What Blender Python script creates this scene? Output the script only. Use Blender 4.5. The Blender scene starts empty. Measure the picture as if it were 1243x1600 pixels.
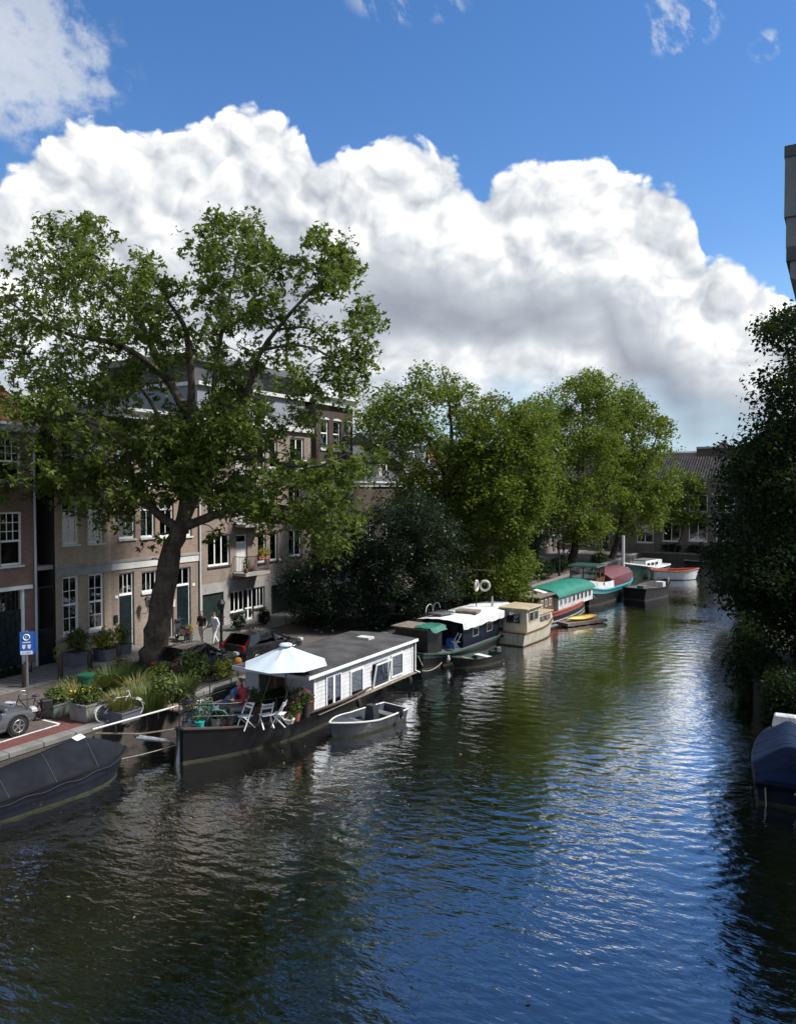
import bpy, math, random
import numpy as np
from mathutils import Matrix, Vector, Euler
R = math.radians
SC = bpy.context.scene
COL = SC.collection
RNG = random.Random(7)

# ------------------------------------------------------------------ camera
# X = across the canal, Y = along the canal, Z = up, water level z = 0
FPX, PCX, PCY = 1200.0, 621.5, 800.0          # focal length and centre in photo pixels
YAW, PITCH = R(30.05), math.atan(38 / 1200.0)
CAMP = Vector((0, 0, 9.5))
FW = Vector((-math.sin(YAW) * math.cos(PITCH), math.cos(YAW) * math.cos(PITCH), -math.sin(PITCH)))
RT = Vector((math.cos(YAW), math.sin(YAW), 0))
UP = RT.cross(FW)
cam = bpy.data.cameras.new('camera'); camo = bpy.data.objects.new('camera', cam); COL.objects.link(camo)
camo.location = CAMP
camo.rotation_euler = Matrix((RT, UP, -FW)).transposed().to_euler()
cam.sensor_fit = 'VERTICAL'; cam.sensor_height = 24.0; cam.lens = 24.0 * FPX / 1600.0
cam.clip_start = 0.1; cam.clip_end = 3000
SC.camera = camo

# ------------------------------------------------------------------ light
SUN_AZ, SUN_EL = R(62), R(50)       # azimuth from +Y towards +X
sd = Vector((math.sin(SUN_AZ) * math.cos(SUN_EL), math.cos(SUN_AZ) * math.cos(SUN_EL), math.sin(SUN_EL)))
sl = bpy.data.lights.new('sun', 'SUN'); so = bpy.data.objects.new('sun', sl); COL.objects.link(so)
sl.energy = 5.0; sl.angle = R(7.0); sl.color = (1.0, 0.955, 0.89)
so.rotation_euler = sd.to_track_quat('Z', 'Y').to_euler(); so.location = (0, 0, 60)

SC.view_settings.view_transform = 'Standard'; SC.view_settings.look = 'None'
SC.view_settings.exposure = 0.4; SC.view_settings.gamma = 1.0; SC.view_settings.use_curve_mapping = False
SC.render.engine = 'CYCLES'
cy = SC.cycles
cy.max_bounces = 6; cy.diffuse_bounces = 2; cy.glossy_bounces = 3; cy.transmission_bounces = 4
cy.transparent_max_bounces = 8; cy.caustics_reflective = False; cy.caustics_refractive = False
cy.use_denoising = True; cy.denoiser = 'OPENIMAGEDENOISE'; cy.use_adaptive_sampling = True; cy.adaptive_threshold = 0.02
cy.sample_clamp_indirect = 6

# ------------------------------------------------------------------ pixel helpers (a pixel gives a direction only)
def ray(px, py): return FW + RT * ((px - PCX) / FPX) - UP * ((py - PCY) / FPX)
def onz(px, py, z): d = ray(px, py); return CAMP + d * ((z - CAMP.z) / d.z)
def onx(px, py, x): d = ray(px, py); return CAMP + d * ((x - CAMP.x) / d.x)
def ony(px, py, y): d = ray(px, py); return CAMP + d * ((y - CAMP.y) / d.y)
def atd(px, py, dep): return CAMP + ray(px, py) * dep
def azel(px, py):
    d = ray(px, py)
    return (math.atan2(d.x * math.cos(YAW) + d.y * math.sin(YAW), -d.x * math.sin(YAW) + d.y * math.cos(YAW)),
            math.atan2(d.z, math.hypot(d.x, d.y)))

# ------------------------------------------------------------------ node helpers
class NT:
    def __init__(s, tree): s.t = tree; s.n = tree.nodes; s.l = tree.links
    def add(s, typ, **k):
        n = s.n.new(typ)
        for a, b in k.items(): setattr(n, a, b)
        return n
    def link(s, a, b): s.l.new(a, b)
    def put(s, sock, v):
        if hasattr(v, 'is_output'): s.l.new(v, sock)
        else: sock.default_value = v
    def m(s, op, a, b=0.0, c=0.0, clamp=False):
        n = s.n.new('ShaderNodeMath'); n.operation = op; n.use_clamp = clamp
        for i, v in enumerate((a, b, c)): s.put(n.inputs[i], v)
        return n.outputs[0]
    def vec(s, x, y, z):
        n = s.n.new('ShaderNodeCombineXYZ')
        for i, v in enumerate((x, y, z)): s.put(n.inputs[i], v)
        return n.outputs[0]
    def vm(s, op, a, b=(0, 0, 0)):
        n = s.n.new('ShaderNodeVectorMath'); n.operation = op
        s.put(n.inputs[0], a); s.put(n.inputs[1], b); return n.outputs[0]
    def noise(s, v, scale, detail=3.0, rough=0.5, dist=0.0, out=0):
        n = s.n.new('ShaderNodeTexNoise'); s.put(n.inputs['Vector'], v)
        n.inputs['Scale'].default_value = scale; n.inputs['Detail'].default_value = detail
        n.inputs['Roughness'].default_value = rough; n.inputs['Distortion'].default_value = dist
        return n.outputs[out]
    def sstep(s, v, a, b, to0=0.0, to1=1.0):
        n = s.n.new('ShaderNodeMapRange'); n.interpolation_type = 'SMOOTHSTEP'
        for i, x in enumerate((v, a, b, to0, to1)): s.put(n.inputs[i], x)
        return n.outputs[0]
    def mix(s, f, a, b, bt='MIX'):
        n = s.n.new('ShaderNodeMix'); n.data_type = 'RGBA'; n.blend_type = bt
        s.put(n.inputs[0], f)
        for i, v in ((6, a), (7, b)):
            s.put(n.inputs[i], v if hasattr(v, 'is_output') else (*v, 1.0)[:4])
        return n.outputs[2]
    def ramp(s, f, stops, interp='LINEAR'):
        n = s.n.new('ShaderNodeValToRGB'); cr = n.color_ramp; cr.interpolation = interp
        while len(cr.elements) < len(stops): cr.elements.new(1.0)
        for e, (p, c) in zip(cr.elements, sorted(stops)):
            e.position = p; e.color = (c, c, c, 1) if isinstance(c, (int, float)) else (*c, 1)
        s.put(n.inputs[0], f); return n.outputs[0]

# ------------------------------------------------------------------ world: physical sky with cumulus
WSTR = 0.1; CEXP = 0.765
w = bpy.data.worlds.new('World'); SC.world = w; w.use_nodes = True
nt = NT(w.node_tree); nt.n.clear()
sky = nt.add('ShaderNodeTexSky', sky_type='NISHITA'); sky.sun_disc = False
sky.sun_elevation = SUN_EL; sky.sun_rotation = SUN_AZ; sky.air_density = 1.0; sky.dust_density = 0.0; sky.ozone_density = 1.6; sky.altitude = 300
hs = nt.add('ShaderNodeHueSaturation'); hs.inputs['Hue'].default_value = 0.506; hs.inputs['Saturation'].default_value = 1.26; hs.inputs['Value'].default_value = 1.27
nt.link(sky.outputs[0], hs.inputs['Color'])
tc = nt.add('ShaderNodeTexCoord'); dirv = nt.vm('NORMALIZE', tc.outputs['Generated'])
sp = nt.add('ShaderNodeSeparateXYZ'); nt.link(dirv, sp.inputs[0]); dx, dy, dz = sp.outputs
cyw, syw = math.cos(YAW), math.sin(YAW)
az = nt.m('ARCTAN2', nt.m('ADD', nt.m('MULTIPLY', dx, cyw), nt.m('MULTIPLY', dy, syw)),
          nt.m('ADD', nt.m('MULTIPLY', dx, -syw), nt.m('MULTIPLY', dy, cyw)))
el = nt.m('ARCSINE', dz)
AZW = 0.62; ELW = 0.6
def crv(pix):
    st = []
    for px, py in pix:
        a, e = azel(px, py); st.append((min(1, max(0, (a + AZW) / (2 * AZW))), min(1, max(0, e / ELW))))
    return st
azn = nt.m('DIVIDE', nt.m('ADD', az, AZW), 2 * AZW)
TOP = [(-160, 330), (0, 292), (50, 250), (100, 205), (160, 188), (230, 205), (300, 208), (345, 184), (390, 176), (440, 180),
       (476, 200), (494, 262), (520, 262), (560, 240), (595, 214), (635, 212), (680, 236), (725, 262), (757, 290), (785, 270),
       (830, 260), (875, 266), (915, 264), (950, 254), (990, 268), (1045, 284), (1085, 335), (1100, 400), (1140, 420), (1200, 446), (1260, 470), (1400, 400)]
topc = nt.m('MULTIPLY', nt.ramp(azn, crv(TOP)), ELW)
def noise2(v, scale, detail=3.0, rough=0.5, out=0):
    o = nt.noise(v, scale, detail, rough, out=out); o.node.noise_dimensions = '2D'; return o
def billow(u, v):
    """cauliflower relief: three sizes of rounded heads on a warped plane"""
    p = nt.vec(u, nt.m('MULTIPLY', v, 1.2), 0.0)
    wrp = nt.vm('SCALE', nt.vm('SUBTRACT', noise2(p, 11.0, 2.0, 0.55, out=1), (0.5, 0.5, 0.5)))
    wrp.node.inputs['Scale'].default_value = 0.055
    p2 = nt.vm('ADD', p, wrp); h = 0.0
    for sc_, wt in ((7.0, 0.54), (17.0, 0.30), (42.0, 0.16), (100.0, 0.06)):
        vo = nt.add('ShaderNodeTexVoronoi', feature='SMOOTH_F1', voronoi_dimensions='2D'); nt.put(vo.inputs['Vector'], p2)
        vo.inputs['Scale'].default_value = sc_; vo.inputs['Smoothness'].default_value = 0.22; vo.inputs['Detail'].default_value = 0.0
        d = vo.outputs['Distance']
        h = nt.m('ADD', h, nt.m('MULTIPLY', nt.m('SUBTRACT', 1.0, nt.m('MULTIPLY', d, d)), wt))
    return h
B0 = billow(az, el)
B1 = billow(nt.m('ADD', az, 0.011), nt.m('ADD', el, 0.017))
depth_ = nt.m('SUBTRACT', topc, el)
fine = noise2(nt.vec(az, nt.m('MULTIPLY', el, 1.3), 0.0), 34.0, 5.0, 0.6)
low = noise2(nt.vec(nt.m('ADD', nt.m('MULTIPLY', az, 0.6), 5.2), nt.m('ADD', el, 3.1), 0.0), 7.0, 3.0, 0.5)
edge = nt.m('ADD', nt.m('DIVIDE', depth_, 0.018), nt.m('ADD', nt.m('MULTIPLY', nt.m('SUBTRACT', B0, 0.80), 5.0), nt.m('MULTIPLY', nt.m('SUBTRACT', fine, 0.5), 0.8)))
mk = nt.sstep(edge, 0.0, 0.7)
lowfade = nt.sstep(nt.m('ADD', el, nt.m('MULTIPLY', nt.m('SUBTRACT', low, 0.5), 0.24)), 0.02, 0.13)
mk = nt.m('MULTIPLY', mk, lowfade)
# other clouds: loose patches everywhere above the bank
hi = noise2(nt.vec(nt.m('ADD', nt.m('MULTIPLY', az, 0.75), 9.7), nt.m('MULTIPLY', el, 1.25), 0.0), 4.2, 5.0, 0.58)
def puff(px, py, ra, re):
    a, e = azel(px, py)
    d2 = nt.m('ADD', nt.m('POWER', nt.m('DIVIDE', nt.m('SUBTRACT', az, a), ra), 2.0), nt.m('POWER', nt.m('DIVIDE', nt.m('SUBTRACT', el, e), re), 2.0))
    return nt.m('SUBTRACT', 1.0, d2, clamp=False)
pf = puff(0, 85, 0.135, 0.085); pw = nt.m('MAXIMUM', puff(640, -8, 0.09, 0.030), nt.m('MAXIMUM', puff(1062, 30, 0.055, 0.036), puff(1195, 72, 0.02, 0.016)))
pfm = nt.sstep(nt.m('ADD', nt.m('MULTIPLY', pf, 0.9), nt.m('ADD', nt.m('MULTIPLY', nt.m('SUBTRACT', fine, 0.5), 1.9), nt.m('MULTIPLY', nt.m('SUBTRACT', hi, 0.5), 1.2))), -0.15, 0.95)
pfm = nt.m('MULTIPLY', pfm, nt.sstep(pf, -0.6, 0.3))
wsp = noise2(nt.vec(nt.m('ADD', az, nt.m('MULTIPLY', el, 0.5)), nt.m('MULTIPLY', el, 0.8), 0.0), 26.0, 6.0, 0.62)
pwm = nt.m('MULTIPLY', nt.m('MULTIPLY', nt.sstep(wsp, 0.47, 0.66), nt.sstep(pw, -0.1, 0.7)), 0.72)
pfm = nt.m('MAXIMUM', pfm, pwm)
# the rest of the dome outside the photographed part: the same kind of broken cumulus
away = nt.sstep(nt.m('ABSOLUTE', az), 0.62, 0.85)
dome = nt.m('MAXIMUM', away, nt.sstep(el, 0.75, 0.95))
dom = nt.m('MULTIPLY', nt.sstep(nt.m('ADD', hi, nt.m('MULTIPLY', nt.m('SUBTRACT', fine, 0.5), 0.25)), 0.41, 0.51), dome)
thin = nt.m('MAXIMUM', nt.m('MULTIPLY', pfm, 0.82), nt.m('MULTIPLY', dom, 0.85))
# shading of the bank
rel = nt.m('MULTIPLY', nt.m('SUBTRACT', B0, B1), 1.7)
dk = nt.sstep(depth_, 0.02, 0.24)
DARK = [(-200, 420), (0, 380), (250, 330), (450, 420), (620, 465), (800, 478), (920, 490), (1000, 590), (1080, 640), (1300, 660)]
dkc = nt.m('MULTIPLY', nt.ramp(azn, crv(DARK), 'EASE'), ELW)
band = nt.m('SUBTRACT', 1.0, nt.m('DIVIDE', nt.m('ABSOLUTE', nt.m('SUBTRACT', nt.m('ADD', el, nt.m('MULTIPLY', nt.m('SUBTRACT', low, 0.5), 0.16)), dkc)), 0.075), clamp=True)
shade = nt.m('ADD', nt.m('MULTIPLY', dk, 0.20), nt.m('MULTIPLY', nt.m('MULTIPLY', band, dk), 0.50))
shade = nt.m('ADD', shade, nt.m('MULTIPLY', nt.m('SUBTRACT', low, 0.5), 0.30))
lum = nt.m('SUBTRACT', nt.m('ADD', 0.96, nt.m('MULTIPLY', rel, nt.sstep(shade, 0.02, 0.42, 1.0, 0.20))), shade)
lum = nt.m('ADD', lum, nt.m('MULTIPLY', nt.m('SUBTRACT', fine, 0.5), 0.07))
lum = nt.m('MULTIPLY', nt.m('MAXIMUM', lum, 0.0), 0.8, clamp=True)
ccol = nt.ramp(lum, [(0.0, (0.24, 0.28, 0.36)), (0.30, (0.38, 0.42, 0.49)), (0.50, (0.56, 0.60, 0.66)), (0.68, (0.80, 0.83, 0.86)), (0.80, (0.98, 0.99, 1.0)), (1.0, (1.9, 1.87, 1.83))])
thc = nt.ramp(nt.m('ADD', hi, nt.m('MULTIPLY', nt.m('SUBTRACT', fine, 0.5), 0.5)), [(0.3, (0.88, 0.91, 0.95)), (0.8, (0.50, 0.57, 0.68))])
def over(sk, mask, c):
    cs = nt.vm('SCALE', c); cs.node.inputs['Scale'].default_value = CEXP / WSTR
    return nt.mix(mask, sk, cs)
hz = nt.ramp(0.0, [(0.0, (0.40, 0.60, 0.76)), (1.0, (0.40, 0.60, 0.76))])
skyc = over(hs.outputs[0], nt.sstep(el, -0.02, 0.30, 0.92, 0.0), hz)
skyc = over(skyc, thin, thc)
skyc = over(skyc, mk, ccol)
bg = nt.add('ShaderNodeBackground'); nt.link(skyc, bg.inputs[0]); bg.inputs[1].default_value = WSTR
wo = nt.add('ShaderNodeOutputWorld'); nt.link(bg.outputs[0], wo.inputs[0])
w.cycles.sampling_method = 'MANUAL'; w.cycles.sample_map_resolution = 512

# ------------------------------------------------------------------ materials
MATS = {}
def newmat(name):
    m = bpy.data.materials.new(name); m.use_nodes = True; t = NT(m.node_tree)
    b = t.n.get('Principled BSDF'); return m, t, b
def mat(name, col, rough=0.6, var=0.18, scale=3.0, metal=0.0, bump=0.0, bscale=None, spec=0.5, coat=0.0, streak=0.0):
    """plain surface with a soft uneven tone, a little dirt and fine relief"""
    if name in MATS: return MATS[name]
    m, t, b = newmat(name)
    g = t.add('ShaderNodeTexCoord'); v = g.outputs['Object']
    n1 = t.noise(v, scale, 5.0, 0.6)
    c = t.mix(t.sstep(n1, 0.3, 0.7), tuple(x * (1 - var) for x in col), tuple(min(1, x * (1 + var)) for x in col))
    if streak:   # run-off streaks and blotches
        st = t.noise(t.vm('MULTIPLY', v, (7, 7, 0.6)), 1.0, 4.0, 0.6); bl = t.noise(v, 1.3, 5.0, 0.65)
        c = t.mix(t.m('MULTIPLY', t.sstep(t.m('ADD', t.m('MULTIPLY', st, 0.6), t.m('MULTIPLY', bl, 0.4)), 0.48, 0.66), streak), c, tuple(x * y for x, y in zip(col, (0.45, 0.40, 0.32))))
    t.link(c, b.inputs['Base Color'])
    t.link(t.sstep(t.noise(v, scale * 2.3, 3.0), 0.2, 0.8, max(0.02, rough - 0.1), min(1, rough + 0.1)), b.inputs['Roughness'])
    b.inputs['Metallic'].default_value = metal; b.inputs['Specular IOR Level'].default_value = spec
    b.inputs['Coat Weight'].default_value = coat; b.inputs['Coat Roughness'].default_value = 0.05
    if bump:
        bn = t.add('ShaderNodeBump'); bn.inputs['Strength'].default_value = bump; bn.inputs['Distance'].default_value = 0.02
        t.link(t.noise(v, bscale or scale * 8, 4.0, 0.6), bn.inputs['Height']); t.link(bn.outputs[0], b.inputs['Normal'])
    MATS[name] = m; return m
def brickmat(name, c1, c2, mortar, bw=0.22, bh=0.065, stain=0.35, swap='YZ', bump=0.5):
    m, t, b = newmat(name)
    g = t.add('ShaderNodeTexCoord'); s = t.add('ShaderNodeSeparateXYZ'); t.link(g.outputs['Object'], s.inputs[0])
    X, Y, Z = s.outputs
    ge = t.add('ShaderNodeNewGeometry'); sn = t.add('ShaderNodeSeparateXYZ'); t.link(ge.outputs['Normal'], sn.inputs[0])
    if swap == 'YZ':   # walls: run the bond along the face
        fx = t.m('GREATER_THAN', t.m('ABSOLUTE', sn.outputs[0]), 0.5)
        h = t.m('ADD', t.m('MULTIPLY', fx, Y), t.m('MULTIPLY', t.m('SUBTRACT', 1.0, fx), X)); vv = t.vec(h, Z, 0.0)
    else: vv = t.vec(X, Y, 0.0)
    br = t.add('ShaderNodeTexBrick'); t.link(vv, br.inputs['Vector'])
    br.inputs['Scale'].default_value = 1.0; br.inputs['Brick Width'].default_value = bw; br.inputs['Row Height'].default_value = bh
    br.inputs['Mortar Size'].default_value = bh * 0.11; br.inputs['Mortar Smooth'].default_value = 0.3; br.inputs['Bias'].default_value = -0.1
    br.inputs['Color1'].default_value = (*c1, 1); br.inputs['Color2'].default_value = (*c2, 1); br.inputs['Mortar'].default_value = (*mortar, 1)
    n = t.noise(g.outputs['Object'], 0.6, 6.0, 0.65); n2 = t.noise(t.vm('MULTIPLY', g.outputs['Object'], (3, 3, 0.35)), 1.0, 4.0, 0.6)
    f = t.m('ADD', t.m('MULTIPLY', t.m('SUBTRACT', n, 0.5), 1.4 * stain), t.m('MULTIPLY', t.m('SUBTRACT', n2, 0.5), 1.2 * stain))
    sc = t.m('ADD', 1.0, f); c = t.vm('MULTIPLY', br.outputs[0], t.vec(sc, sc, sc))
    t.link(c, b.inputs['Base Color']); b.inputs['Roughness'].default_value = 0.85; b.inputs['Specular IOR Level'].default_value = 0.25
    bn = t.add('ShaderNodeBump'); bn.inputs['Strength'].default_value = bump; bn.inputs['Distance'].default_value = 0.012
    t.link(t.m('SUBTRACT', t.m('MULTIPLY', t.noise(g.outputs['Object'], 25.0, 3.0), 0.5), br.outputs['Fac']), bn.inputs['Height'])
    t.link(bn.outputs[0], b.inputs['Normal']); MATS[name] = m; return m
def leafmat(name, c_dark, c_light, trans=0.35, spec=0.3):
    m, t, b = newmat(name)
    ge = t.add('ShaderNodeNewGeometry'); rnd = ge.outputs['Random Per Island']
    g = t.add('ShaderNodeTexCoord'); n = t.noise(g.outputs['Object'], 0.7, 3.0, 0.6)
    f = t.m('ADD', t.m('MULTIPLY', rnd, 0.6), t.m('MULTIPLY', t.m('SUBTRACT', n, 0.3), 0.9), clamp=True)
    c = t.mix(f, c_dark, c_light)
    t.link(c, b.inputs['Base Color']); b.inputs['Roughness'].default_value = 0.45; b.inputs['Specular IOR Level'].default_value = spec
    tr = t.add('ShaderNodeBsdfTranslucent'); t.link(t.mix(0.35, c, (0.20, 0.26, 0.02)), tr.inputs[0])
    mx = t.add('ShaderNodeMixShader'); mx.inputs[0].default_value = trans
    t.link(b.outputs[0], mx.inputs[1]); t.link(tr.outputs[0], mx.inputs[2])
    t.link(mx.outputs[0], t.n.get('Material Output').inputs[0]); MATS[name] = m; return m
def barkmat(name, c1, c2, scale=3.0):
    m, t, b = newmat(name)
    g = t.add('ShaderNodeTexCoord'); v = t.vm('MULTIPLY', g.outputs['Object'], (1, 1, 0.45))
    n = t.noise(v, scale, 6.0, 0.7, 0.4); n2 = t.noise(t.vm('MULTIPLY', g.outputs['Object'], (1, 1, 3.0)), 2.2, 4.0, 0.6)
    t.link(t.mix(t.sstep(t.m('ADD', t.m('MULTIPLY', n, 0.7), t.m('MULTIPLY', n2, 0.3)), 0.38, 0.62), c1, c2), b.inputs['Base Color']); b.inputs['Roughness'].default_value = 0.9
    b.inputs['Specular IOR Level'].default_value = 0.2
    bn = t.add('ShaderNodeBump'); bn.inputs['Strength'].default_value = 0.8; bn.inputs['Distance'].default_value = 0.05
    t.link(t.m('ADD', n, t.m('MULTIPLY', n2, 0.6)), bn.inputs['Height']); t.link(bn.outputs[0], b.inputs['Normal']); MATS[name] = m; return m
def glassmat(name, tint=(0.55, 0.6, 0.6), refl=0.16):
    m, t, b = newmat(name); t.n.remove(b)
    tr = t.add('ShaderNodeBsdfTransparent'); tr.inputs[0].default_value = (*tint, 1)
    gl = t.add('ShaderNodeBsdfGlossy'); gl.inputs['Roughness'].default_value = 0.03; gl.inputs[0].default_value = (0.9, 0.95, 1, 1)
    g = t.add('ShaderNodeTexCoord'); bn = t.add('ShaderNodeBump'); bn.inputs['Strength'].default_value = 0.12; bn.inputs['Distance'].default_value = 0.05
    t.link(t.noise(g.outputs['Object'], 1.7, 2.0), bn.inputs['Height']); t.link(bn.outputs[0], gl.inputs['Normal'])
    fr = t.add('ShaderNodeFresnel'); fr.inputs[0].default_value = 1.5
    mx = t.add('ShaderNodeMixShader'); t.link(t.m('ADD', t.m('MULTIPLY', fr.outputs[0], 0.9), refl, clamp=True), mx.inputs[0])
    t.link(tr.outputs[0], mx.inputs[1]); t.link(gl.outputs[0], mx.inputs[2]); t.link(mx.outputs[0], t.n.get('Material Output').inputs[0])
    MATS[name] = m; return m
M = MATS
# ------------------------------------------------------------------ mesh helpers
class MB:
    """collects shapes; build() links them as one mesh object"""
    def __init__(s): s.v = []; s.f = []; s.T = Matrix()
    def av(s, pts):
        o = len(s.v); s.v += [tuple(s.T @ Vector(p)) for p in pts]; return o
    def box(s, c, d, rz=0.0, rx=0.0, ry=0.0, taper=1.0):
        x, y, z = (q / 2 for q in d); m = Matrix.Translation(c) @ Euler((rx, ry, rz)).to_matrix().to_4x4()
        P = [(-x, -y, -z), (x, -y, -z), (x, y, -z), (-x, y, -z)] + [(a * taper, b * taper, z) for a, b in ((-x, -y), (x, -y), (x, y), (-x, y))]
        o = s.av([m @ Vector(p) for p in P])
        s.f += [tuple(o + i for i in q) for q in ((3, 2, 1, 0), (4, 5, 6, 7), (0, 1, 5, 4), (1, 2, 6, 5), (2, 3, 7, 6), (3, 0, 4, 7))]; return s
    def bb(s, x0, x1, y0, y1, z0, z1): return s.box(((x0 + x1) / 2, (y0 + y1) / 2, (z0 + z1) / 2), (x1 - x0, y1 - y0, z1 - z0))
    def tube(s, pts, r, n=6, cap=True, sq=1.0):
        pts = [Vector(p) for p in pts]; k = len(pts); rs = r if isinstance(r, (list, tuple)) else [r] * k
        prev = None; o = len(s.v)
        for i, p in enumerate(pts):
            d = (pts[min(k - 1, i + 1)] - pts[max(0, i - 1)])
            d = d.normalized() if d.length > 1e-9 else Vector((0, 0, 1))
            if prev is None: a = d.orthogonal().normalized()
            else: a = (prev - d * prev.dot(d)); a = a.normalized() if a.length > 1e-6 else d.orthogonal().normalized()
            prev = a; b = d.cross(a)
            s.av([p + (a * math.cos(2 * math.pi * j / n) + b * math.sin(2 * math.pi * j / n) * sq) * rs[i] for j in range(n)])
        for i in range(k - 1):
            for j in range(n):
                s.f.append((o + i * n + j, o + i * n + (j + 1) % n, o + (i + 1) * n + (j + 1) % n, o + (i + 1) * n + j))
        if cap:
            s.f.append(tuple(o + j for j in reversed(range(n)))); s.f.append(tuple(o + (k - 1) * n + j for j in range(n)))
        return s
    def bar(s, a, b, wd, h=None):
        """square bar between two points"""
        a, b = Vector(a), Vector(b); d = (b - a); L = d.length; d.normalize(); h = h or wd
        u = d.cross(Vector((0, 0, 1))); u = u.normalized() if u.length > 1e-4 else Vector((1, 0, 0)); v = u.cross(d)
        P = [q + u * (i * wd / 2) + v * (j * h / 2) for q in (a, b) for i, j in ((-1, -1), (1, -1), (1, 1), (-1, 1))]
        o = s.av(P); s.f += [tuple(o + i for i in q) for q in ((3, 2, 1, 0), (4, 5, 6, 7), (0, 1, 5, 4), (1, 2, 6, 5), (2, 3, 7, 6), (3, 0, 4, 7))]; return s
    def lathe(s, prof, c=(0, 0, 0), n=12):
        o = len(s.v); k = len(prof)
        for r, z in prof: s.av([(c[0] + r * math.cos(2 * math.pi * j / n), c[1] + r * math.sin(2 * math.pi * j / n), c[2] + z) for j in range(n)])
        for i in range(k - 1):
            for j in range(n): s.f.append((o + i * n + j, o + i * n + (j + 1) % n, o + (i + 1) * n + (j + 1) % n, o + (i + 1) * n + j))
        s.f.append(tuple(o + j for j in reversed(range(n)))); s.f.append(tuple(o + (k - 1) * n + j for j in range(n))); return s
    def ell(s, c, r, n=8, m=6, rot=None):
        o = len(s.v); pts = []; q = rot or Matrix.Identity(3)
        for i in range(1, m):
            a = math.pi * i / m
            for j in range(n):
                b = 2 * math.pi * j / n; pts.append(Vector(c) + q @ Vector((r[0] * math.sin(a) * math.cos(b), r[1] * math.sin(a) * math.sin(b), r[2] * math.cos(a))))
        s.av(pts + [Vector(c) + q @ Vector((0, 0, r[2])), Vector(c) - q @ Vector((0, 0, r[2]))])
        tp = o + (m - 1) * n; bt = tp + 1
        for j in range(n):
            s.f.append((tp, o + j, o + (j + 1) % n)); s.f.append((bt, o + (m - 2) * n + (j + 1) % n, o + (m - 2) * n + j))
            for i in range(m - 2): s.f.append((o + i * n + j, o + (i + 1) * n + j, o + (i + 1) * n + (j + 1) % n, o + i * n + (j + 1) % n))
        return s
    def torus(s, c, R_, r, axis='X', n=24, m=6, a0=0.0, a1=None):
        o = len(s.v); full = a1 is None; cnt = n if full else n + 1
        for i in range(cnt):
            a = a0 + (2 * math.pi * i / n if full else (a1 - a0) * i / n)
            for j in range(m):
                b = 2 * math.pi * j / m; rr = R_ + r * math.cos(b); h = r * math.sin(b); x, y = rr * math.cos(a), rr * math.sin(a)
                p = {'X': (h, x, y), 'Y': (x, h, y), 'Z': (x, y, h)}[axis]
                s.av([(c[0] + p[0], c[1] + p[1], c[2] + p[2])])
        for i in range(n if full else n):
            k = (i + 1) % cnt if full else i + 1
            for j in range(m): s.f.append((o + i * m + j, o + i * m + (j + 1) % m, o + k * m + (j + 1) % m, o + k * m + j))
        return s
    def grid(s, rows, close=False):
        """loft through rows of points"""
        o = len(s.v); n = len(rows[0])
        for r in rows: s.av(r)
        for i in range(len(rows) - 1):
            for j in range(n if close else n - 1):
                s.f.append((o + i * n + j, o + i * n + (j + 1) % n, o + (i + 1) * n + (j + 1) % n, o + (i + 1) * n + j))
        return s
    def poly(s, pts, flip=False):
        o = s.av(pts); q = tuple(range(o, o + len(pts))); s.f.append(q[::-1] if flip else q); return s
    def prism(s, pts, off):
        """closed polygon extruded by a vector"""
        n = len(pts); off = Vector(off); o = s.av(list(pts) + [Vector(p) + off for p in pts])
        s.f.append(tuple(o + i for i in reversed(range(n)))); s.f.append(tuple(o + n + i for i in range(n)))
        for i in range(n): s.f.append((o + i, o + (i + 1) % n, o + n + (i + 1) % n, o + n + i))
        return s
    def build(s, name, m, parent=None, smooth=False, bevel=0.0, recalc=True):
        me = bpy.data.meshes.new(name); me.from_pydata(s.v, [], s.f)
        if recalc:
            import bmesh
            bm = bmesh.new(); bm.from_mesh(me); bmesh.ops.recalc_face_normals(bm, faces=bm.faces)
            if bevel: bmesh.ops.bevel(bm, geom=[e for e in bm.edges if e.is_manifold and e.calc_face_angle(0) > 0.5], offset=bevel, segments=1, affect='EDGES', clamp_overlap=True)
            bm.to_mesh(me); bm.free()
        if smooth:
            me.polygons.foreach_set('use_smooth', [True] * len(me.polygons))
            me.set_sharp_from_angle(angle=R(smooth if smooth is not True else 40))
        return link(name, me, m, parent)
def link(name, me, m, parent=None):
    o = bpy.data.objects.new(name, me); COL.objects.link(o)
    if m is not None:
        mm = MATS[m] if isinstance(m, str) else m
        if not me.materials: me.materials.append(mm)
    if parent is not None: o.parent = parent
    return o
def tag(o, label, cat, group=None):
    o['label'] = label; o['category'] = cat
    if group: o['group'] = group
    return o
def thing(name, label, cat, loc=(0, 0, 0), rz=0.0, group=None):
    o = bpy.data.objects.new(name, None); COL.objects.link(o); o.location = loc; o.rotation_euler = (0, 0, rz); o.empty_display_size = 0.3
    return tag(o, label, cat, group)
def struct(o): o['kind'] = 'structure'; return o
def stuff(o): o['kind'] = 'stuff'; return o
def copy_tree(o, parent=None):
    c = o.copy(); COL.objects.link(c)
    if parent is not None: c.parent = parent
    for ch in [x for x in o.children]: copy_tree(ch, c)
    return c
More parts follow.
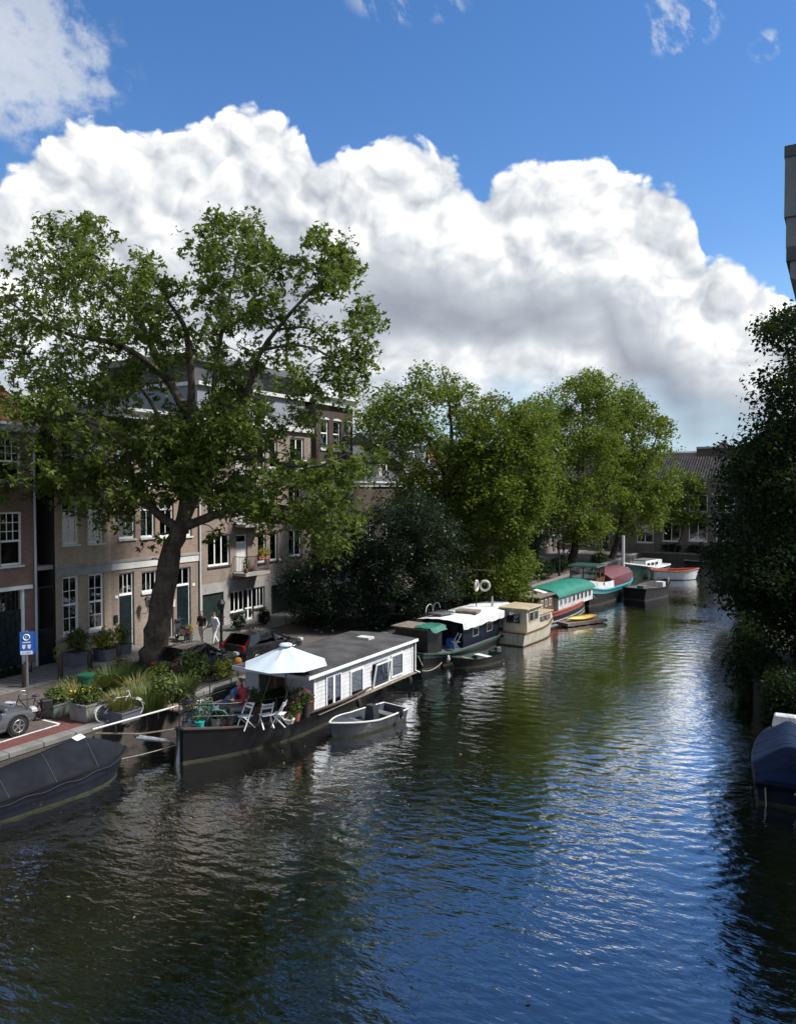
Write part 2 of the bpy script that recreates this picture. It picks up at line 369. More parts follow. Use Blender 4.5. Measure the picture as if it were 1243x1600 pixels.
def npmesh(name, V, Fq, m, parent=None, smooth=False):
    """big mesh from numpy arrays, all faces with the same vertex count"""
    me = bpy.data.meshes.new(name); nv, (nf, k) = len(V), Fq.shape
    me.vertices.add(nv); me.vertices.foreach_set('co', np.ascontiguousarray(V, np.float32).ravel())
    me.loops.add(nf * k); me.loops.foreach_set('vertex_index', np.ascontiguousarray(Fq, np.int32).ravel())
    me.polygons.add(nf); me.polygons.foreach_set('loop_start', np.arange(0, nf * k, k, dtype=np.int32))
    if smooth: me.polygons.foreach_set('use_smooth', np.ones(nf, bool))
    me.update(calc_edges=True); return link(name, me, m, parent)

mat('white_paint', (0.78, 0.79, 0.79), 0.45, 0.06, 1.5); mat('offwhite_paint', (0.58, 0.58, 0.55), 0.5, 0.1, 1.5)
mat('concrete', (0.30, 0.29, 0.27), 0.85, 0.18, 1.2, bump=0.3); mat('stone_band', (0.27, 0.265, 0.25), 0.85, 0.2, 1.0, bump=0.3)
mat('black_paint', (0.014, 0.015, 0.017), 0.35, 0.2, 2.0); mat('dark_teal_door', (0.008, 0.016, 0.02), 0.3, 0.2, 2.0); mat('iron', (0.025, 0.025, 0.027), 0.5, 0.25, 6.0, metal=0.3)
mat('steel', (0.42, 0.43, 0.44), 0.38, 0.15, 4.0, metal=0.85); mat('rubber', (0.012, 0.012, 0.012), 0.8, 0.2, 5.0)
mat('interior_dark', (0.035, 0.032, 0.03), 0.9, 0.3, 1.0); mat('curtain', (0.42, 0.40, 0.36), 0.9, 0.2, 3.0, bump=0.4, bscale=9)  # interior_dark: darkness of unlit rooms put into the colour
mat('zinc', (0.22, 0.24, 0.27), 0.5, 0.15, 1.0); mat('slate', (0.045, 0.048, 0.055), 0.7, 0.25, 2.0, bump=0.4)
mat('rope', (0.34, 0.32, 0.27), 0.9, 0.2, 8.0); mat('wood_varnish', (0.16, 0.075, 0.03), 0.35, 0.3, 2.5); mat('wood_weathered', (0.17, 0.14, 0.11), 0.8, 0.3, 3.0, bump=0.4)
glassmat('window_glass'); glassmat('car_glass', (0.18, 0.2, 0.2), 0.06)
# ------------------------------------------------------------------ water
QX = -22.3          # left quay edge
def bankx(y):       # right bank edge
    return float(np.interp(y, [-20, 34, 36, 60, 92, 140], [-0.3, -0.3, -3.2, -5.2, -8.2, -10]))
def make_water():
    ys = np.concatenate([np.arange(-4, 6, 0.25), np.arange(6, 34, 0.065), np.arange(34, 60, 0.11), np.arange(60, 112, 0.2)])
    xs = np.arange(QX - 0.3, 3.0, 0.07)
    Xg, Yg = np.meshgrid(xs, ys); rs = np.random.RandomState(3); H = np.zeros_like(Xg)
    # wind ripples: crests run roughly across the view, broken by cross ripples
    for i in range(110):
        lam = 0.26 * (3.8 ** (rs.rand() ** 1.7)); k = 2 * math.pi / lam
        th = R(118) + rs.randn() * 0.50 if i % 4 else rs.rand() * 6.28
        a = 0.0042 * lam ** 0.8 * (0.6 + 0.8 * rs.rand()); ph = rs.rand() * 6.28
        fade = np.clip((lam * 16 / np.maximum(0.01, np.hypot(Xg, Yg) * 0.28)), 0, 1)
        # wave groups so that no ripple runs straight for long
        g = 0.55 + 0.45 * np.sin(Xg * math.cos(th + 1.3) * k * 0.09 + Yg * math.sin(th + 1.3) * k * 0.11 + rs.rand() * 6.28)
        wob = 0.5 * np.sin(Xg * 0.35 + Yg * 0.21 + rs.rand() * 6.28) + 0.5 * np.sin(Yg * 0.5 - Xg * 0.3 + rs.rand() * 6.28)
        H += a * fade * g * np.sin(k * (Xg * math.cos(th) + Yg * math.sin(th)) + ph + wob)
    calm = 0.75 + 0.3 * np.sin(Xg * 0.31 + 0.9 + 0.6 * np.sin(Yg * 0.17)) * np.sin(Yg * 0.23 + 0.5 * np.sin(Xg * 0.4))
    H *= calm * 0.38
    ny, nx = Xg.shape; V = np.stack([Xg.ravel(), Yg.ravel(), H.ravel()], 1)
    i = np.arange((ny - 1) * nx).reshape(ny - 1, nx)[:, :-1].ravel()
    Fq = np.stack([i, i + 1, i + nx + 1, i + nx], 1)
    m, t, b = newmat('canal_water')
    b.inputs['Base Color'].default_value = (0.010, 0.011, 0.006, 1); b.inputs['Roughness'].default_value = 0.025; b.inputs['IOR'].default_value = 2.7; b.inputs['Specular IOR Level'].default_value = 0.65
    g = t.add('ShaderNodeTexCoord'); bn = t.add('ShaderNodeBump'); bn.inputs['Strength'].default_value = 0.42; bn.inputs['Distance'].default_value = 0.03
    v = t.add('ShaderNodeMapping'); v.inputs['Rotation'].default_value = (0, 0, R(-28)); v.inputs['Scale'].default_value = (0.45, 1.0, 1.0); t.link(g.outputs['Object'], v.inputs[0])
    wind = t.sstep(t.noise(g.outputs['Object'], 0.16, 3.0, 0.6), 0.35, 0.62, 0.45, 1.15)
    t.link(t.m('MULTIPLY', t.m('ADD', t.noise(v.outputs[0], 8.5, 2.0, 0.5, 0.3), t.m('MULTIPLY', t.noise(v.outputs[0], 4.0, 2.0, 0.5, 0.4), 0.9)), wind), bn.inputs['Height']); t.link(bn.outputs[0], b.inputs['Normal'])
    b.inputs['Specular IOR Level'].default_value = 0.0; gl = t.add('ShaderNodeBsdfGlossy'); gl.inputs['Roughness'].default_value = 0.03; gl.inputs[0].default_value = (0.97, 0.98, 1.0, 1); t.link(bn.outputs[0], gl.inputs['Normal'])
    fr = t.add('ShaderNodeFresnel'); fr.inputs[0].default_value = 1.333; t.link(bn.outputs[0], fr.inputs['Normal']); mx = t.add('ShaderNodeMixShader'); t.link(t.m('ADD', t.m('MULTIPLY', fr.outputs[0], 4.2), 0.12, clamp=True), mx.inputs[0])
    t.link(b.outputs[0], mx.inputs[1]); t.link(gl.outputs[0], mx.inputs[2]); t.link(mx.outputs[0], t.n.get('Material Output').inputs[0])
    MATS['canal_water'] = m
    o = struct(npmesh('canal_water', V, Fq, m, smooth=True))
    return o
make_water()
# ground sheet reaching the horizon, canal bed cut out of it
mat('ground_soil', (0.09, 0.085, 0.075), 0.95, 0.25, 0.8, bump=0.4)
g = MB()
for x0, x1, y0, y1 in ((-900, QX - 0.4, -60, 1500), (QX - 0.4, 900, 113, 1500), (4.0, 900, -60, 113)):
    g.poly([(x0, y0, 1.06), (x1, y0, 1.06), (x1, y1, 1.06), (x0, y1, 1.06)])
struct(g.build('ground', 'ground_soil'))
mat('canal_mud', (0.02, 0.022, 0.015), 0.9)
g = MB(); g.poly([(QX - 2, -10, -1.6), (5, -10, -1.6), (5, 114, -1.6), (QX - 2, 114, -1.6)]); struct(g.build('canal_bed', 'canal_mud'))
# quay walls
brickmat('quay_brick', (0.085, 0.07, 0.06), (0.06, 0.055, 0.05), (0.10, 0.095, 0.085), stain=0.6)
mat('quay_stone', (0.16, 0.155, 0.145), 0.85, 0.2, 1.2, bump=0.35)
qw = struct(MB().bb(QX - 0.5, QX, -60, 101.5, -1.7, 1.08).build('quay_wall', 'quay_brick'))
y = -3.0
cop = MB().box((0, 0, 0), (0.46, 1.18, 0.17)).build('coping_stone', 'quay_stone', qw, bevel=0.012)
cop.location = (QX - 0.2, y, 1.166)
for k in range(1, 86):
    c = cop.copy(); COL.objects.link(c); c.location = (QX - 0.2 + RNG.uniform(-.006, .006), y + 1.2 * k, 1.166 + RNG.uniform(-.004, .004))
qe = struct(MB().bb(QX - 0.5, 4.5, 101.5, 102.0, -1.7, 1.10).build('quay_wall', 'quay_brick'))
c2 = MB().box((0, 0, 0), (1.48, 0.46, 0.17)).build('coping_stone', 'quay_stone', qe, bevel=0.012); c2.location = (QX + 0.3, 101.75, 1.19)
for k in range(1, 18):
    c = c2.copy(); COL.objects.link(c); c.location = (QX + 0.3 + 1.5 * k, 101.75, 1.19)
# right bank: a quay wall following the bank, with earth behind it
rb = MB(); ysr = [-20, 33.9, 34.1, 36, 48, 60, 76, 92, 101.5]
rows = [[(bankx(yy), yy, -1.7), (bankx(yy), yy, 1.05), (bankx(yy) + 0.4, yy, 1.09), (5.0, yy, 1.10)] for yy in ysr]
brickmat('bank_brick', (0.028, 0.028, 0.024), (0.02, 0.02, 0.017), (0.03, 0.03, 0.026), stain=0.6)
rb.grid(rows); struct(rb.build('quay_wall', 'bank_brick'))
rg = MB(); rg.grid([[(bankx(yy) + 0.35, yy, 1.12), (9.0, yy, 1.12)] for yy in ysr]); mat('bank_earth', (0.028, 0.026, 0.018), 0.95, 0.3, 1.5, bump=0.4); struct(rg.build('bank_soil', 'bank_earth'))
# street surfaces, each a sheet above the one below
brickmat('street_clinker', (0.115, 0.095, 0.085), (0.085, 0.075, 0.07), (0.06, 0.055, 0.05), bw=0.21, bh=0.10, swap='XY', stain=0.3, bump=0.3)
brickmat('red_clinker', (0.155, 0.058, 0.05), (0.12, 0.045, 0.042), (0.08, 0.045, 0.04), bw=0.21, bh=0.10, swap='XY', stain=0.25, bump=0.3)
brickmat('pavement_tile', (0.19, 0.185, 0.18), (0.155, 0.15, 0.145), (0.09, 0.085, 0.08), bw=0.3, bh=0.3, swap='XY', stain=0.3, bump=0.3)
mat('road_paint', (0.62, 0.62, 0.60), 0.7, 0.25, 6.0)
def sheet(name, m, x0, x1, y0, y1, z): return struct(MB().poly([(x0, y0, z), (x1, y0, z), (x1, y1, z), (x0, y1, z)]).build(name, m))
sheet('road', 'street_clinker', -29.0, QX - 0.42, -30, 103.9, 1.20)
sheet('cycle_path', 'red_clinker', -23.6, QX - 0.43, -30, 19.9, 1.204)
sheet('cycle_path', 'red_clinker', -25.9, -23.55, 17.25, 19.9, 1.205)
sheet('pavement', 'pavement_tile', -32.6, -29.1, -30, 103.9, 1.235)
sheet('pavement', 'pavement_tile', -32.6, 5, 103.9, 112, 1.232)
kb = struct(MB().bb(-29.12, -29.0, -30, 103.9, 1.10, 1.24).build('kerb', 'quay_stone'))
pl = MB()
for x0, x1, y0, y1 in ((-23.66, -23.56, 8, 17.25), (-25.9, -23.56, 17.15, 17.25)): pl.poly([(x0, y0, 1.209), (x1, y0, 1.209), (x1, y1, 1.209), (x0, y1, 1.209)])
struct(pl.build('parking_line', 'road_paint'))
# ------------------------------------------------------------------ buildings
brickmat('brick_red', (0.235, 0.142, 0.122), (0.175, 0.105, 0.092), (0.17, 0.15, 0.135), stain=0.45)
brickmat('brick_brown', (0.30, 0.215, 0.165), (0.225, 0.162, 0.127), (0.28, 0.24, 0.21), stain=0.45)
brickmat('brick_tan', (0.42, 0.34, 0.25), (0.35, 0.275, 0.20), (0.25, 0.22, 0.18), stain=0.4)
brickmat('brick_yellow', (0.46, 0.39, 0.24), (0.40, 0.33, 0.20), (0.27, 0.24, 0.18), stain=0.35)
brickmat('brick_greybrown', (0.275, 0.218, 0.175), (0.21, 0.166, 0.137), (0.26, 0.23, 0.20), stain=0.5)
brickmat('brick_dark', (0.075, 0.055, 0.05), (0.055, 0.042, 0.038), (0.085, 0.075, 0.07), stain=0.4)
brickmat('brick_black', (0.035, 0.030, 0.03), (0.025, 0.022, 0.022), (0.045, 0.04, 0.04), stain=0.4)
mat('cornice_zinc', (0.10, 0.11, 0.12), 0.6, 0.15, 1.0); mat('roof_tile_red', (0.22, 0.075, 0.04), 0.8, 0.3, 3.0, bump=0.5); mat('render_grey', (0.20, 0.215, 0.24), 0.8, 0.12, 0.8); mat('drain_pipe', (0.42, 0.44, 0.50), 0.5, 0.12, 1.0)
mat('garage_green', (0.018, 0.03, 0.028), 0.4, 0.2, 2.0); mat('roof_felt', (0.05, 0.05, 0.055), 0.9, 0.2, 1.5); mat('towel', (0.78, 0.8, 0.84), 0.9, 0.05, 4.0)
FX = -32.0
def frect(root, px0, py0, px1, py1):
    """photo rectangle on a canal-side facade -> local (s0, s1, z0, z1)"""
    pc = (px0 + px1) / 2
    a, b, t, u = onx(px0, py1, FX), onx(px1, py1, FX), onx(pc, py0, FX), onx(pc, py1, FX)
    return (a.y - root.location.y, b.y - root.location.y, u.z, t.z)
def wall(root, m, s0, s1, z0, z1, ops=(), name='wall', x=0.0, t=0.24):
    ops = [o for o in ops if o[0] < s1 and o[1] > s0 and o[2] < z1 and o[3] > z0]
    S = sorted({s0, s1} | {min(max(q, s0), s1) for o in ops for q in o[:2]}); Z = sorted({z0, z1} | {min(max(q, z0), z1) for o in ops for q in o[2:4]})
    b = MB()
    for i in range(len(S) - 1):
        for j in range(len(Z) - 1):
            cs, cz = (S[i] + S[i + 1]) / 2, (Z[j] + Z[j + 1]) / 2
            if any(o[0] < cs < o[1] and o[2] < cz < o[3] for o in ops): continue
            b.poly([(x, S[i], Z[j]), (x, S[i + 1], Z[j]), (x, S[i + 1], Z[j + 1]), (x, S[i], Z[j + 1])])
    for a, c, d, e in [o[:4] for o in ops]:
        for q in ([(x, a, d), (x, a, e), (x - t, a, e), (x - t, a, d)], [(x, c, d), (x - t, c, d), (x - t, c, e), (x, c, e)],
                  [(x, a, e), (x, c, e), (x - t, c, e), (x - t, a, e)], [(x, a, d), (x - t, a, d), (x - t, c, d), (x, c, d)]): b.poly(q)
    return b.build(name, m, root, recalc=False)
def window(root, r, cols=1, rows=1, mid=None, brows=None, x=-0.11, fr=0.085, gb=0.032, sill='offwhite_paint', frame='white_paint', curtain=0.0, bcols=None, name='window'):
    """frame with glazing bars; each pane, the sill and the curtain are pieces of it. mid = height fraction of a sash rail"""
    s0, s1, z0, z1 = r; b = MB(); f = fr; d = 0.07
    for q in ((s0, s0 + f, z0, z1), (s1 - f, s1, z0, z1)): b.bb(x - d, x, *q)
    for q in ((s0 + f, s1 - f, z0, z0 + f * 1.15), (s0 + f, s1 - f, z1 - f, z1)): b.bb(x - d, x, *q)
    a0, a1, c0, c1 = s0 + f, s1 - f, z0 + f * 1.15, z1 - f; cells = []
    parts = [(c0, c1, cols, rows, 0.0)]
    if mid:
        zm = c0 + (c1 - c0) * mid; b.bb(x - d, x + 0.012, a0, a1, zm - 0.045, zm + 0.045)
        parts = [(c0, zm - 0.045, bcols or cols, brows or rows, -0.02), (zm + 0.045, c1, cols, rows, 0.0)]
    for p0, p1, nc, nr, off in parts:
        for i in range(1, nc): s = a0 + (a1 - a0) * i / nc; b.bb(x - 0.05 + off, x - 0.006 + off, s - gb / 2, s + gb / 2, p0, p1)
        for j in range(1, nr): z = p0 + (p1 - p0) * j / nr; b.bb(x - 0.048 + off, x - 0.009 + off, a0, a1, z - gb / 2, z + gb / 2)
        for i in range(nc):
            for j in range(nr): cells.append((a0 + (a1 - a0) * i / nc, a0 + (a1 - a0) * (i + 1) / nc, p0 + (p1 - p0) * j / nr, p0 + (p1 - p0) * (j + 1) / nr, off))
    w_ = b.build(name, frame, root)
    for i, (sa, sb, za, zb, off) in enumerate(cells):
        MB().bb(x - 0.034 + off, x - 0.026 + off, sa, sb, za, zb).build('pane', 'window_glass', w_)
    if sill: MB().bb(x - 0.05, x + 0.19, s0 - 0.05, s1 + 0.05, z0 - 0.09, z0 - 0.002).build('sill', sill, w_)
    if curtain:
        for sa, sb in ((a0, a0 + (a1 - a0) * curtain * 0.5), (a1 - (a1 - a0) * curtain * 0.5, a1)):
            n = max(4, int((sb - sa) / 0.06)); rows_ = [[(x - 0.16 + 0.018 * (-1) ** k, sa + (sb - sa) * k / n, z) for k in range(n + 1)] for z in (z0 + 0.05, z1 - 0.05)]
            MB().grid(rows_).build('curtain', 'curtain', w_, smooth=True)
    return w_
def door(root, r, transom=None, m='dark_teal_door', x=-0.12, cols=3, panel=True, handle=True):
    """door leaf in a white frame, with a glazed transom above"""
    s0, s1, z0, z1 = r; zt = z1 - (transom or 0.0); f = 0.085
    b = MB(); b.bb(x - 0.06, x + 0.01, s0, s0 + f, z0, z1).bb(x - 0.06, x + 0.01, s1 - f, s1, z0, z1).bb(x - 0.06, x + 0.01, s0 + f, s1 - f, z1 - f, z1)
    if transom: b.bb(x - 0.06, x + 0.02, s0 + f, s1 - f, zt - 0.06, zt + 0.06)
    fr = b.build('door_frame', 'white_paint', root)
    if transom:
        a0, a1 = s0 + f, s1 - f; tb = MB()
        for i in range(cols):
            MB().bb(x - 0.034, x - 0.026, a0 + (a1 - a0) * i / cols, a0 + (a1 - a0) * (i + 1) / cols, zt + 0.06, z1 - f).build('pane', 'window_glass', fr)
            if i: tb.bb(x - 0.05, x, a0 + (a1 - a0) * i / cols - 0.018, a0 + (a1 - a0) * i / cols + 0.018, zt + 0.06, z1 - f)
        tb.build('glazing_bar', 'white_paint', fr)
    d = MB().bb(x - 0.055, x - 0.015, s0 + f, s1 - f, z0, zt - 0.06 if transom else z1 - f)
    a0, a1, zz = s0 + f, s1 - f, (zt if transom else z1) - z0
    if panel:
        for k0, k1 in ((0.08, 0.42), (0.48, 0.9)):
            for q in ((a0 + 0.1, a1 - 0.1),): d.bb(x - 0.02, x - 0.004, q[0], q[1], z0 + zz * k0, z0 + zz * k1)
    d = d.build('door', m, root)
    if handle: MB().tube([(x, s0 + f + 0.1, z0 + 1.0), (x + 0.05, s0 + f + 0.1, z0 + 1.0), (x + 0.05, s0 + f + 0.2, z0 + 1.0)], 0.012, 5).build('handle', 'steel', d)
    return d
def shell(root, m, s0, s1, z0, z1, depth=9.0, inner=0.9):
    """side and back walls plus a dark room behind the windows"""
    b = MB()
    b.poly([(0, s0, z0), (0, s0, z1), (-depth, s0, z1), (-depth, s0, z0)]).poly([(0, s1, z0), (-depth, s1, z0), (-depth, s1, z1), (0, s1, z1)])
    b.poly([(-depth, s0, z0), (-depth, s0, z1), (-depth, s1, z1), (-depth, s1, z0)])
    b.build('side_wall', m, root, recalc=False)
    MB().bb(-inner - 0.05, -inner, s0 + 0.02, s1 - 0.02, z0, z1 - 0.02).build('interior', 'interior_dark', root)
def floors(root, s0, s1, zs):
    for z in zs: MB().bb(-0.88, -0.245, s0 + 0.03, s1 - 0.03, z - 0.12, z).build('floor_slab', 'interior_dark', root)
def flatroof(root, s0, s1, z, depth=9.0, m='roof_felt'): MB().bb(-depth, -0.02, s0, s1, z - 0.12, z).build('roof', m, root)
def cornice(root, s0, s1, z, h=0.45, out=0.35, m='white_paint'):
    b = MB(); b.prism([(-0.02, s0 - 0.05, z), (out * 0.45, s0 - 0.05, z), (out * 0.5, s0 - 0.05, z + h * 0.45), (out * 0.95, s0 - 0.05, z + h * 0.7), (out, s0 - 0.05, z + h), (-0.02, s0 - 0.05, z + h)], (0, s1 - s0 + 0.1, 0))
    return b.build('cornice', m, root)
def gableroof(root, s0, s1, z, h, depth=9.0, m='roof_tile_red', rib=0.0):
    b = MB(); b.poly([(0.25, s0, z), (0.25, s1, z), (-depth / 2, s1, z + h), (-depth / 2, s0, z + h)]).poly([(-depth / 2, s0, z + h), (-depth / 2, s1, z + h), (-depth - .2, s1, z), (-depth - .2, s0, z)])
    for s in (s0, s1): b.poly([(0, s, z), (-depth / 2, s, z + h), (-depth, s, z)])
    r = b.build('roof', m, root, recalc=False)
    if rib:
        q = MB(); s = s0 + rib / 2
        while s < s1: q.tube([(0.27, s, z + 0.03), (-depth / 2, s, z + h + 0.03)], rib * 0.32, 5); s += rib
        stuff(q.build('roof_tile_rows', m, r))
    return r
def pipe(root, s, z0, z1, m='drain_pipe', r=0.055, x=0.08): MB().tube([(x, s, z0), (x, s, z1)], r, 8).build('drain_pipe', m, root)

# --- A: red brick house at the left edge
A = thing('red_brick_house', 'red brick house at the far left with wide dark garage door and multi-pane sash windows', 'house', (FX, 7.0, 0))
LA = onx(60, 1000, FX).y - 7.0
ga = frect(A, -60, 926, 40, 1056); ga = (ga[0], ga[1], 1.22, ga[3]); wa = frect(A, -2, 800, 36, 884); wb = frect(A, -2, 683, 34, 752)
wa = (wa[1] - 1.05, wa[1], wa[2], wa[3]); wb = (wb[1] - 1.05, wb[1], wb[2], wb[3])
opsA = [ga, wa, wb] + [(wa[0] - k, wa[1] - k, wa[2], wa[3]) for k in (2.2, 4.4)] + [(wb[0] - k, wb[1] - k, wb[2], wb[3]) for k in (2.2, 4.4)]
wall(A, 'brick_red', 0, LA, 1.1, 12.0, opsA); shell(A, 'brick_dark', 0, LA, 1.1, 12.0); floors(A, 0, LA, (5.1, 8.9))
for k in (0, 2.2, 4.4):
    window(A, (wa[0] - k, wa[1] - k, wa[2], wa[3]), 3, 3, mid=0.45, brows=1, bcols=1, curtain=0.0); window(A, (wb[0] - k, wb[1] - k, wb[2], wb[3]), 3, 3, mid=0.45, brows=1, bcols=1)
gd = MB().bb(-0.17, -0.12, ga[0] + 0.1, ga[1] - 0.1, 1.22, ga[3] - 0.9)
n = 12
for i in range(n + 1): s = ga[0] + 0.12 + (ga[1] - ga[0] - 0.24) * i / n; gd.bb(-0.12, -0.095, s - 0.02, s + 0.02, 1.25, ga[3] - 0.92)
gd = gd.build('garage_door', 'dark_teal_door', A)
for q in ((ga[1] - 0.1, ga[1]), (ga[0], ga[0] + 0.1)): MB().bb(-0.14, 0.015, q[0], q[1], 1.22, ga[3]).build('door_post', 'white_paint', A)
MB().bb(-0.16, 0.14, ga[0] - 0.2, ga[1] + 0.35, ga[3], ga[3] + 0.16).build('lintel', 'white_paint', A)
for i in range(n):
    a, b_ = (ga[0] + 0.12 + (ga[1] - ga[0] - 0.24) * (i + q) / n for q in (0, 1)); MB().bb(-0.14, -0.13, a, b_, ga[3] - 0.9, ga[3]).build('pane', 'window_glass', gd)
    if i: MB().bb(-0.15, -0.11, a - 0.02, a + 0.02, ga[3] - 0.9, ga[3]).build('glazing_bar', 'dark_teal_door', gd)
cornice(A, 0, LA, 12.0, 0.4, 0.4); gableroof(A, 0, LA, 12.35, 3.4, 9.0); pipe(A, LA - 0.13, 1.3, 12.0)
MB().bb(-0.02, 0.03, 0, LA, 1.1, 1.5).build('plinth', 'stone_band', A)
# --- gap with a dark setback wall and a barred gate
G = thing('alley_gate', 'tall black barred gate closing the alley between two brick houses', 'gate', (FX, 22.24, 0))
zt = onx(72, 916, FX).z
gp = MB(); gp.bb(-0.14, -0.06, 0.02, 0.08, 1.2, zt).bb(-0.14, -0.06, 0.80, 0.86, 1.2, zt); gp.build('gate_frame', 'black_paint', G)
for z in (1.35, 2.9, zt - 0.05): MB().bb(-0.125, -0.075, 0.08, 0.80, z - 0.03, z + 0.03).build('rail', 'black_paint', G)
MB().bb(-0.112, -0.10, 0.08, 0.80, 1.38, 2.87).build('gate_panel', 'black_paint', G)
for i in range(7): MB().tube([(-0.09, 0.13 + 0.105 * i, 1.2), (-0.09, 0.13 + 0.105 * i, zt + 0.08)], 0.011, 5).build('bar', 'black_paint', G)
AW = tag(MB().bb(-33.6, -33.4, 22.22, 23.14, 1.1, 11.6).build('alley_wall', 'brick_black'), 'blackish brick wall set back in the gap above the barred gate', 'wall')
tag(MB().bb(-33.3, -32.1, 22.26, 23.10, zt + 0.75, zt + 0.95).build('canopy_beam', 'concrete'), 'pale grey beam spanning the alley above the barred gate', 'beam')

# --- B: tan and brown brick house
B = thing('tan_brick_house', 'tan and brown brick house with white sash windows behind the big plane tree', 'house', (FX, onx(88, 1000, FX).y, 0))
LB = onx(313, 950, FX).y - B.location.y; sB = onx(175, 1000, FX).y - B.location.y
gw = [frect(B, *q) for q in ((99, 900, 125, 990), (139.5, 896, 164, 984))]
fw1 = [frect(B, *q) for q in ((97.5, 782, 124, 851), (137.5, 780, 162.5, 849))]
fw2 = [frect(B, *q) for q in ((186, 780, 212, 842), (220, 778, 243, 840), (250, 777, 272, 839), (282, 775, 300, 838))]
ZB = 13.1
sw = [(a[0], a[1], 9.75, 11.75) for a in fw1 + fw2]
d1 = frect(B, 187.5, 894, 211, 1014); d2 = frect(B, 277, 886, 299, 994); d1 = (d1[0], d1[1], 1.24, d1[3]); d2 = (d2[0], d2[1], 1.24, d2[3])
d3 = frect(B, 255, 886, 272, 994); sw1 = frect(B, 222, 892, 246, 925); d3 = (d3[0] , d3[1], 1.24, d3[3])
opsB = gw + fw1 + fw2 + sw + [d1, d2, d3, sw1]
zl = onx(90, 999, FX).z; zs = 5.62
wall(B, 'brick_yellow', 0, sB, 1.1, zl, opsB, name='plinth_wall'); wall(B, 'brick_tan', 0, sB, zl, ZB, opsB); wall(B, 'brick_greybrown', sB, LB, 1.1, zs, opsB, name='ground_floor_wall'); wall(B, 'brick_brown', sB, LB, zs, ZB, opsB)
shell(B, 'brick_black', 0, LB, 1.1, ZB); floors(B, 0, LB, (5.6, 9.2))
for i, r in enumerate(gw): window(B, r, 2, 2, mid=0.5, brows=2, fr=0.11, curtain=(0.9, 0.5)[i])
for i, r in enumerate(fw1): window(B, r, 2, 2, mid=0.62, brows=2, fr=0.11, curtain=0.3)
for i, r in enumerate(fw2): window(B, r, 2, 1, mid=0.72, brows=1, fr=0.10, curtain=(0, 0.4, 0, 0.3)[i])
for r in sw: window(B, r, 2, 1, mid=0.65, brows=1, fr=0.10, curtain=0.3)
window(B, sw1, 3, 1, fr=0.09); door(B, d1, 1.15); door(B, d2, 1.0, cols=2); door(B, d3, 1.0, cols=2)
MB().bb(-0.02, 0.10, -0.02, sB + 0.02, zl - 0.13, zl).build('ledge', 'zinc', B)
MB().bb(-0.02, 0.06, 0, sB, 5.25, 5.66).build('string_course', 'stone_band', B); MB().bb(-0.02, 0.09, 0, LB, 5.67, 5.80).build('string_course', 'stone_band', B)
MB().bb(-0.02, 0.05, sB, LB, 5.30, 5.665).build('lintel_band', 'offwhite_paint', B)
cornice(B, 0, LB, ZB, 0.5, 0.45); flatroof(B, 0, LB, ZB + 0.46, 9.0); pipe(B, LB - 0.06, 1.3, ZB, 'offwhite_paint')
MB().bb(0.0, 0.09, sB + 0.14, sB + 0.32, 2.6, 3.0).build('letter_box', 'black_paint', B)
for s, z in ((d1[0] - 0.18, 3.85), (d2[1] + 0.2, 3.9)): MB().bb(0.0, 0.03, s - 0.09, s + 0.09, z, z + 0.14).build('house_number_plate', 'white_paint', B)
MB().bb(0.0, 0.02, d2[0] - 0.3, d2[0] - 0.12, 2.9, 3.3).build('name_plate', 'offwhite_paint', B)
wl = thing('wall_lantern', 'black iron lantern on a curved bracket on the brown brick wall by the tree', 'lantern', (FX, onx(222, 945, FX).y, 3.2))
MB().tube([(0.02, 0, -0.35), (0.25, 0, -0.35), (0.42, 0, -0.22), (0.42, 0, 0)], 0.018, 5).build('bracket', 'iron', wl)
MB().lathe([(0.07, 0), (0.14, 0.38), (0.10, 0.40)], (0.42, 0, 0), 6).build('lantern_glass', 'window_glass', wl); MB().lathe([(0.19, 0.40), (0.13, 0.5), (0.03, 0.58), (0.02, 0.66)], (0.42, 0, 0), 6).build('cap', 'iron', wl)
cg = MB()
for k in range(6): a = k * math.pi / 3; cg.bar((0.42 + 0.072 * math.cos(a), 0.072 * math.sin(a), 0), (0.42 + 0.143 * math.cos(a), 0.143 * math.sin(a), 0.39), 0.014)
cg.build('cage', 'iron', wl)

# --- C: four storey brick block with balconies and a grey set-back attic
Cc = thing('brick_apartment_block', 'four storey brown brick apartment block with balconies and grey attic storey', 'apartment block', (FX, onx(314, 950, FX).y, 0))
LC = onx(487, 700, FX).y - Cc.location.y; ZC = 13.25
def colC(px0, px1): return frect(Cc, px0, 800, px1, 850)[:2]
c1 = [frect(Cc, 325, 835, 360, 884), frect(Cc, 403, 831, 416, 879), frect(Cc, 422, 831, 434, 876)]; bd = frect(Cc, 369, 835, 387, 893)
c1.append((LC - 2.6, LC - 1.2, c1[0][2], c1[0][3]))
dz2, dz3 = 2.98, 6.0
opsC = []
for dzz in (0, dz2, dz3):
    for r in c1[:3] if dzz == dz3 else c1: opsC.append((r[0], r[1], r[2] + dzz, r[3] + dzz))
    opsC.append((bd[0], bd[1], bd[2] + dzz, bd[3] + dzz))
tw = frect(Cc, 453, 684, 475, 738); opsC.append(tw)
g1 = frect(Cc, 317, 927, 350, 984); g1 = (g1[0], g1[1], 1.24, g1[3]); g2 = frect(Cc, 424, 912, 461, 970); g2 = (g2[0], g2[1], 1.24, g2[3])
ww = frect(Cc, 360, 920, 414, 953); wd = frect(Cc, 383, 919, 397, 976); wd = (wd[0], wd[1], 1.24, ww[3])
w1 = (ww[0], wd[0], ww[2], ww[3]); w2 = (wd[1], ww[1], ww[2], ww[3])
opsC += [g1, g2, w1, w2, wd]; zb = onx(316, 918, FX).z + 0.15
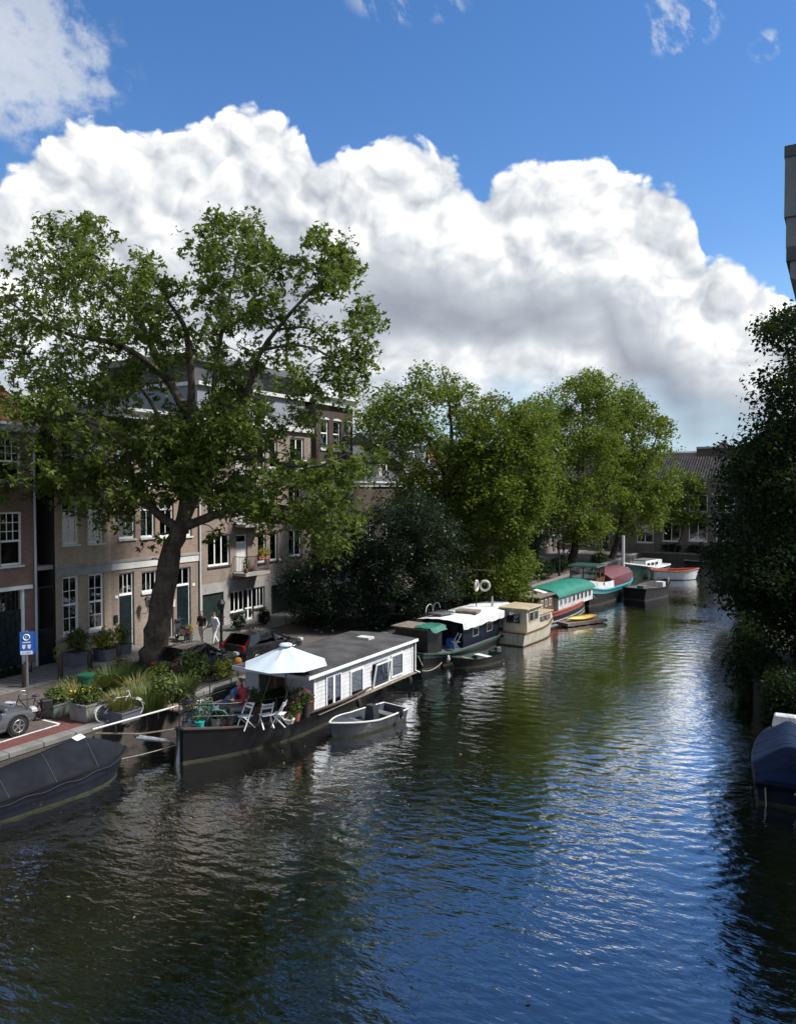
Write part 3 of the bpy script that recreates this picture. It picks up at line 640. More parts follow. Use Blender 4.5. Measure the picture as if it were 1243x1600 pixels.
wall(Cc, 'concrete', 0, LC, 1.1, zb, opsC, name='ground_floor_wall'); wall(Cc, 'brick_greybrown', 0, LC, zb, ZC, opsC)
shell(Cc, 'brick_dark', 0, LC, 1.1, ZC); floors(Cc, 0, LC, (zb, 7.0, 10.0)); flatroof(Cc, 0, LC, ZC)
for k, dzz in enumerate((0, dz2, dz3)):
    for i, r in enumerate(c1[:3] if dzz == dz3 else c1):
        window(Cc, (r[0], r[1], r[2] + dzz, r[3] + dzz), (3, 1, 1, 2)[i], 1, fr=0.10, gb=0.09, curtain=(0, 0.35, 0.3, 0.4)[(i + k) % 4], sill='slate')
    door(Cc, (bd[0], bd[1], bd[2] + dzz, bd[3] + dzz), 0.5, 'offwhite_paint', cols=1, handle=False)
window(Cc, tw, 2, 1, fr=0.12, gb=0.1, sill=None)
for k, dzz in enumerate((0, dz2, dz3)):
    z = bd[2] + dzz; s0, s1 = bd[0] - 0.25, bd[1] + 0.95
    sl_ = MB().bb(0.0, 1.0, s0, s1, z - 0.20, z - 0.03).build('balcony', 'concrete', Cc)
    rl = MB()
    for q in ((0.96, s0 + 0.04, 0.96, s1 - 0.04), (0.04, s0 + 0.04, 0.96, s0 + 0.04), (0.04, s1 - 0.04, 0.96, s1 - 0.04)):
        for zz in (z + 0.08, z + 0.98): rl.bar((q[0], q[1], zz), (q[2], q[3], zz), 0.035)
        L = math.hypot(q[2] - q[0], q[3] - q[1]); n = int(L / 0.11)
        for i in range(n + 1): t = i / n; rl.tube([(q[0] + (q[2] - q[0]) * t, q[1] + (q[3] - q[1]) * t, z + 0.08), (q[0] + (q[2] - q[0]) * t, q[1] + (q[3] - q[1]) * t, z + 0.98)], 0.010, 4)
    rl.build('railing', 'black_paint', sl_)
MB().bb(-0.14, -0.1, g1[0], g1[1], 1.24, g1[3]).build('garage_door', 'garage_green', Cc)
gd = MB().bb(-0.14, -0.1, g2[0], g2[1], 1.24, g2[3])
for i in range(1, 6): s = g2[0] + (g2[1] - g2[0]) * i / 6; gd.bb(-0.1, -0.085, s - 0.015, s + 0.015, 1.24, g2[3])
gd.build('garage_door', 'garage_green', Cc)
window(Cc, w1, 3, 1, fr=0.09, gb=0.07, sill='slate'); window(Cc, w2, 3, 1, fr=0.09, gb=0.07, sill='slate'); window(Cc, wd, 2, 1, mid=0.35, fr=0.10, gb=0.12, brows=1, sill=None, name='glazed_door')
MB().bb(-0.03, 0.22, 0, LC, ZC, ZC + 0.36).build('cornice', 'offwhite_paint', Cc)
# grey attic storey standing back behind the cornice, roof terrace fence, top floor
xa = -0.45; za = onx(440, 622, FX + xa).z; zp = onx(440, 590, FX + xa - 0.9).z
MB().bb(-9, xa, 0.3, LC - 0.1, ZC, za).build('attic_storey', 'render_grey', Cc); MB().bb(-9, xa + 0.25, 0.2, LC, za, za + 0.22).build('attic_cornice', 'offwhite_paint', Cc)
MB().bb(-9, xa - 0.9, 1.0, LC - 0.3, za + 0.3, zp).build('penthouse', 'slate', Cc); MB().bb(-9.2, xa - 0.6, 0.4, LC, zp, zp + 0.4).build('penthouse_roof', 'cornice_zinc', Cc)
fn = MB(); yy = LC - 4.6
while yy < LC - 0.1: fn.bb(xa - 0.02, xa + 0.02, yy, yy + 0.07, za + 0.3, za + 1.35); yy += 0.11
fn.bb(xa - 0.04, xa + 0.04, LC - 4.6, LC - 0.1, za + 1.33, za + 1.4).build('terrace_fence', 'black_paint', Cc)
for s in (2.2, 5.2): window(Cc, (s, s + 1.2, ZC + 0.6, za - 0.35), 2, 1, x=xa + 0.06)
tl = MB(); r_ = (tw[0] + 0.25, tw[1] + 0.25)
tl.grid([[(0.03 + 0.02 * math.sin(k * 1.7), r_[0] + (r_[1] - r_[0]) * k / 8, z + 0.03 * math.sin(k * 0.9) * (z < tw[2] + .5)) for k in range(9)] for z in (tw[2] - 0.05, tw[2] + 0.5, tw[2] + 0.85)])
tg = tl.build('hanging_towel', 'towel', smooth=True); tg.location = Cc.location; tag(tg, 'white sheet hung out of the top floor window of the apartment block', 'towel')
# --- D: dark tall house with arched white windows
D = thing('dark_brick_house', 'tall dark brick house with white cornice and arched white windows beside apartment block', 'house', (FX + 0.35, onx(487, 700, FX).y + 0.05, 0))
LD = onx(545, 700, FX).y - D.location.y; ZD = 15.3
opsD = []
for z in (2.6, 5.9, 9.1, 12.2):
    for s in (0.55, 2.05, 3.45): opsD.append((s, s + 0.95, z, z + 2.1))
wall(D, 'brick_dark', 0, LD, 1.1, ZD, opsD); shell(D, 'brick_dark', 0, LD, 1.1, ZD); floors(D, 0, LD, (5.0, 8.4, 11.6)); flatroof(D, 0, LD, ZD + 0.3)
for r in opsD: window(D, r, 1, 1, mid=0.55, brows=1, fr=0.12)
for r in opsD:
    ar = MB(); c = (r[0] + r[1]) / 2; n = 8
    ar.prism([(0.0, c + 0.52 * math.cos(math.pi * i / n), r[3] + 0.16 * math.sin(math.pi * i / n)) for i in range(n + 1)], (0.05, 0, 0)); ar.build('arch_lintel', 'offwhite_paint', D)
cornice(D, 0, LD, ZD, 0.75, 0.6)
# --- E: row of houses behind the trees
specs = [(48.1, 8.2, 9.6, 'brick_dark', 'slate', 'dark brick house with steep slate roof and white dormers beside the tall dark house'),
         (56.4, 7.0, 10.8, 'brick_greybrown', 'slate', 'grey brown brick house half hidden behind the tall elm'),
         (63.5, 8.0, 10.0, 'brick_red', 'roof_tile_red', 'red brick house with tiled roof mostly hidden behind the elms'),
         (71.6, 7.4, 11.2, 'brick_brown', 'slate', 'brown brick house behind the second tall canal tree'),
         (79.1, 7.8, 10.2, 'brick_dark', 'slate', 'dark brick house with shopfront near the far end of the street'),
         (87.0, 9.5, 10.6, 'brick_greybrown', 'slate', 'last grey brown house of the row before the canal end')]
for k, (y0, L, z1, bm_, rm, lb) in enumerate(specs):
    e = thing(('slate_roof_house', 'brick_house', 'brick_house', 'brick_house', 'shop_house', 'corner_house')[k], lb, 'house', (FX, y0, 0)); ops = []
    n = 3 if L < 7.6 else 4
    for fl in range(3):
        for i in range(n):
            if fl == 0 and i == n - 1: continue
            s = L * (i + 0.5) / n; z = 2.2 + 3.2 * fl
            if z + 1.9 < z1: ops.append((s - 0.5, s + 0.5, z, z + 1.9))
    dr = (L * (n - 0.5) / n - 0.55, L * (n - 0.5) / n + 0.55, 1.24, 4.1)
    wall(e, bm_, 0, L, 1.1, z1, ops + [dr]); shell(e, bm_, 0, L, 1.1, z1); floors(e, 0, L, (4.9, 8.1))
    for r in ops: window(e, r, 2, 1, mid=0.6, brows=1, fr=0.10, sill='offwhite_paint')
    door(e, dr, 0.7, cols=1); cornice(e, 0, L, z1, 0.4, 0.35); gableroof(e, 0, L, z1 + 0.35, 3.2, 9.0, rm)
    for i in range(2):
        s = L * (0.3 + 0.4 * i); dm = MB().bb(-2.6, -0.55, s - 0.6, s + 0.6, z1 + 0.4, z1 + 2.0).build('dormer', 'offwhite_paint', e)
        window(e, (s - 0.42, s + 0.42, z1 + 0.6, z1 + 1.85), 2, 1, x=-0.47, sill=None); MB().prism([(-2.8, s - 0.75, z1 + 2.0), (-2.8, s + 0.75, z1 + 2.0), (-2.8, s, z1 + 2.5)], (2.4, 0, 0)).build('dormer_roof', rm, e)
# --- F: two storey building closing the canal
Fh = thing('canal_end_house', 'long two storey grey brown house with ribbed tile roof closing the canal', 'house', (-36.0, 104.0, 0), R(-90))
def frF(px0, py0, px1, py1):
    pc = (px0 + px1) / 2; a, b, t, u = ony(px0, py1, 104), ony(px1, py1, 104), ony(pc, py0, 104), ony(pc, py1, 104); return (a.x + 36, b.x + 36, u.z, t.z)
ff = [frF(1034, 815, 1062, 846), frF(1075, 815, 1104, 846), frF(994, 818, 1020, 848), frF(1118, 815, 1146, 846), frF(905, 822, 925, 850), frF(875, 822, 893, 850)]
fu = [(r[0], r[1], 6.4, 8.6) for r in ff]; fd = [frF(939, 824, 951, 863), frF(965, 830, 977, 863)]; fd = [(a, b, 1.24, t) for a, b, _, t in fd]
LF = 42.0; brickmat('brick_end', (0.17, 0.135, 0.115), (0.13, 0.105, 0.09), (0.16, 0.145, 0.13), stain=0.5)
wall(Fh, 'brick_end', 0, LF, 1.1, 10.4, ff + fu + fd); shell(Fh, 'brick_dark', 0, LF, 1.1, 10.4); floors(Fh, 0, LF, (5.8,))
for r in ff + fu: window(Fh, r, 2, 1, fr=0.12, gb=0.1, curtain=0.25)
for r in fd: door(Fh, r, 0.6, 'black_paint', cols=1)
for r in fd: MB().lathe([(0.02, 0), (0.12, 0.03), (0.15, 0.14), (0.06, 0.26)], (0.16, r[1] + 0.6, 3.2), 8).build('wall_lamp', 'white_paint', Fh)
MB().bb(-0.02, 0.08, 0, LF, 5.75, 6.0).build('string_course', 'stone_band', Fh); cornice(Fh, 0, LF, 10.4, 0.3, 0.4, 'stone_band')
mat('roof_tile_grey', (0.042, 0.040, 0.042), 0.9, 0.35, 2.0, bump=0.3, spec=0.1); gableroof(Fh, 0, LF, 10.65, 2.9, 10.0, 'roof_tile_grey', rib=0.34)
Gh = thing('rooftop_block', 'red brick rooftops with pale parapets rising behind the ribbed tile roof', 'building', (-36.0, 128.0, 0), R(-90))
gx = [ony(q, 715, 128).x + 36 for q in (1045, 1088, 1150)]; gz = [ony(1060, q, 128).z for q in (708, 716)]
wall(Gh, 'brick_red', 6, gx[1], 1.1, gz[0]); wall(Gh, 'brick_dark', gx[1], gx[2] + 8, 1.1, gz[0] + 0.6, x=0.5); shell(Gh, 'brick_red', 6, gx[2] + 8, 1.1, gz[0] - 0.1)
MB().bb(-0.1, 0.15, 6, gx[1], gz[0], gz[0] + 0.25).build('parapet', 'offwhite_paint', Gh); MB().bb(-3, 0.7, gx[1], gx[2] + 8, gz[0] + 0.6, gz[0] + 0.9).build('parapet', 'zinc', Gh)
MB().bb(0.0, 1.8, gx[0] + 2.0, gx[0] + 3.9, gz[0] - 2.0, gz[0] - 1.2).build('roof_hatch', 'white_paint', Gh); MB().bb(-2.5, -1.5, gx[1] + 3, gx[1] + 4.2, gz[0] + 0.9, gz[0] + 1.6).build('chimney', 'brick_red', Gh)
# --- right edge: grey building at the waterside with a heavy stepped cornice
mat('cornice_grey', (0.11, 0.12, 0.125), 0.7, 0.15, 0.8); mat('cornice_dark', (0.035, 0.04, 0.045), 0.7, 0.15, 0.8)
YR = 14.0
def rx(px): return ony(px, 600, YR).x
def rz_(py): return ony(1235, py, YR).z
Hh = thing('waterside_building', 'grey building at the right edge with stepped overhanging cornice', 'building', (0, YR, 0))
xw = rx(1264)
MB().bb(xw, 8.0, 0, 14, 0.0, rz_(340)).build('wall', 'cornice_grey', Hh)
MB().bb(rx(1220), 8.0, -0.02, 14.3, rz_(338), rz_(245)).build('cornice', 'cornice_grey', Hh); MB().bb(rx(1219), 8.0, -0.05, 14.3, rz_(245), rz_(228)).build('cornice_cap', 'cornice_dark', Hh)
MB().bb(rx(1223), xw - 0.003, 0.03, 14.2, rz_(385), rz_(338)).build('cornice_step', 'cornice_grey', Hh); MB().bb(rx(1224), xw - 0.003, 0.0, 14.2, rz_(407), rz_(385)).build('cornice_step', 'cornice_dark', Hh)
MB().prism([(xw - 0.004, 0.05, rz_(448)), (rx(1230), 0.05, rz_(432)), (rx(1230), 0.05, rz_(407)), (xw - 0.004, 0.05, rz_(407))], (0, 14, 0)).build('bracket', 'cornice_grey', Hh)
# ------------------------------------------------------------------ trees
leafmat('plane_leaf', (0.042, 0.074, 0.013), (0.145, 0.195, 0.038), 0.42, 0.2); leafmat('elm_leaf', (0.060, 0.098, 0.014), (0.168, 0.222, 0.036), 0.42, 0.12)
leafmat('holly_leaf', (0.008, 0.018, 0.010), (0.021, 0.040, 0.024), 0.12, 0.18); leafmat('shade_leaf', (0.007, 0.016, 0.007), (0.017, 0.033, 0.013), 0.10, 0.04)  # shade_leaf: the right bank's shade put into the leaf colour
leafmat('lime_leaf', (0.045, 0.075, 0.012), (0.12, 0.165, 0.03), 0.32); leafmat('shrub_leaf', (0.03, 0.055, 0.012), (0.09, 0.13, 0.025), 0.25)
leafmat('yellow_leaf', (0.12, 0.15, 0.02), (0.30, 0.30, 0.04), 0.3); leafmat('grass_leaf', (0.05, 0.085, 0.018), (0.15, 0.19, 0.05), 0.3); leafmat('dry_grass', (0.16, 0.16, 0.05), (0.30, 0.28, 0.11), 0.3)
barkmat('plane_bark', (0.045, 0.036, 0.028), (0.105, 0.088, 0.07), 3.0); barkmat('dark_bark', (0.028, 0.024, 0.02), (0.07, 0.06, 0.05), 4.0)
TPL = {'plane': (np.array([(0, 0, 0), (-.24, .5, .03), (0, 1, -.12), (.24, .5, .03), (-.52, .12, 0), (-.78, .60, -.12), (-.2, .46, .03), (.52, .12, 0), (.78, .60, -.12), (.2, .46, .03)], float),
                 np.array([(0, 3, 2, 1), (0, 6, 5, 4), (0, 7, 8, 9)])),
       'oval': (np.array([(0, 0, 0), (-.30, .48, .07), (0, 1, -.08), (.30, .48, .07)], float), np.array([(0, 3, 2, 1)])),
       'blade': (np.array([(-.5, 0, 0), (.5, 0, 0), (.42, .5, 0), (-.42, .5, 0), (.08, 1, -.25), (-.08, 1, -.25)], float), np.array([(0, 1, 2, 3), (3, 2, 4, 5)]))}
def leafmesh(P, size, tpl, rs, upb=0.9, name='crown', m='elm_leaf', parent=None, jit=0.5, nrm=None):
    P = np.asarray(P, float); n = len(P); T, Fc = TPL[tpl]
    N = rs.randn(n, 3) * 0.75 + np.array([0, 0, upb])
    if nrm is not None: N = N + nrm
    N /= np.linalg.norm(N, axis=1, keepdims=True) + 1e-9
    t = rs.randn(n, 3); t[:, 2] -= 0.45; t -= N * (t * N).sum(1, keepdims=True); t /= np.linalg.norm(t, axis=1, keepdims=True) + 1e-9
    b = np.cross(t, N); s = (size * (1 + jit * (rs.rand(n) * 2 - 1)))[:, None, None]
    V = P[:, None, :] + s * (T[None, :, 0:1] * b[:, None, :] + T[None, :, 1:2] * t[:, None, :] + T[None, :, 2:3] * N[:, None, :])
    F_ = (np.arange(n)[:, None, None] * len(T) + Fc[None]).reshape(-1, 4)
    return npmesh(name, V.reshape(-1, 3), F_, m, parent)
def inpoly(px, py, poly):
    c = False; j = len(poly) - 1
    for i in range(len(poly)):
        xi, yi = poly[i]; xj, yj = poly[j]
        if (yi > py) != (yj > py) and px < (xj - xi) * (py - yi) / (yj - yi) + xi: c = not c
        j = i
    return c
def edgedist(px, py, poly):
    d = 1e9
    for i in range(len(poly)):
        a, b = np.array(poly[i - 1], float), np.array(poly[i], float); p = np.array((px, py)); t = np.clip(np.dot(p - a, b - a) / (np.dot(b - a, b - a) + 1e-9), 0, 1)
        d = min(d, np.linalg.norm(p - a - t * (b - a)))
    return d
def clumps_in(poly, n, dep, rdep, rad, rs, inset=0.55):
    """clump centres inside an outline at a distance, spread in depth as a rounded crown is"""
    xs = [p[0] for p in poly]; ys = [p[1] for p in poly]; out = []; tries = 0; ppm = FPX / dep
    while len(out) < n and tries < n * 60:
        tries += 1; x = rs.uniform(min(xs), max(xs)); y = rs.uniform(min(ys), max(ys))
        if not inpoly(x, y, poly): continue
        e = edgedist(x, y, poly) / ppm
        if e < rad * inset * 0.6: continue
        h = min(rdep, rdep * 0.25 + 1.05 * math.sqrt(max(0, e) * rdep * 0.9)); dd = rs.uniform(-1, 1); dd = math.copysign(abs(dd) ** 0.6, dd) * h
        p = atd(x, y, dep + dd)
        if any((p - q).length < rad * 0.55 for q, _ in out[-40:]): continue
        out.append((p, rad * rs.uniform(0.5, 1.3)))
    return out
def tree(name, label, cat, base, limbs, groups, leaf, tpl, size, bark, seed, dep, sprays=13, per=13, spread=0.36, rdep=4.0, group=None, upb=0.9, twig=0.5, flat=0.75, droop=0.0, limbleaf=0.0):
    """limbs: [(points [(px, py, depth offset)], r0, r1)], groups: [(outline, clumps, radius)]"""
    rs = np.random.RandomState(seed); root = thing(name, label, cat, base, 0, group); B_ = Vector(base); nodes = []; tb = MB()
    for pts, r0, r1 in limbs:
        P = [(atd(x, y, dep + o) if not isinstance(x, Vector) else x) - B_ for x, y, o in pts]
        Q = [P[0]]     # smooth the polyline
        for i in range(len(P) - 1):
            p0, p1, p2, p3 = P[max(0, i - 1)], P[i], P[i + 1], P[min(len(P) - 1, i + 2)]
            for k in range(1, 6):
                t = k / 5; q = 0.5 * ((2 * p1) + (p2 - p0) * t + (2 * p0 - 5 * p1 + 4 * p2 - p3) * t * t + (3 * p1 - p0 - 3 * p2 + p3) * t ** 3)
                Q.append(q + Vector(rs.randn(3)) * 0.018 * (0.4 + r1 * 4))
        L = len(Q); rr = [r0 + (r1 - r0) * (i / (L - 1)) ** 0.8 for i in range(L)]
        rr = [r * (1 + 0.06 * rs.randn()) for r in rr]
        tb.tube(Q, rr, 10 if r0 > 0.25 else 6)
        nodes += [(q, rr[i]) for i, q in enumerate(Q)][2:]
    cl = []
    for gq in groups: cl += [(p, r, gq[3] if len(gq) > 3 else 1.0) for p, r in clumps_in(gq[0], gq[1], dep, rdep, gq[2], rs)]
    cl = [(p - B_, r, k) for p, r, k in cl]
    if limbleaf:   # short leafy shoots along the limbs
        cl += [(q + Vector(rs.randn(3)) * 0.55, 0.4, 0.4) for q, rq in nodes if rq < 0.2 and rs.rand() < limbleaf]
    cl.sort(key=lambda c: min((c[0] - q).length for q, _ in nodes))
    pts = []; tw = MB()
    for c, r, dens in cl:
        bq, br = min(nodes, key=lambda q: (c - q[0]).length + max(0, q[0].z - c.z) * 1.2)
        L = (c - bq).length; r0 = min(br * 0.6, 0.018 + 0.017 * L ** 0.9)
        pp = []
        for k in range(5):
            t = k / 4; q = bq.lerp(c, t); q.z += math.sin(t * math.pi) * 0.10 * L; q += Vector(rs.randn(3)) * 0.045 * L * math.sin(t * math.pi); pp.append(q)
        tb.tube(pp, [r0 + (0.014 - r0) * k / 4 for k in range(5)], 5, cap=False); nodes += [(pp[k], max(0.016, r0 + (0.014 - r0) * k / 4)) for k in (2, 3, 4)]
        ns = max(2, int(sprays * dens * rs.uniform(0.6, 1.4)))
        for _ in range(ns):
            d = rs.randn(3); d /= np.linalg.norm(d); rad_ = r * (0.35 + 0.65 * rs.rand() ** 0.5); s = np.array(c) + d * rad_ * np.array([1, 1, flat])
            if rs.rand() < twig: tw.tube([c, Vector(s)], [0.012, 0.005], 3, cap=False)
            n = max(3, int(per * rs.uniform(0.6, 1.4))); dr_ = d * np.array([1, 1, .3]) * 0.8 + np.array([0, 0, -0.75]); tt_ = rs.rand(n, 1) ** 0.8
            pts.append(s + rs.randn(n, 3) * spread * np.array([1, 1, 0.7]) if not droop else s + tt_ * dr_ * droop * rs.uniform(.6, 1.3) + rs.randn(n, 3) * spread * 0.42)
    k0 = len(tb.v); tb.v += tw.v; tb.f += [tuple(i + k0 for i in f) for f in tw.f]
    tb.build('trunk', bark, root, smooth=60, recalc=False)
    leafmesh(np.concatenate(pts), size, tpl, rs, upb, 'crown', leaf, root)
    return root
# the big plane tree
def dep_of(p): return (Vector(p) - CAMP).dot(FW)
PT = onz(240, 1047, 1.2); dPT = dep_of(PT)
limbs = [([(236, 1056, 0), (243, 1010, 0), (252, 950, 0), (264, 880, 0), (282, 822, 0)], 0.68, 0.39),
         ([(282, 826, 0), (246, 802, -.6), (207, 750, -1.4), (190, 690, -2.0), (120, 650, -2.6), (60, 640, -3)], 0.26, 0.04),
         ([(284, 830, 0), (289, 783, .1), (294, 720, .3), (299, 609, 0), (290, 517, -.5), (262, 470, -1.0), (230, 420, -1.2)], 0.33, 0.04),
         ([(288, 815, 0), (312, 752, .5), (328, 696, .8), (338, 570, 1.0), (357, 469, 1.2), (374, 390, 1.0)], 0.27, 0.03),
         ([(312, 770, .4), (340, 722, 0), (386, 612, -.6), (410, 546, -1.0), (463, 479, -1.4), (521, 421, -1.6), (540, 382, -1.6)], 0.20, 0.03),
         ([(314, 750, .2), (350, 722, -1), (386, 715, -1.6), (483, 730, -2.2), (545, 708, -2.4)], 0.20, 0.03),
         ([(292, 822, 0), (350, 800, -.8), (420, 790, -1.4), (500, 800, -2.0), (545, 770, -2.2)], 0.24, 0.03),
         ([(296, 650, .2), (256, 582, .8), (212, 493, 1.5), (145, 421, 2.0), (100, 360, 2.0)], 0.26, 0.04),
         ([(262, 592, .6), (190, 540, -.4), (100, 520, -1.0), (10, 470, -1.6)], 0.20, 0.04),
         ([(290, 790, 0), (270, 700, 2.0), (230, 620, 3.6), (180, 560, 4.6)], 0.24, 0.04),
         ([(300, 760, .3), (340, 680, 2.6), (390, 610, 4.0), (420, 560, 4.8)], 0.2, 0.04),
         ([(410, 546, -1.0), (470, 540, -1.6), (520, 560, -2), (545, 590, -2.2)], 0.08, 0.02),
         ([(430, 515, -1.2), (480, 512, -.6), (520, 535, -.4), (560, 520, -.2)], 0.07, 0.02)]
groups = [([(-70, 430), (0, 395), (55, 375), (80, 318), (118, 335), (165, 330), (185, 370), (235, 385), (285, 440), (312, 520), (290, 570), (230, 580), (150, 560), (60, 560), (-70, 570)], 84, 0.85, 0.8),
          ([(-70, 560), (60, 545), (150, 545), (230, 590), (250, 650), (330, 640), (330, 690), (200, 705), (170, 775), (120, 770), (40, 785), (-70, 785)], 92, 0.9),
          ([(60, 690), (250, 690), (275, 745), (215, 805), (155, 830), (120, 790), (60, 780)], 30, 0.7, 0.7),
          ([(280, 375), (305, 345), (345, 318), (400, 328), (432, 370), (455, 400), (458, 480), (430, 525), (380, 500), (330, 520), (305, 480), (298, 430)], 58, 0.62, 0.55),
          ([(455, 375), (500, 352), (542, 366), (558, 430), (520, 475), (465, 450)], 24, 0.55, 0.6), ([(540, 440), (590, 478), (588, 540), (560, 605), (515, 645), (488, 600), (530, 560), (548, 500)], 26, 0.48, 0.5),
          ([(240, 640), (330, 630), (420, 640), (425, 690), (340, 725), (335, 765), (270, 790), (230, 720)], 56, 0.65, 0.85),
          ([(335, 765), (400, 712), (480, 720), (540, 685), (600, 700), (585, 760), (545, 850), (500, 875), (470, 825), (420, 830), (345, 825)], 64, 0.62, 0.7),
          ([(290, 470), (380, 480), (430, 560), (400, 600), (320, 590)], 14, 0.6, 0.5), ([(425, 560), (515, 560), (510, 660), (440, 680)], 16, 0.45, 0.5), ([(330, 590), (420, 600), (430, 690), (330, 700)], 22, 0.6, 0.8)]
tree('plane_tree', 'large plane tree with thick leaning trunk rising from the planted bed on the street', 'tree', PT, limbs, groups, 'plane_leaf', 'plane', 0.165, 'plane_bark', 11, dPT, 13, 12, 0.30, 4.6, None, droop=0.55, limbleaf=0.55)
# elms further along the quay
def treeat(px, py, x): p = onx(px, py, x); return Vector((p.x, p.y, 1.2))
b2 = treeat(668, 930, -25.0); d2_ = dep_of(b2)
def g0(b): return (b, 0, 0)
limbs2 = [([g0(b2), (672, 880, 0), (690, 820, 0), (700, 750, 0)], 0.42, 0.28), ([(700, 755, 0), (670, 690, -.5), (640, 640, -1), (600, 600, -1.4)], 0.2, 0.04), ([(700, 755, 0), (705, 680, .5), (700, 620, .5), (690, 575, .5)], 0.22, 0.04),
          ([(700, 755, 0), (740, 690, .4), (770, 640, .6), (790, 620, .6)], 0.2, 0.04), ([(695, 790, 0), (740, 760, -1), (800, 740, -1.5)], 0.16, 0.04), ([(690, 820, 0), (730, 830, -1.5), (770, 850, -2)], 0.12, 0.03), ([(700, 740, 0), (720, 690, 3), (740, 640, 4.5)], 0.16, 0.04)]
groups2 = [([(552, 630), (575, 598), (620, 590), (640, 572), (690, 556), (728, 568), (745, 605), (720, 680), (690, 740), (640, 730), (590, 715), (555, 690)], 56, 1.0),
           ([(735, 610), (790, 618), (825, 655), (850, 690), (856, 745), (848, 800), (805, 842), (740, 830), (690, 800), (690, 720), (715, 660)], 165, 1.1),
           ([(690, 800), (740, 830), (805, 842), (830, 870), (825, 920), (780, 932), (735, 925), (700, 900), (690, 850)], 60, 0.9), ([(630, 720), (700, 730), (700, 830), (650, 810)], 26, 0.9), ([(785, 640), (850, 610), (872, 690), (862, 770), (830, 800)], 34, 1.0), ([(560, 690), (640, 720), (660, 790), (620, 790), (570, 740)], 10, 0.8, 0.6)]
tree('elm_tree', 'tall olive green elm with thin see-through top, nearest of the quay elms', 'tree', b2, limbs2, groups2, 'elm_leaf', 'oval', 0.21, 'dark_bark', 21, d2_, 16, 18, 0.40, 5.0, 'elms along the quay', droop=0.9)
b3 = treeat(888, 905, -24.6); d3_ = dep_of(b3)
limbs3 = [([g0(b3), (892, 880, 0), (900, 845, 0), (905, 800, 0)], 0.55, 0.36), ([(904, 805, 0), (870, 740, -.6), (855, 680, -1), (850, 640, -1)], 0.28, 0.05), ([(904, 805, 0), (912, 720, .4), (910, 640, .6), (906, 590, .6)], 0.3, 0.05), ([(900, 830, 0), (935, 780, -1), (960, 740, -1.6)], 0.2, 0.05), ([(904, 800, 0), (915, 720, 3.5), (920, 650, 5.0)], 0.2, 0.05)]
groups3 = [([(786, 690), (806, 655), (845, 605), (880, 590), (905, 566), (935, 575), (958, 605), (965, 680), (965, 780), (945, 835), (880, 850), (840, 825), (800, 790)], 190, 1.25)]
tree('elm_tree', 'broad olive green elm with leaning trunk standing in the middle of the quay trees', 'tree', b3, limbs3, groups3, 'elm_leaf', 'oval', 0.26, 'dark_bark', 33, d3_, 17, 18, 0.46, 5.5, 'elms along the quay', droop=1.1)
b3b = Vector((-23.2, 90.0, 1.2)); d3b = dep_of(b3b)
tree('elm_tree', 'farthest quay elm with rounded crown before the house closing the canal', 'tree', b3b, [([g0(b3b), (968, 830, 0), (975, 780, 0), (985, 720, 0), (990, 640, 0)], 0.45, 0.08), ([(975, 780, 0), (1010, 720, -.5), (1030, 670, -1)], 0.22, 0.05), ([(975, 790, 0), (950, 720, .5), (945, 650, .5)], 0.22, 0.05)],
     [([(930, 640), (955, 602), (990, 586), (1025, 635), (1052, 660), (1045, 730), (1050, 790), (1010, 832), (960, 828), (930, 800)], 105, 1.5)], 'elm_leaf', 'oval', 0.32, 'dark_bark', 35, d3b, 17, 18, 0.55, 5.5, 'elms along the quay', droop=1.3)
b3c = treeat(838, 905, -25.5)
tree('street_tree', 'small dark leaved tree filling the gap between the two quay elms', 'tree', b3c, [([g0(b3c), (836, 880, 0), (838, 850, 0), (832, 810, 0)], 0.24, 0.12)], [([(800, 780), (850, 770), (872, 830), (860, 872), (815, 880), (798, 840)], 26, 0.95)], 'shade_leaf', 'oval', 0.26, 'dark_bark', 36, dep_of(b3c), 13, 13, 0.42, 3.0)
b4 = treeat(672, 940, -26.0)
tree('elder_tree', 'low dark tree on the street between the evergreen bush and left elm', 'tree', b4, [([g0(b4), (672, 900, 0), (668, 860, 0), (662, 820, 0)], 0.16, 0.06)], [([(610, 780), (690, 770), (735, 830), (740, 920), (690, 945), (640, 930), (610, 860)], 60, 0.9)], 'shade_leaf', 'oval', 0.2, 'dark_bark', 38, dep_of(b4), 15, 15, 0.4, 2.6)
# dark evergreen by the houseboat
b5 = Vector((-24.6, onx(575, 1000, -24.6).y, 1.2)); d5 = dep_of(b5)
tree('holly_bush', 'wide blue-green evergreen bush overhanging the quay behind the white houseboat', 'bush', b5,
     [([g0(b5), (570, 960, 0), (565, 900, 0), (560, 840, 0)], 0.2, 0.06), ([(570, 960, 0), (520, 910, -.5), (480, 880, -1)], 0.12, 0.03), ([(570, 960, 0), (620, 900, .3), (660, 870, .5)], 0.12, 0.03), ([(570, 970, 0), (600, 960, -1.6), (630, 960, -2.4)], 0.09, 0.03)],
     [([(450, 880), (478, 838), (505, 808), (555, 788), (612, 795), (650, 812), (690, 855), (697, 905), (668, 940), (645, 985), (600, 1004), (540, 1002), (490, 1000), (458, 960)], 140, 0.8), ([(600, 775), (655, 762), (700, 800), (728, 850), (716, 930), (660, 960), (640, 880)], 36, 0.8), ([(440, 900), (470, 880), (480, 960), (450, 950)], 7, 0.5)], 'holly_leaf', 'oval', 0.14, 'dark_bark', 51, d5, 22, 20, 0.30, 2.6)
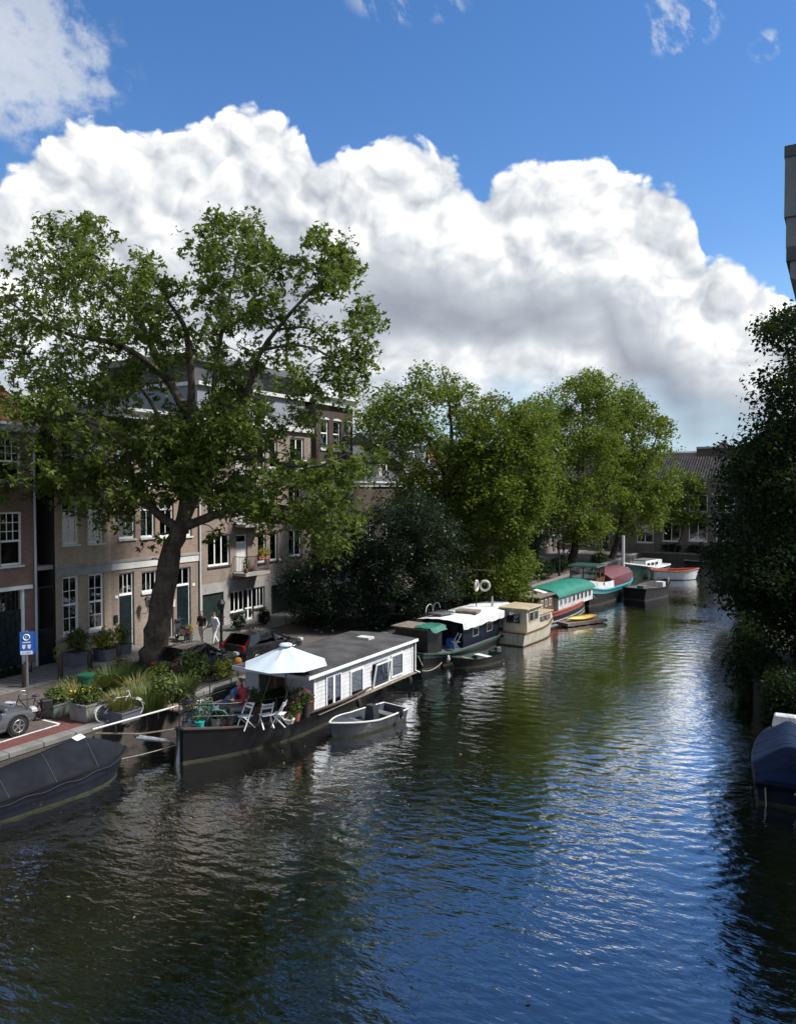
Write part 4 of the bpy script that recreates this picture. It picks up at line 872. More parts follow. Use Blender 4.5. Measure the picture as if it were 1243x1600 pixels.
# dark trees on the right bank
b6 = Vector((-1.6, 40.0, 1.1)); d6 = dep_of(b6)
tree('bank_tree', 'nearer dark shaded tree on the right bank reaching up to the frame edge', 'tree', b6,
     [([g0(b6), (1262, 900, 0), (1255, 800, 0), (1250, 700, 0), (1240, 600, 0), (1225, 530, 0)], 0.34, 0.05), ([(1255, 800, 0), (1210, 760, -.5), (1175, 720, -1)], 0.14, 0.03), ([(1258, 850, 0), (1200, 850, -1), (1150, 870, -1.4)], 0.14, 0.03), ([(1262, 900, 0), (1200, 930, -1), (1160, 950, -1.5)], 0.1, 0.03), ([(1244, 640, 0), (1205, 610, .3), (1180, 600, .3)], 0.06, 0.02)],
     [([(1172, 505), (1215, 492), (1300, 480), (1300, 560), (1222, 560), (1195, 545)], 13, 0.6), ([(1165, 600), (1190, 585), (1215, 560), (1330, 560), (1330, 690), (1190, 690), (1200, 630)], 30, 0.85),
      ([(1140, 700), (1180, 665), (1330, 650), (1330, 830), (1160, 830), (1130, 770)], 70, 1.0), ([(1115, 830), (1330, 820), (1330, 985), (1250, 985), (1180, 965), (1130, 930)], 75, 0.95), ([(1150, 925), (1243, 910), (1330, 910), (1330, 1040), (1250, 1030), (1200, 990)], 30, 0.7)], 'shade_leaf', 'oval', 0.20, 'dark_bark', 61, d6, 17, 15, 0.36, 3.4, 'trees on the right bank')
b6b = Vector((-3.2, 62.0, 1.1)); d6b = dep_of(b6b)
tree('bank_tree', 'farther dark tree leaning low over the water on the right bank', 'tree', b6b,
     [([g0(b6b), (1215, 830, 0), (1190, 760, 0), (1180, 700, 0)], 0.34, 0.08), ([(1215, 830, 0), (1160, 830, -.5), (1115, 850, -1)], 0.16, 0.04), ([(1195, 780, 0), (1150, 770, 0), (1130, 790, 0)], 0.12, 0.03)],
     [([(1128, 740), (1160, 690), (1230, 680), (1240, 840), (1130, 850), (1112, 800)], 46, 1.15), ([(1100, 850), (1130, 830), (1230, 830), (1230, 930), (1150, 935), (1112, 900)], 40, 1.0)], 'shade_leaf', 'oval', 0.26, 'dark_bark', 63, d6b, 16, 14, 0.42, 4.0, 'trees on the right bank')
iv = thing('darkening_ivy', 'dark ivy hanging over the right bank wall beyond the blue covered boat', 'ivy', (-1.6, 34.5, 0.9)); leafmesh((np.random.RandomState(8).rand(4200, 3) - 0.5) * np.array([1.9, 3.4, 1.9]) + np.array([-0.2, 1.0, 0.1]), 0.15, 'oval', np.random.RandomState(9), 0.5, 'foliage', 'shade_leaf', iv); MB().tube([(0, 0, 0.1), (-0.4, 1.5, 0.9), (-0.6, 3.5, 0.7)], 0.05, 5).build('stem', 'dark_bark', iv)  # added near-black leaves that darken the sunlit step of the bank wall
for k, yy in enumerate((38.5, 43.0, 47.5, 52.5, 58.0, 64.0)):  # added shrubs that cover and darken the pale bank wall
    bs = thing('darkening_shrub', 'dark shrub hanging over the right bank wall, number %s counted from the blue boat' % ('one', 'two', 'three', 'four', 'five', 'six')[k], 'shrub', (bankx(yy) + .5, yy, 1.1), 0, 'shrubs on the right bank')
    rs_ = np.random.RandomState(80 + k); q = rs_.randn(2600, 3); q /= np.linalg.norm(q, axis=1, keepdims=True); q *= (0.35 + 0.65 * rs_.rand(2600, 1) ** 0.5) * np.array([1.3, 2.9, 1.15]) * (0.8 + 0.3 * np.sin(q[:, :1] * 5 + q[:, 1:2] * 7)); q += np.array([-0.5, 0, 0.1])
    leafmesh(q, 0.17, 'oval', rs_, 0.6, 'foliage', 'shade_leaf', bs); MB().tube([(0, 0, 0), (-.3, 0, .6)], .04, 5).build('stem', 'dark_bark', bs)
# thin young tree before the end house
b7 = Vector((onz(1065, 858, 1.2).x, 102.6, 1.2))
tree('young_tree', 'thin young tree standing in front of the house at the canal end', 'tree', b7, [([g0(b7), (1066, 830, 0), (1068, 790, 0), (1070, 755, 0)], 0.12, 0.04)],
     [([(1042, 770), (1060, 742), (1085, 738), (1102, 760), (1108, 805), (1080, 832), (1052, 822), (1042, 800)], 46, 0.9)], 'elm_leaf', 'oval', 0.28, 'dark_bark', 71, dep_of(b7), 12, 12, 0.4, 2.0)
# ------------------------------------------------------------------ boats
mat('rail_dark', (0.055, 0.042, 0.032), 0.7, 0.3, 2.0); mat('hull_black', (0.009, 0.009, 0.011), 0.6, 0.3, 1.5, spec=0.14); mat('hull_navy', (0.007, 0.010, 0.020), 0.5, 0.2, 1.5, spec=0.14); mat('algae', (0.03, 0.034, 0.014), 0.8, 0.3, 5.0); mat('hull_grey', (0.034, 0.042, 0.055), 0.5, 0.2, 1.5, streak=0.6); mat('hull_green', (0.02, 0.055, 0.04), 0.45, 0.3, 2.0)
mat('hull_cream', (0.46, 0.43, 0.34), 0.45, 0.1, 1.0, streak=0.6); mat('hull_white', (0.6, 0.62, 0.62), 0.45, 0.1, 1.0, streak=0.6); mat('stripe_red', (0.34, 0.07, 0.03), 0.45, 0.2, 2.0); mat('stripe_teal', (0.04, 0.27, 0.31), 0.4, 0.1, 2.0); mat('orange_paint', (0.36, 0.095, 0.045), 0.45, 0.15, 2.0)
mat('deck_grey', (0.10, 0.10, 0.10), 0.8, 0.25, 2.0, bump=0.3); mat('tarp_black', (0.011, 0.013, 0.018), 0.85, 0.25, 1.2, bump=0.7, bscale=3.0, spec=0.12); mat('tarp_blue', (0.007, 0.018, 0.05), 0.8, 0.2, 1.0, bump=0.7, bscale=2.5, spec=0.12); mat('tarp_white', (0.62, 0.64, 0.66), 0.6, 0.12, 1.5, streak=0.5, bump=0.6, bscale=2.5)
mat('tarp_maroon', (0.115, 0.03, 0.038), 0.6, 0.2, 1.5, bump=0.5, bscale=3.0); mat('tarp_seam', (0.03, 0.034, 0.045), 0.8, 0.2, 2.0); mat('canopy_green', (0.008, 0.16, 0.11), 0.5, 0.12, 1.2); mat('tarp_green', (0.015, 0.13, 0.09), 0.6, 0.2, 2.0, bump=0.6, bscale=4.0); mat('varnished_brown', (0.12, 0.06, 0.03), 0.35, 0.3, 2.0); mat('kayak_yellow', (0.5, 0.32, 0.02), 0.4, 0.15, 2.0)
mat('roof_bitumen', (0.05, 0.05, 0.053), 0.85, 0.5, 0.8, bump=0.4, bscale=14); mat('clapboard', (0.62, 0.64, 0.66), 0.55, 0.10, 1.6, streak=0.45); mat('shaded_white', (0.40, 0.44, 0.50), 0.55, 0.08, 1.0); mat('fender_white', (0.6, 0.6, 0.58), 0.5, 0.1, 2.0); mat('cream_roof', (0.40, 0.33, 0.22), 0.5, 0.15, 1.5); mat('motor_grey', (0.05, 0.055, 0.06), 0.4, 0.2, 3.0)  # the blue-grey panel colour is white paint with shade put in
class Boat:
    """hull along local +Y (bow) centred on the waterline"""
    def __init__(s, name, label, loc, rz, L, B, sheer, wt=0.7, tm=0.45, p=2.2, draft=0.45, flare=0.12, rake=0.35, hull='hull_black', group='moored boats', cat='boat', aft=1.6, deck=None, deckz=None, rub=None, rr=0.035, floor=None, inner=None, coam=0.12, stern_rake=0.0):
        s.L, s.B, s.sh, s.wt, s.tm, s.p, s.dr, s.fl, s.rk, s.af, s.sr = L, B, sheer, wt, tm, p, draft, flare, rake, aft, stern_rake
        s.root = thing(name, label, cat, (loc[0], loc[1], 0.0), rz, group); N = 22; s.ts = [(i / N) for i in range(N + 1)]
        rows = []
        for t in s.ts:
            z = s.z(t); ring = [(s.pt(t, h)) for h in (z, z * 0.55, 0.05, -draft * 0.5)]
            rows.append([(-q[0], q[1], q[2]) for q in ring] + [(0, ring[-1][1] , -draft)] + ring[::-1])
        b = MB(); b.grid(rows); b.poly(rows[0])
        b.build('hull', hull, s.root, smooth=50)
        s.band('waterline_growth', 'algae', -0.06, 0.07, out=0.006, ab=True)
        if rub: s.rail('rub_rail', rub, rr)
        if deck:
            dz = deckz or 0.08; s.deckgrid('deck', deck, 0, 1, dz)
        if floor is not None:  # open boat: inner skin and sole
            rows = []; rows2 = []
            for t in s.ts[:-2]:
                z = s.z(t); q = s.pt(t, z); i = max(0.02, q[0] - 0.07); k = max(0.01, i - 0.10); yy = q[1] + (0.06 if t == 0 else 0)
                rows.append([(-q[0], q[1], z + .004), (-i, yy, z), (-k, yy, floor), (k, yy, floor), (i, yy, z), (q[0], q[1], z + .004)])
            b = MB(); b.grid(rows); b.poly(rows[0]); q = s.pt(1.0, s.z(1.0)); e = rows[-1]
            for a_, c_ in ((0, 1), (1, 2), (2, 3), (3, 4), (4, 5)): b.poly([e[a_], e[c_], (0, q[1] - 0.02, s.z(1.0))])
            b.build('inner_skin', inner or hull, s.root, smooth=40)
    def z(s, t): return float(np.interp(t, [q[0] for q in s.sh], [q[1] for q in s.sh]))
    def w(s, t):
        if t < s.tm: k = s.wt + (1 - s.wt) * (1 - (1 - t / s.tm) ** s.af)
        else: k = 1 - ((t - s.tm) / (1 - s.tm)) ** s.p
        return max(0.012, s.B / 2 * k)
    def pt(s, t, h):
        zs = s.z(t); f = 1 - s.fl * (1 - max(-0.6, h / zs)); y = -s.L / 2 + s.L * t
        y += (s.rk * (max(0, t - 0.55) / 0.45) ** 2) * (h / zs - 1); y -= s.sr * (max(0, 0.4 - t) / 0.4) ** 2 * (h / zs - 1)
        return (s.w(t) * f, y, h)
    def rail(s, name, m, r=0.035, dz=0.0, t0=0.0, t1=1.0, close=True):
        P = [s.pt(t, s.z(t)) for t in s.ts if t0 <= t <= t1]
        pts = [(q[0], q[1], q[2] + dz) for q in P] + [(-q[0], q[1], q[2] + dz) for q in reversed(P)]
        if close and t0 == 0: pts.append(pts[0])
        return MB().tube(pts, r, 6).build(name, m, s.root, smooth=True)
    def band(s, name, m, f0, f1, out=0.02, t0=0.0, t1=1.0, ab=False):
        def row(t, fs):
            r_ = []
            for f in fs: h = (f if ab else s.z(t) * f); q = s.pt(t, h); r_.append((q[0] + out, q[1], h))
            return r_
        TT = [t for t in s.ts if t0 <= t <= t1]; b = MB(); st = [row(t, (f0, f1)) for t in TT]; rows = [[(-q[0], q[1], q[2]) for q in r_] for r_ in reversed(st)]
        if t0 == 0: rows += [[(-q[0], q[1] - out, q[2]) for q in st[0]]] + [[(q[0], q[1] - out, q[2]) for q in st[0]]]
        rows += st
        return b.grid(rows).build(name, m, s.root, smooth=40)
    def deckgrid(s, name, m, t0, t1, drop=0.08, crown=0.04, inset=0.0):
        rows = []
        for t in s.ts:
            if t0 <= t <= t1: q = s.pt(t, s.z(t) - drop); a = max(0.005, q[0] - inset - 0.003); rows.append([(a * k, q[1], q[2] + crown * (1 - k * k)) for k in (-1, -0.5, 0, 0.5, 1)])
        return MB().grid(rows).build(name, m, s.root, smooth=True)
    def tarp(s, m, prof, t0=0.0, t1=1.0, name='tarp', skirt=0.15, n=9, seed=1):
        """cover: prof = [(t, ridge height above the gunwale)]"""
        rs = random.Random(seed); rows = []; K = 34
        for i in range(K + 1):
            t = t0 + (t1 - t0) * i / K; z = s.z(t); q = s.pt(t, z); hh = float(np.interp(t, [a for a, _ in prof], [b for _, b in prof])); row = []
            sc_ = skirt * (1 + 0.25 * math.sin(i * 1.3)); row.append((-q[0] - 0.02, q[1], z - sc_))
            for k in range(n + 1):
                u = -1 + 2 * k / n; sag = 0.02 * math.sin(i * 0.9 + k) * (1 - abs(u)); row.append(((q[0] + 0.03) * u, q[1], z + 0.02 + hh * (1 - abs(u) ** 1.12) + sag))
            row.append((q[0] + 0.02, q[1], z - sc_)); rows.append(row)
        b = MB(); b.grid(rows); b.poly(rows[0]); b.poly(rows[-1])
        tp_ = b.build(name, m, s.root, smooth=50)
        for i in range(4, K, 6): MB().tube([(p[0] * 1.004, p[1], p[2] + .008) for p in rows[i][1:-1]], .012, 4).build('seam', 'tarp_seam', tp_)
        MB().tube([(rows[i][-1][0] + .015, rows[i][-1][1], rows[i][-1][2] + .03) for i in range(0, K + 1)], .011, 4).build('lashing_line', 'tarp_seam', tp_)
        return tp_
def boxwin(root, x, y0, y1, z0, z1, side=1, frame='white_paint', axis='x', back='interior_dark', fr=0.06, name='window', proud=0.03):
    """window set on a cabin side (axis x) or end (axis y): frame, backing sheet (darkness of an unlit room in its colour), pane"""
    b = MB()
    def q(a0, a1, c0, c1, d0, d1):
        d0, d1 = sorted((x + side * d0, x + side * d1)); return (d0, d1, a0, a1, c0, c1) if axis == 'x' else (a0, a1, d0, d1, c0, c1)
    for a in ((y0, y0 + fr, z0, z1), (y1 - fr, y1, z0, z1), (y0 + fr, y1 - fr, z0, z0 + fr), (y0 + fr, y1 - fr, z1 - fr, z1)): b.bb(*q(*a, -0.01, proud))
    w_ = b.build(name, frame, root); MB().bb(*q(y0 + fr, y1 - fr, z0 + fr, z1 - fr, 0.002, 0.010)).build('pane_backing', back, w_); MB().bb(*q(y0 + fr, y1 - fr, z0 + fr, z1 - fr, 0.014, 0.020)).build('pane', 'window_glass', w_)
    return w_
def outboard(root, loc, rz=0.0):
    T = Matrix.Translation(loc) @ Matrix.Rotation(rz, 4, 'Z'); b = MB(); b.T = T; b.box((0, -0.12, 0.42), (0.26, 0.42, 0.3), taper=0.75); b.box((0, -0.12, 0.22), (0.18, 0.26, 0.14)); b.tube([(0, -0.14, 0.2), (0, -0.16, -0.45)], 0.055, 6); b.bar((0, 0.05, 0.36), (0, 0.5, 0.42), 0.035)
    return b.build('outboard_motor', 'motor_grey', root, bevel=0.02)

# V1 covered launch, lower left
v = Boat('covered_launch', 'long dark launch under a black tarpaulin moored at the lower left quay', (-21.25, 13.55), R(-8), 8.0, 1.9, [(0, .66), (.5, .66), (1, .80)], 0.75, 0.5, 5.0, hull='hull_navy', rub='hull_black', rr=0.045)
v.tarp('tarp_black', [(0, .15), (.3, .42), (.6, .70), (.80, .84), (.88, .6), (1, .05)], 0.0, 0.985, seed=3); v.band('strake', 'hull_black', 0.40, 0.48)
wp = MB().box((0, 0, 0), (0.27, 0.32, 0.012), ry=R(14), rx=R(8)).build('paper_sheet', 'towel'); wp.location = (-20.95, 15.90, 1.54); tag(wp, 'small white sheet lying on the ridge of the black tarpaulin', 'sheet')
# V2 houseboat with white cabin
HBX, HBY = -19.65, 25.95
hb = Boat('houseboat', 'long dark houseboat with white clapboard cabin and open flower terrace', (HBX, HBY), R(-1.5), 14.0, 4.1, [(0, 1.2), (.12, .98), (.3, .86), (.5, .74), (.75, .70), (.9, .95), (1, 1.15)], 0.08, 0.32, 3.0, draft=0.5, hull='hull_black', rub='rail_dark', rr=0.05, deck='deck_grey', deckz=0.12, cat='houseboat', aft=1.75, rake=0.5, group=None)
r = hb.root; r.rotation_euler.z = 0.0
cx0, cx1, cy0, cy1, cz0, cz1 = -1.72, 1.75, 24.3 - HBY, 32.35 - HBY, 0.55, 2.12
MB().bb(cx0, cx1 - 0.02, cy0 + 0.02, cy1 - 0.02, cz0, cz1 - 0.02).build('cabin', 'clapboard', r)
npk = 9; ph = (cz1 - cz0 - 0.06) / npk
for k in range(npk):
    z = cz0 + ph * k; L_ = cy1 - cy0 - 0.16
    MB().prism([(cx1 - 0.015, cy0 + 0.08, z + 0.005), (cx1 + 0.026, cy0 + 0.08, z + 0.005), (cx1 + 0.008, cy0 + 0.08, z + ph), (cx1 - 0.015, cy0 + 0.08, z + ph)], (0, L_, 0)).build('clapboard_plank', 'clapboard', r)
for yq in (cy0, cy1 - 0.08): MB().bb(cx1 - 0.03, cx1 + 0.04, yq, yq + 0.08, cz0, cz1).build('corner_post', 'white_paint', r)
rf = MB(); rows = [[(cx0 - 0.2 + (cx1 - cx0 + 0.4) * i / 8, yy, cz1 + 0.09 + 0.07 * math.sin(math.pi * i / 8)) for i in range(9)] for yy in (cy0 - 0.55, -1.0, 2.0, cy1 + 0.15)]
rf.grid(rows); rf.bb(cx0 - 0.2, cx1 + 0.2, cy0 - 0.55, cy1 + 0.15, cz1, cz1 + 0.085); rfo = rf.build('roof', 'roof_bitumen', r, smooth=30)
MB().bb(cx1 + 0.19, cx1 + 0.23, cy0 - 0.58, cy1 + 0.17, cz1 - 0.05, cz1 + 0.08).build('fascia_board', 'white_paint', rfo); MB().bb(cx0 - 0.2, cx1 + 0.19, cy0 - 0.6, cy0 - 0.56, cz1 - 0.08, cz1 + 0.08).build('fascia_board', 'shaded_white', rfo)
MB().box((0.0, 4.9, cz1 + 0.2), (0.7, 0.5, 0.12)).build('roof_hatch', 'offwhite_paint', rfo); MB().tube([(0.75, -0.9, cz1 + 0.1), (0.75, -0.9, cz1 + 0.75)], 0.05, 8).build('flue_pipe', 'steel', rfo)
def hbw(px0, py0, px1, py1):
    X_ = HBX + cx1; a, b = onx(px0, py1, X_), onx(px1, py1, X_); t, u = onx((px0 + px1) / 2, py0, X_), onx((px0 + px1) / 2, py1, X_); return a.y - HBY, b.y - HBY, max(cz0 + .05, u.z), min(cz1 - .06, t.z)
wq = hbw(508, 1053, 532, 1101); wm = (wq[0] + wq[1]) / 2
for a, b in ((wq[0], wm), (wm, wq[1])): boxwin(r, cx1 + 0.02, a, b, wq[2], wq[3], fr=0.07, back='curtain', proud=0.045)
for q in ((546, 1045, 566, 1086), (610, 1021, 628, 1056)): boxwin(r, cx1 + 0.02, *hbw(*q), fr=0.07, proud=0.045)
q = hbw(581, 1034, 604, 1070); boxwin(r, cx1 + 0.02, *q, fr=0.05, frame='black_paint', proud=0.03)
sash = MB(); a0, a1, b0, b1 = q; dx_ = 0.055
for p_, q_ in (((a0, b1, 0.24), (a1, b1, 0.24)), ((a0, b0, dx_), (a1, b0, dx_)), ((a0, b1, 0.24), (a0, b0, dx_)), ((a1, b1, 0.24), (a1, b0, dx_))): sash.bar((cx1 + p_[2], p_[0], p_[1]), (cx1 + q_[2], q_[0], q_[1]), 0.06)
so_ = sash.build('tilted_sash', 'white_paint', r); MB().poly([(cx1 + 0.25, a0, b1), (cx1 + 0.25, a1, b1), (cx1 + dx_ + .01, a1, b0), (cx1 + dx_ + .01, a0, b0)]).build('pane', 'window_glass', so_)
# cabin end towards the terrace: white with its shade in the colour, dark sheet for the unlit doorway
for x0, x1 in ((cx0, -1.05), (0.35, cx1)): MB().bb(x0, x1, cy0 - 0.02, cy0 + 0.02, cz0, cz1).build('end_panel', 'shaded_white', r)
MB().bb(-1.05, 0.35, cy0 - 0.01, cy0 + 0.015, cz0, cz1).build('doorway', 'interior_dark', r); MB().bb(-1.05, -0.98, cy0 - 0.05, cy0 - 0.012, cz0, cz1).build('door_post', 'shaded_white', r)
MB().bb(0.28, 0.35, cy0 - 0.6, cy0 - 0.05, cz0, cz1 - 0.05).build('open_door', 'varnished_brown', r)
MB().tube([(cx1 + 0.1, cy1 + 0.1, cz1), (cx1 + 0.1, cy1 + 0.1, cz0 + 0.1), (cx1 + 0.35, cy1 + 0.12, cz0 + 0.02)], 0.04, 6).build('rain_pipe', 'white_paint', r)
dk_ = MB()
dk_.grid([[(cx1 + 0.04, yy, 0.60), (cx1 + 0.3, yy, 0.585)] for yy in (cy0, cy1)]).build('side_deck', 'wood_weathered', r)
# railings: stern terrace and bow
def rail(root, P, zs, posts, m='iron', r0=0.018):
    b = MB()
    for dz in zs: b.tube([(x, y, z + dz) for x, y, z in P], r0, 5)
    for i in posts: x, y, z = P[i]; b.tube([(x, y, z - 0.1), (x, y, z + max(zs))], r0 * 1.2, 5)
    return b.build('railing', m, root)
P = [(-q[0] + 0.06, q[1], q[2]) for q in [hb.pt(t, hb.z(t)) for t in (0.34, 0.24, 0.14, 0.06, 0.02)]] + [(q[0] - 0.06, q[1], q[2]) for q in [hb.pt(t, hb.z(t)) for t in (0.02, 0.06, 0.10, 0.16, 0.22, 0.28, 0.34)]]
rail(r, P, (0.42, 0.85), range(len(P)), 'iron')
P = [(-q[0] + 0.1, q[1], q[2]) for q in [hb.pt(t, hb.z(t)) for t in (0.93, 0.975)]] + [(q[0] - 0.1, q[1], q[2]) for q in [hb.pt(t, hb.z(t)) for t in (0.975, 0.955, 0.93)]]
rail(r, P, (0.45, 0.95), range(len(P)), 'iron')
rd = MB(); rd.prism([(0.04, -7.3, -0.4), (0.04, -6.7, -0.4), (0.04, -6.5, 1.3), (0.04, -7.0, 1.3)], (-0.08, 0, 0)); rd.build('rudder', 'hull_grey', r)
# V3 grey launch alongside
v3 = Boat('grey_dinghy', 'open grey dinghy with pale rim moored alongside the white houseboat cabin', (-16.2, 25.35), R(180 - 11), 3.8, 1.55, [(0, .50), (.5, .48), (1, .66)], 0.86, 0.4, 2.6, hull='hull_grey', rub='offwhite_paint', rr=0.035, floor=0.18, inner='hull_grey', rake=0.15, flare=0.2)
for yy in (-1.2, 0.35): MB().bb(-0.62, 0.62, yy - 0.2, yy + 0.2, 0.30, 0.35).build('thwart', 'deck_grey', v3.root)
cs = MB().box((0.1, -0.55, 0.5), (0.5, 0.35, 0.6), taper=0.8).build('console', 'hull_grey', v3.root); MB().torus((0.1, -0.78, 0.78), 0.15, 0.018, 'Y', 14, 5).build('steering_wheel', 'black_paint', cs)
v3.deckgrid('foredeck', 'hull_grey', 0.72, 1.0, 0.02); MB().ell((-0.82, -1.3, 0.45), (0.09, 0.09, 0.24)).build('fender', 'black_paint', v3.root)
# V4 dark barge with white sheeted roof
v4 = Boat('dark_barge', 'dark work barge with white sheeting over its cabin and cluttered stern shed', (-19.35, 41.0), R(-3), 12.0, 3.5, [(0, .85), (.15, .62), (.8, .62), (1, .95)], 0.55, 0.3, 3.0, hull='hull_black', rub='hull_green', rr=0.06, deck='deck_grey')
r4 = v4.root; v4.band('stripe', 'hull_green', 0.72, 0.97)
MB().bb(-1.3, 0.75, -5.2, -3.7, 0.6, 1.95).build('shed', 'black_paint', r4); MB().bb(-1.5, 0.95, -5.35, -3.6, 1.95, 2.02).build('shed_roof', 'wood_weathered', r4)
sh = MB(); rs_ = random.Random(4); sh.grid([[(0.0 + 0.2 * i, -5.4 + 0.3 * j, 2.06 + 0.10 * rs_.random() - (0.25 if i > 5 else 0)) for i in range(7)] for j in range(6)]).build('crumpled_tarp', 'tarp_green', r4, smooth=True)
MB().bb(-1.35, 1.3, -2.3, 5.0, 0.6, 1.92).build('cabin', 'hull_navy', r4)
rs_ = random.Random(9); tp = MB(); rows = []
for j in range(19):
    yy = -2.7 + 8.0 * j / 18; row = []
    for i in range(13):
        u = -1 + 2 * i / 12; x = 1.5 * u; z = 2.0 + 0.12 * (1 - u * u) + rs_.uniform(-.015, .02); row.append((x, yy, z))
    rows.append([(-1.56, yy, 1.75 + rs_.uniform(-.04, .03))] + row + [(1.56, yy, 1.66 + rs_.uniform(-.05, .04))])
tp.grid(rows).build('roof_sheet', 'tarp_white', r4, smooth=50)
for yy in (-1.2, 0.6, 2.4, 3.9): boxwin(r4, 1.3, yy, yy + 0.75, 1.0, 1.55, frame='steel')
MB().bb(0.62, 1.0, -2.42, -2.31, 0.6, 1.85).build('door_panel', 'black_paint', r4); MB().bb(-0.9, -0.5, -2.34, -2.31, 0.7, 1.7).build('board', 'wood_weathered', r4)
MB().box((0.3, 0.2, 2.22), (1.3, 0.9, 0.12), rz=0.15).build('roof_board', 'wood_weathered', r4); MB().box((-0.6, -1.4, 2.25), (0.9, 1.3, 0.10), rz=-0.1).build('roof_board', 'deck_grey', r4)
MB().tube([(0.4, 3.2, 2.05), (0.4, 3.2, 2.75)], 0.07, 8).build('flue_pipe', 'steel', r4); MB().tube([(-0.4, 2.6, 2.0), (-0.4, 2.6, 5.0)], 0.03, 6).build('mast', 'iron', r4)
hp = MB()
for yy in (-1.9, -1.1): hp.torus((-1.1, yy, 2.35), 0.42, 0.02, 'X', 14, 5, 0, math.pi)
hp.build('handrail_hoop', 'white_paint', r4)
for k, (lx, lz) in enumerate(((-0.15, 0), (0.45, 0.05))):
    lr = thing('life_ring', ('white life ring hanging edge-on at the left beside the mast', 'white life ring facing the camera beside the mast')[k], 'life ring', tuple(onx((744, 757)[k], 915, -19.2)), (R(98), R(30))[k], 'life rings on the barge mast')
    MB().torus((0, 0, 0), 0.29, 0.075, 'Y', 22, 8).build('ring', 'offwhite_paint', lr, smooth=True)
    st = MB()
    for a in (0.5, 2.1, 3.6, 5.2): st.torus((0.30 * math.cos(a), 0, 0.30 * math.sin(a)), 0.09, 0.012, 'Z', 8, 4)
    stuff(st.build('band', 'orange_paint', lr))
rk = MB().bar((-0.4 - .9, 2.6, 4.4), (0.9, 2.6, 4.4), 0.05).bar((-0.4 - .9, 2.6, 4.4), (-0.4 - .9, 2.6, 4.2), 0.03).build('yard', 'wood_weathered', r4)
# V4b black skiff with outboard
vs = Boat('black_skiff', 'small black skiff with green inside and outboard motor in front of the dark barge', (-17.05, 37.6), R(180 - 20), 3.5, 1.35, [(0, .42), (.6, .40), (1, .62)], 0.8, 0.4, 2.2, hull='hull_black', floor=0.12, inner='hull_green', rub='hull_black', rr=0.03)
MB().bb(-0.5, 0.5, -0.9, -0.5, 0.34, 0.39).build('thwart', 'offwhite_paint', vs.root); MB().bb(-0.55, 0.55, 0.3, 0.55, 0.34, 0.39).build('thwart', 'wood_weathered', vs.root); outboard(vs.root, (0, -1.78, 0.12))
MB().ell((0.55, 1.35, 0.35), (0.10, 0.10, 0.24)).build('fender', 'fender_white', vs.root)
# V5 cream cabin cruiser
v5 = Boat('cabin_cruiser', 'cream cabin cruiser with wheelhouse window facing the stern', (-17.05, 46.3), R(-3), 6.4, 2.25, [(0, .80), (.4, .82), (1, 1.15)], 0.90, 0.45, 2.0, hull='hull_cream', rub='varnished_brown', rr=0.05, deck='cream_roof', deckz=0.10, rake=0.6)
r5 = v5.root; wh = MB(); wh.box((0, -1.5, 1.42), (1.75, 2.1, 1.4), taper=0.90); wh.build('wheelhouse', 'hull_cream', r5, bevel=0.03)
MB().box((0, -1.5, 2.17), (1.95, 2.4, 0.09)).build('wheelhouse_roof', 'cream_roof', r5, bevel=0.03); MB().box((0, 0.75, 1.12), (1.55, 2.4, 0.75), taper=0.88).build('fore_cabin', 'hull_cream', r5, bevel=0.03); MB().box((0, 0.75, 1.53), (1.5, 2.5, 0.06)).build('fore_cabin_roof', 'cream_roof', r5)
boxwin(r5, -2.53, -0.55, 0.45, 1.22, 1.95, -1, 'cream_roof', 'y', fr=0.05)
for a, b in ((-2.2, -1.55), (-1.45, -0.8)): boxwin(r5, 0.84, a, b, 1.35, 1.95, 1, 'hull_cream', fr=0.05)
for a, b in ((-0.2, 0.5), (0.65, 1.35)): boxwin(r5, 0.745, a, b, 1.08, 1.38, 1, 'varnished_brown', fr=0.04)
v5.band('stripe', 'varnished_brown', 0.02, 0.10); MB().bb(-0.75, -0.35, -3.24, -3.215, 0.5, 0.6).build('vent_grille', 'black_paint', r5); MB().tube([(0.3, -0.4, 1.55), (0.3, -0.4, 2.9)], 0.02, 5).build('mast', 'steel', r5)
# V6 barge with arched green roof
v6 = Boat('green_roof_barge', 'old barge with arched green roof, white cabin side and red-orange rail', (-18.45, 55.0), R(-4), 13.0, 3.1, [(0, 1.0), (.2, .8), (.75, .85), (1, 1.35)], 0.5, 0.35, 2.6, hull='hull_black', rub='stripe_red', rr=0.07, deck='deck_grey')
r6 = v6.root; v6.band('stripe', 'stripe_red', 0.62, 0.98); v6.band('stripe', 'hull_white', 0.10, 0.20)
MB().box((0, -4.1, 1.35), (2.3, 2.6, 1.3), taper=0.95).build('brown_cabin', 'varnished_brown', r6); MB().box((0, -4.1, 2.04), (2.5, 2.9, 0.08)).build('brown_cabin_roof', 'wood_weathered', r6)
boxwin(r6, -5.41, -0.7, 0.5, 1.3, 1.8, -1, 'varnished_brown', 'y', fr=0.05)
for yy in (-5.0, -4.3, -3.6): boxwin(r6, 1.12, yy, yy + 0.35, 1.3, 1.8, 1, 'offwhite_paint', fr=0.04)
MB().bb(-1.3, 1.3, -2.3, 4.6, 0.8, 1.75).build('white_cabin', 'hull_white', r6); rows = []
for j in range(13):
    yy = -2.55 + 7.4 * j / 12; e = math.sin(math.pi * j / 12) ** 0.5 * 0.12; rows.append([(1.45 * math.sin(a), yy, 1.68 + (0.62 + e) * math.cos(a)) for a in [R(-88 + 176 * i / 12) for i in range(13)]])
b = MB(); b.grid(rows); b.poly(rows[0]); b.poly(rows[-1]); b.build('arched_roof', 'canopy_green', r6, smooth=60)
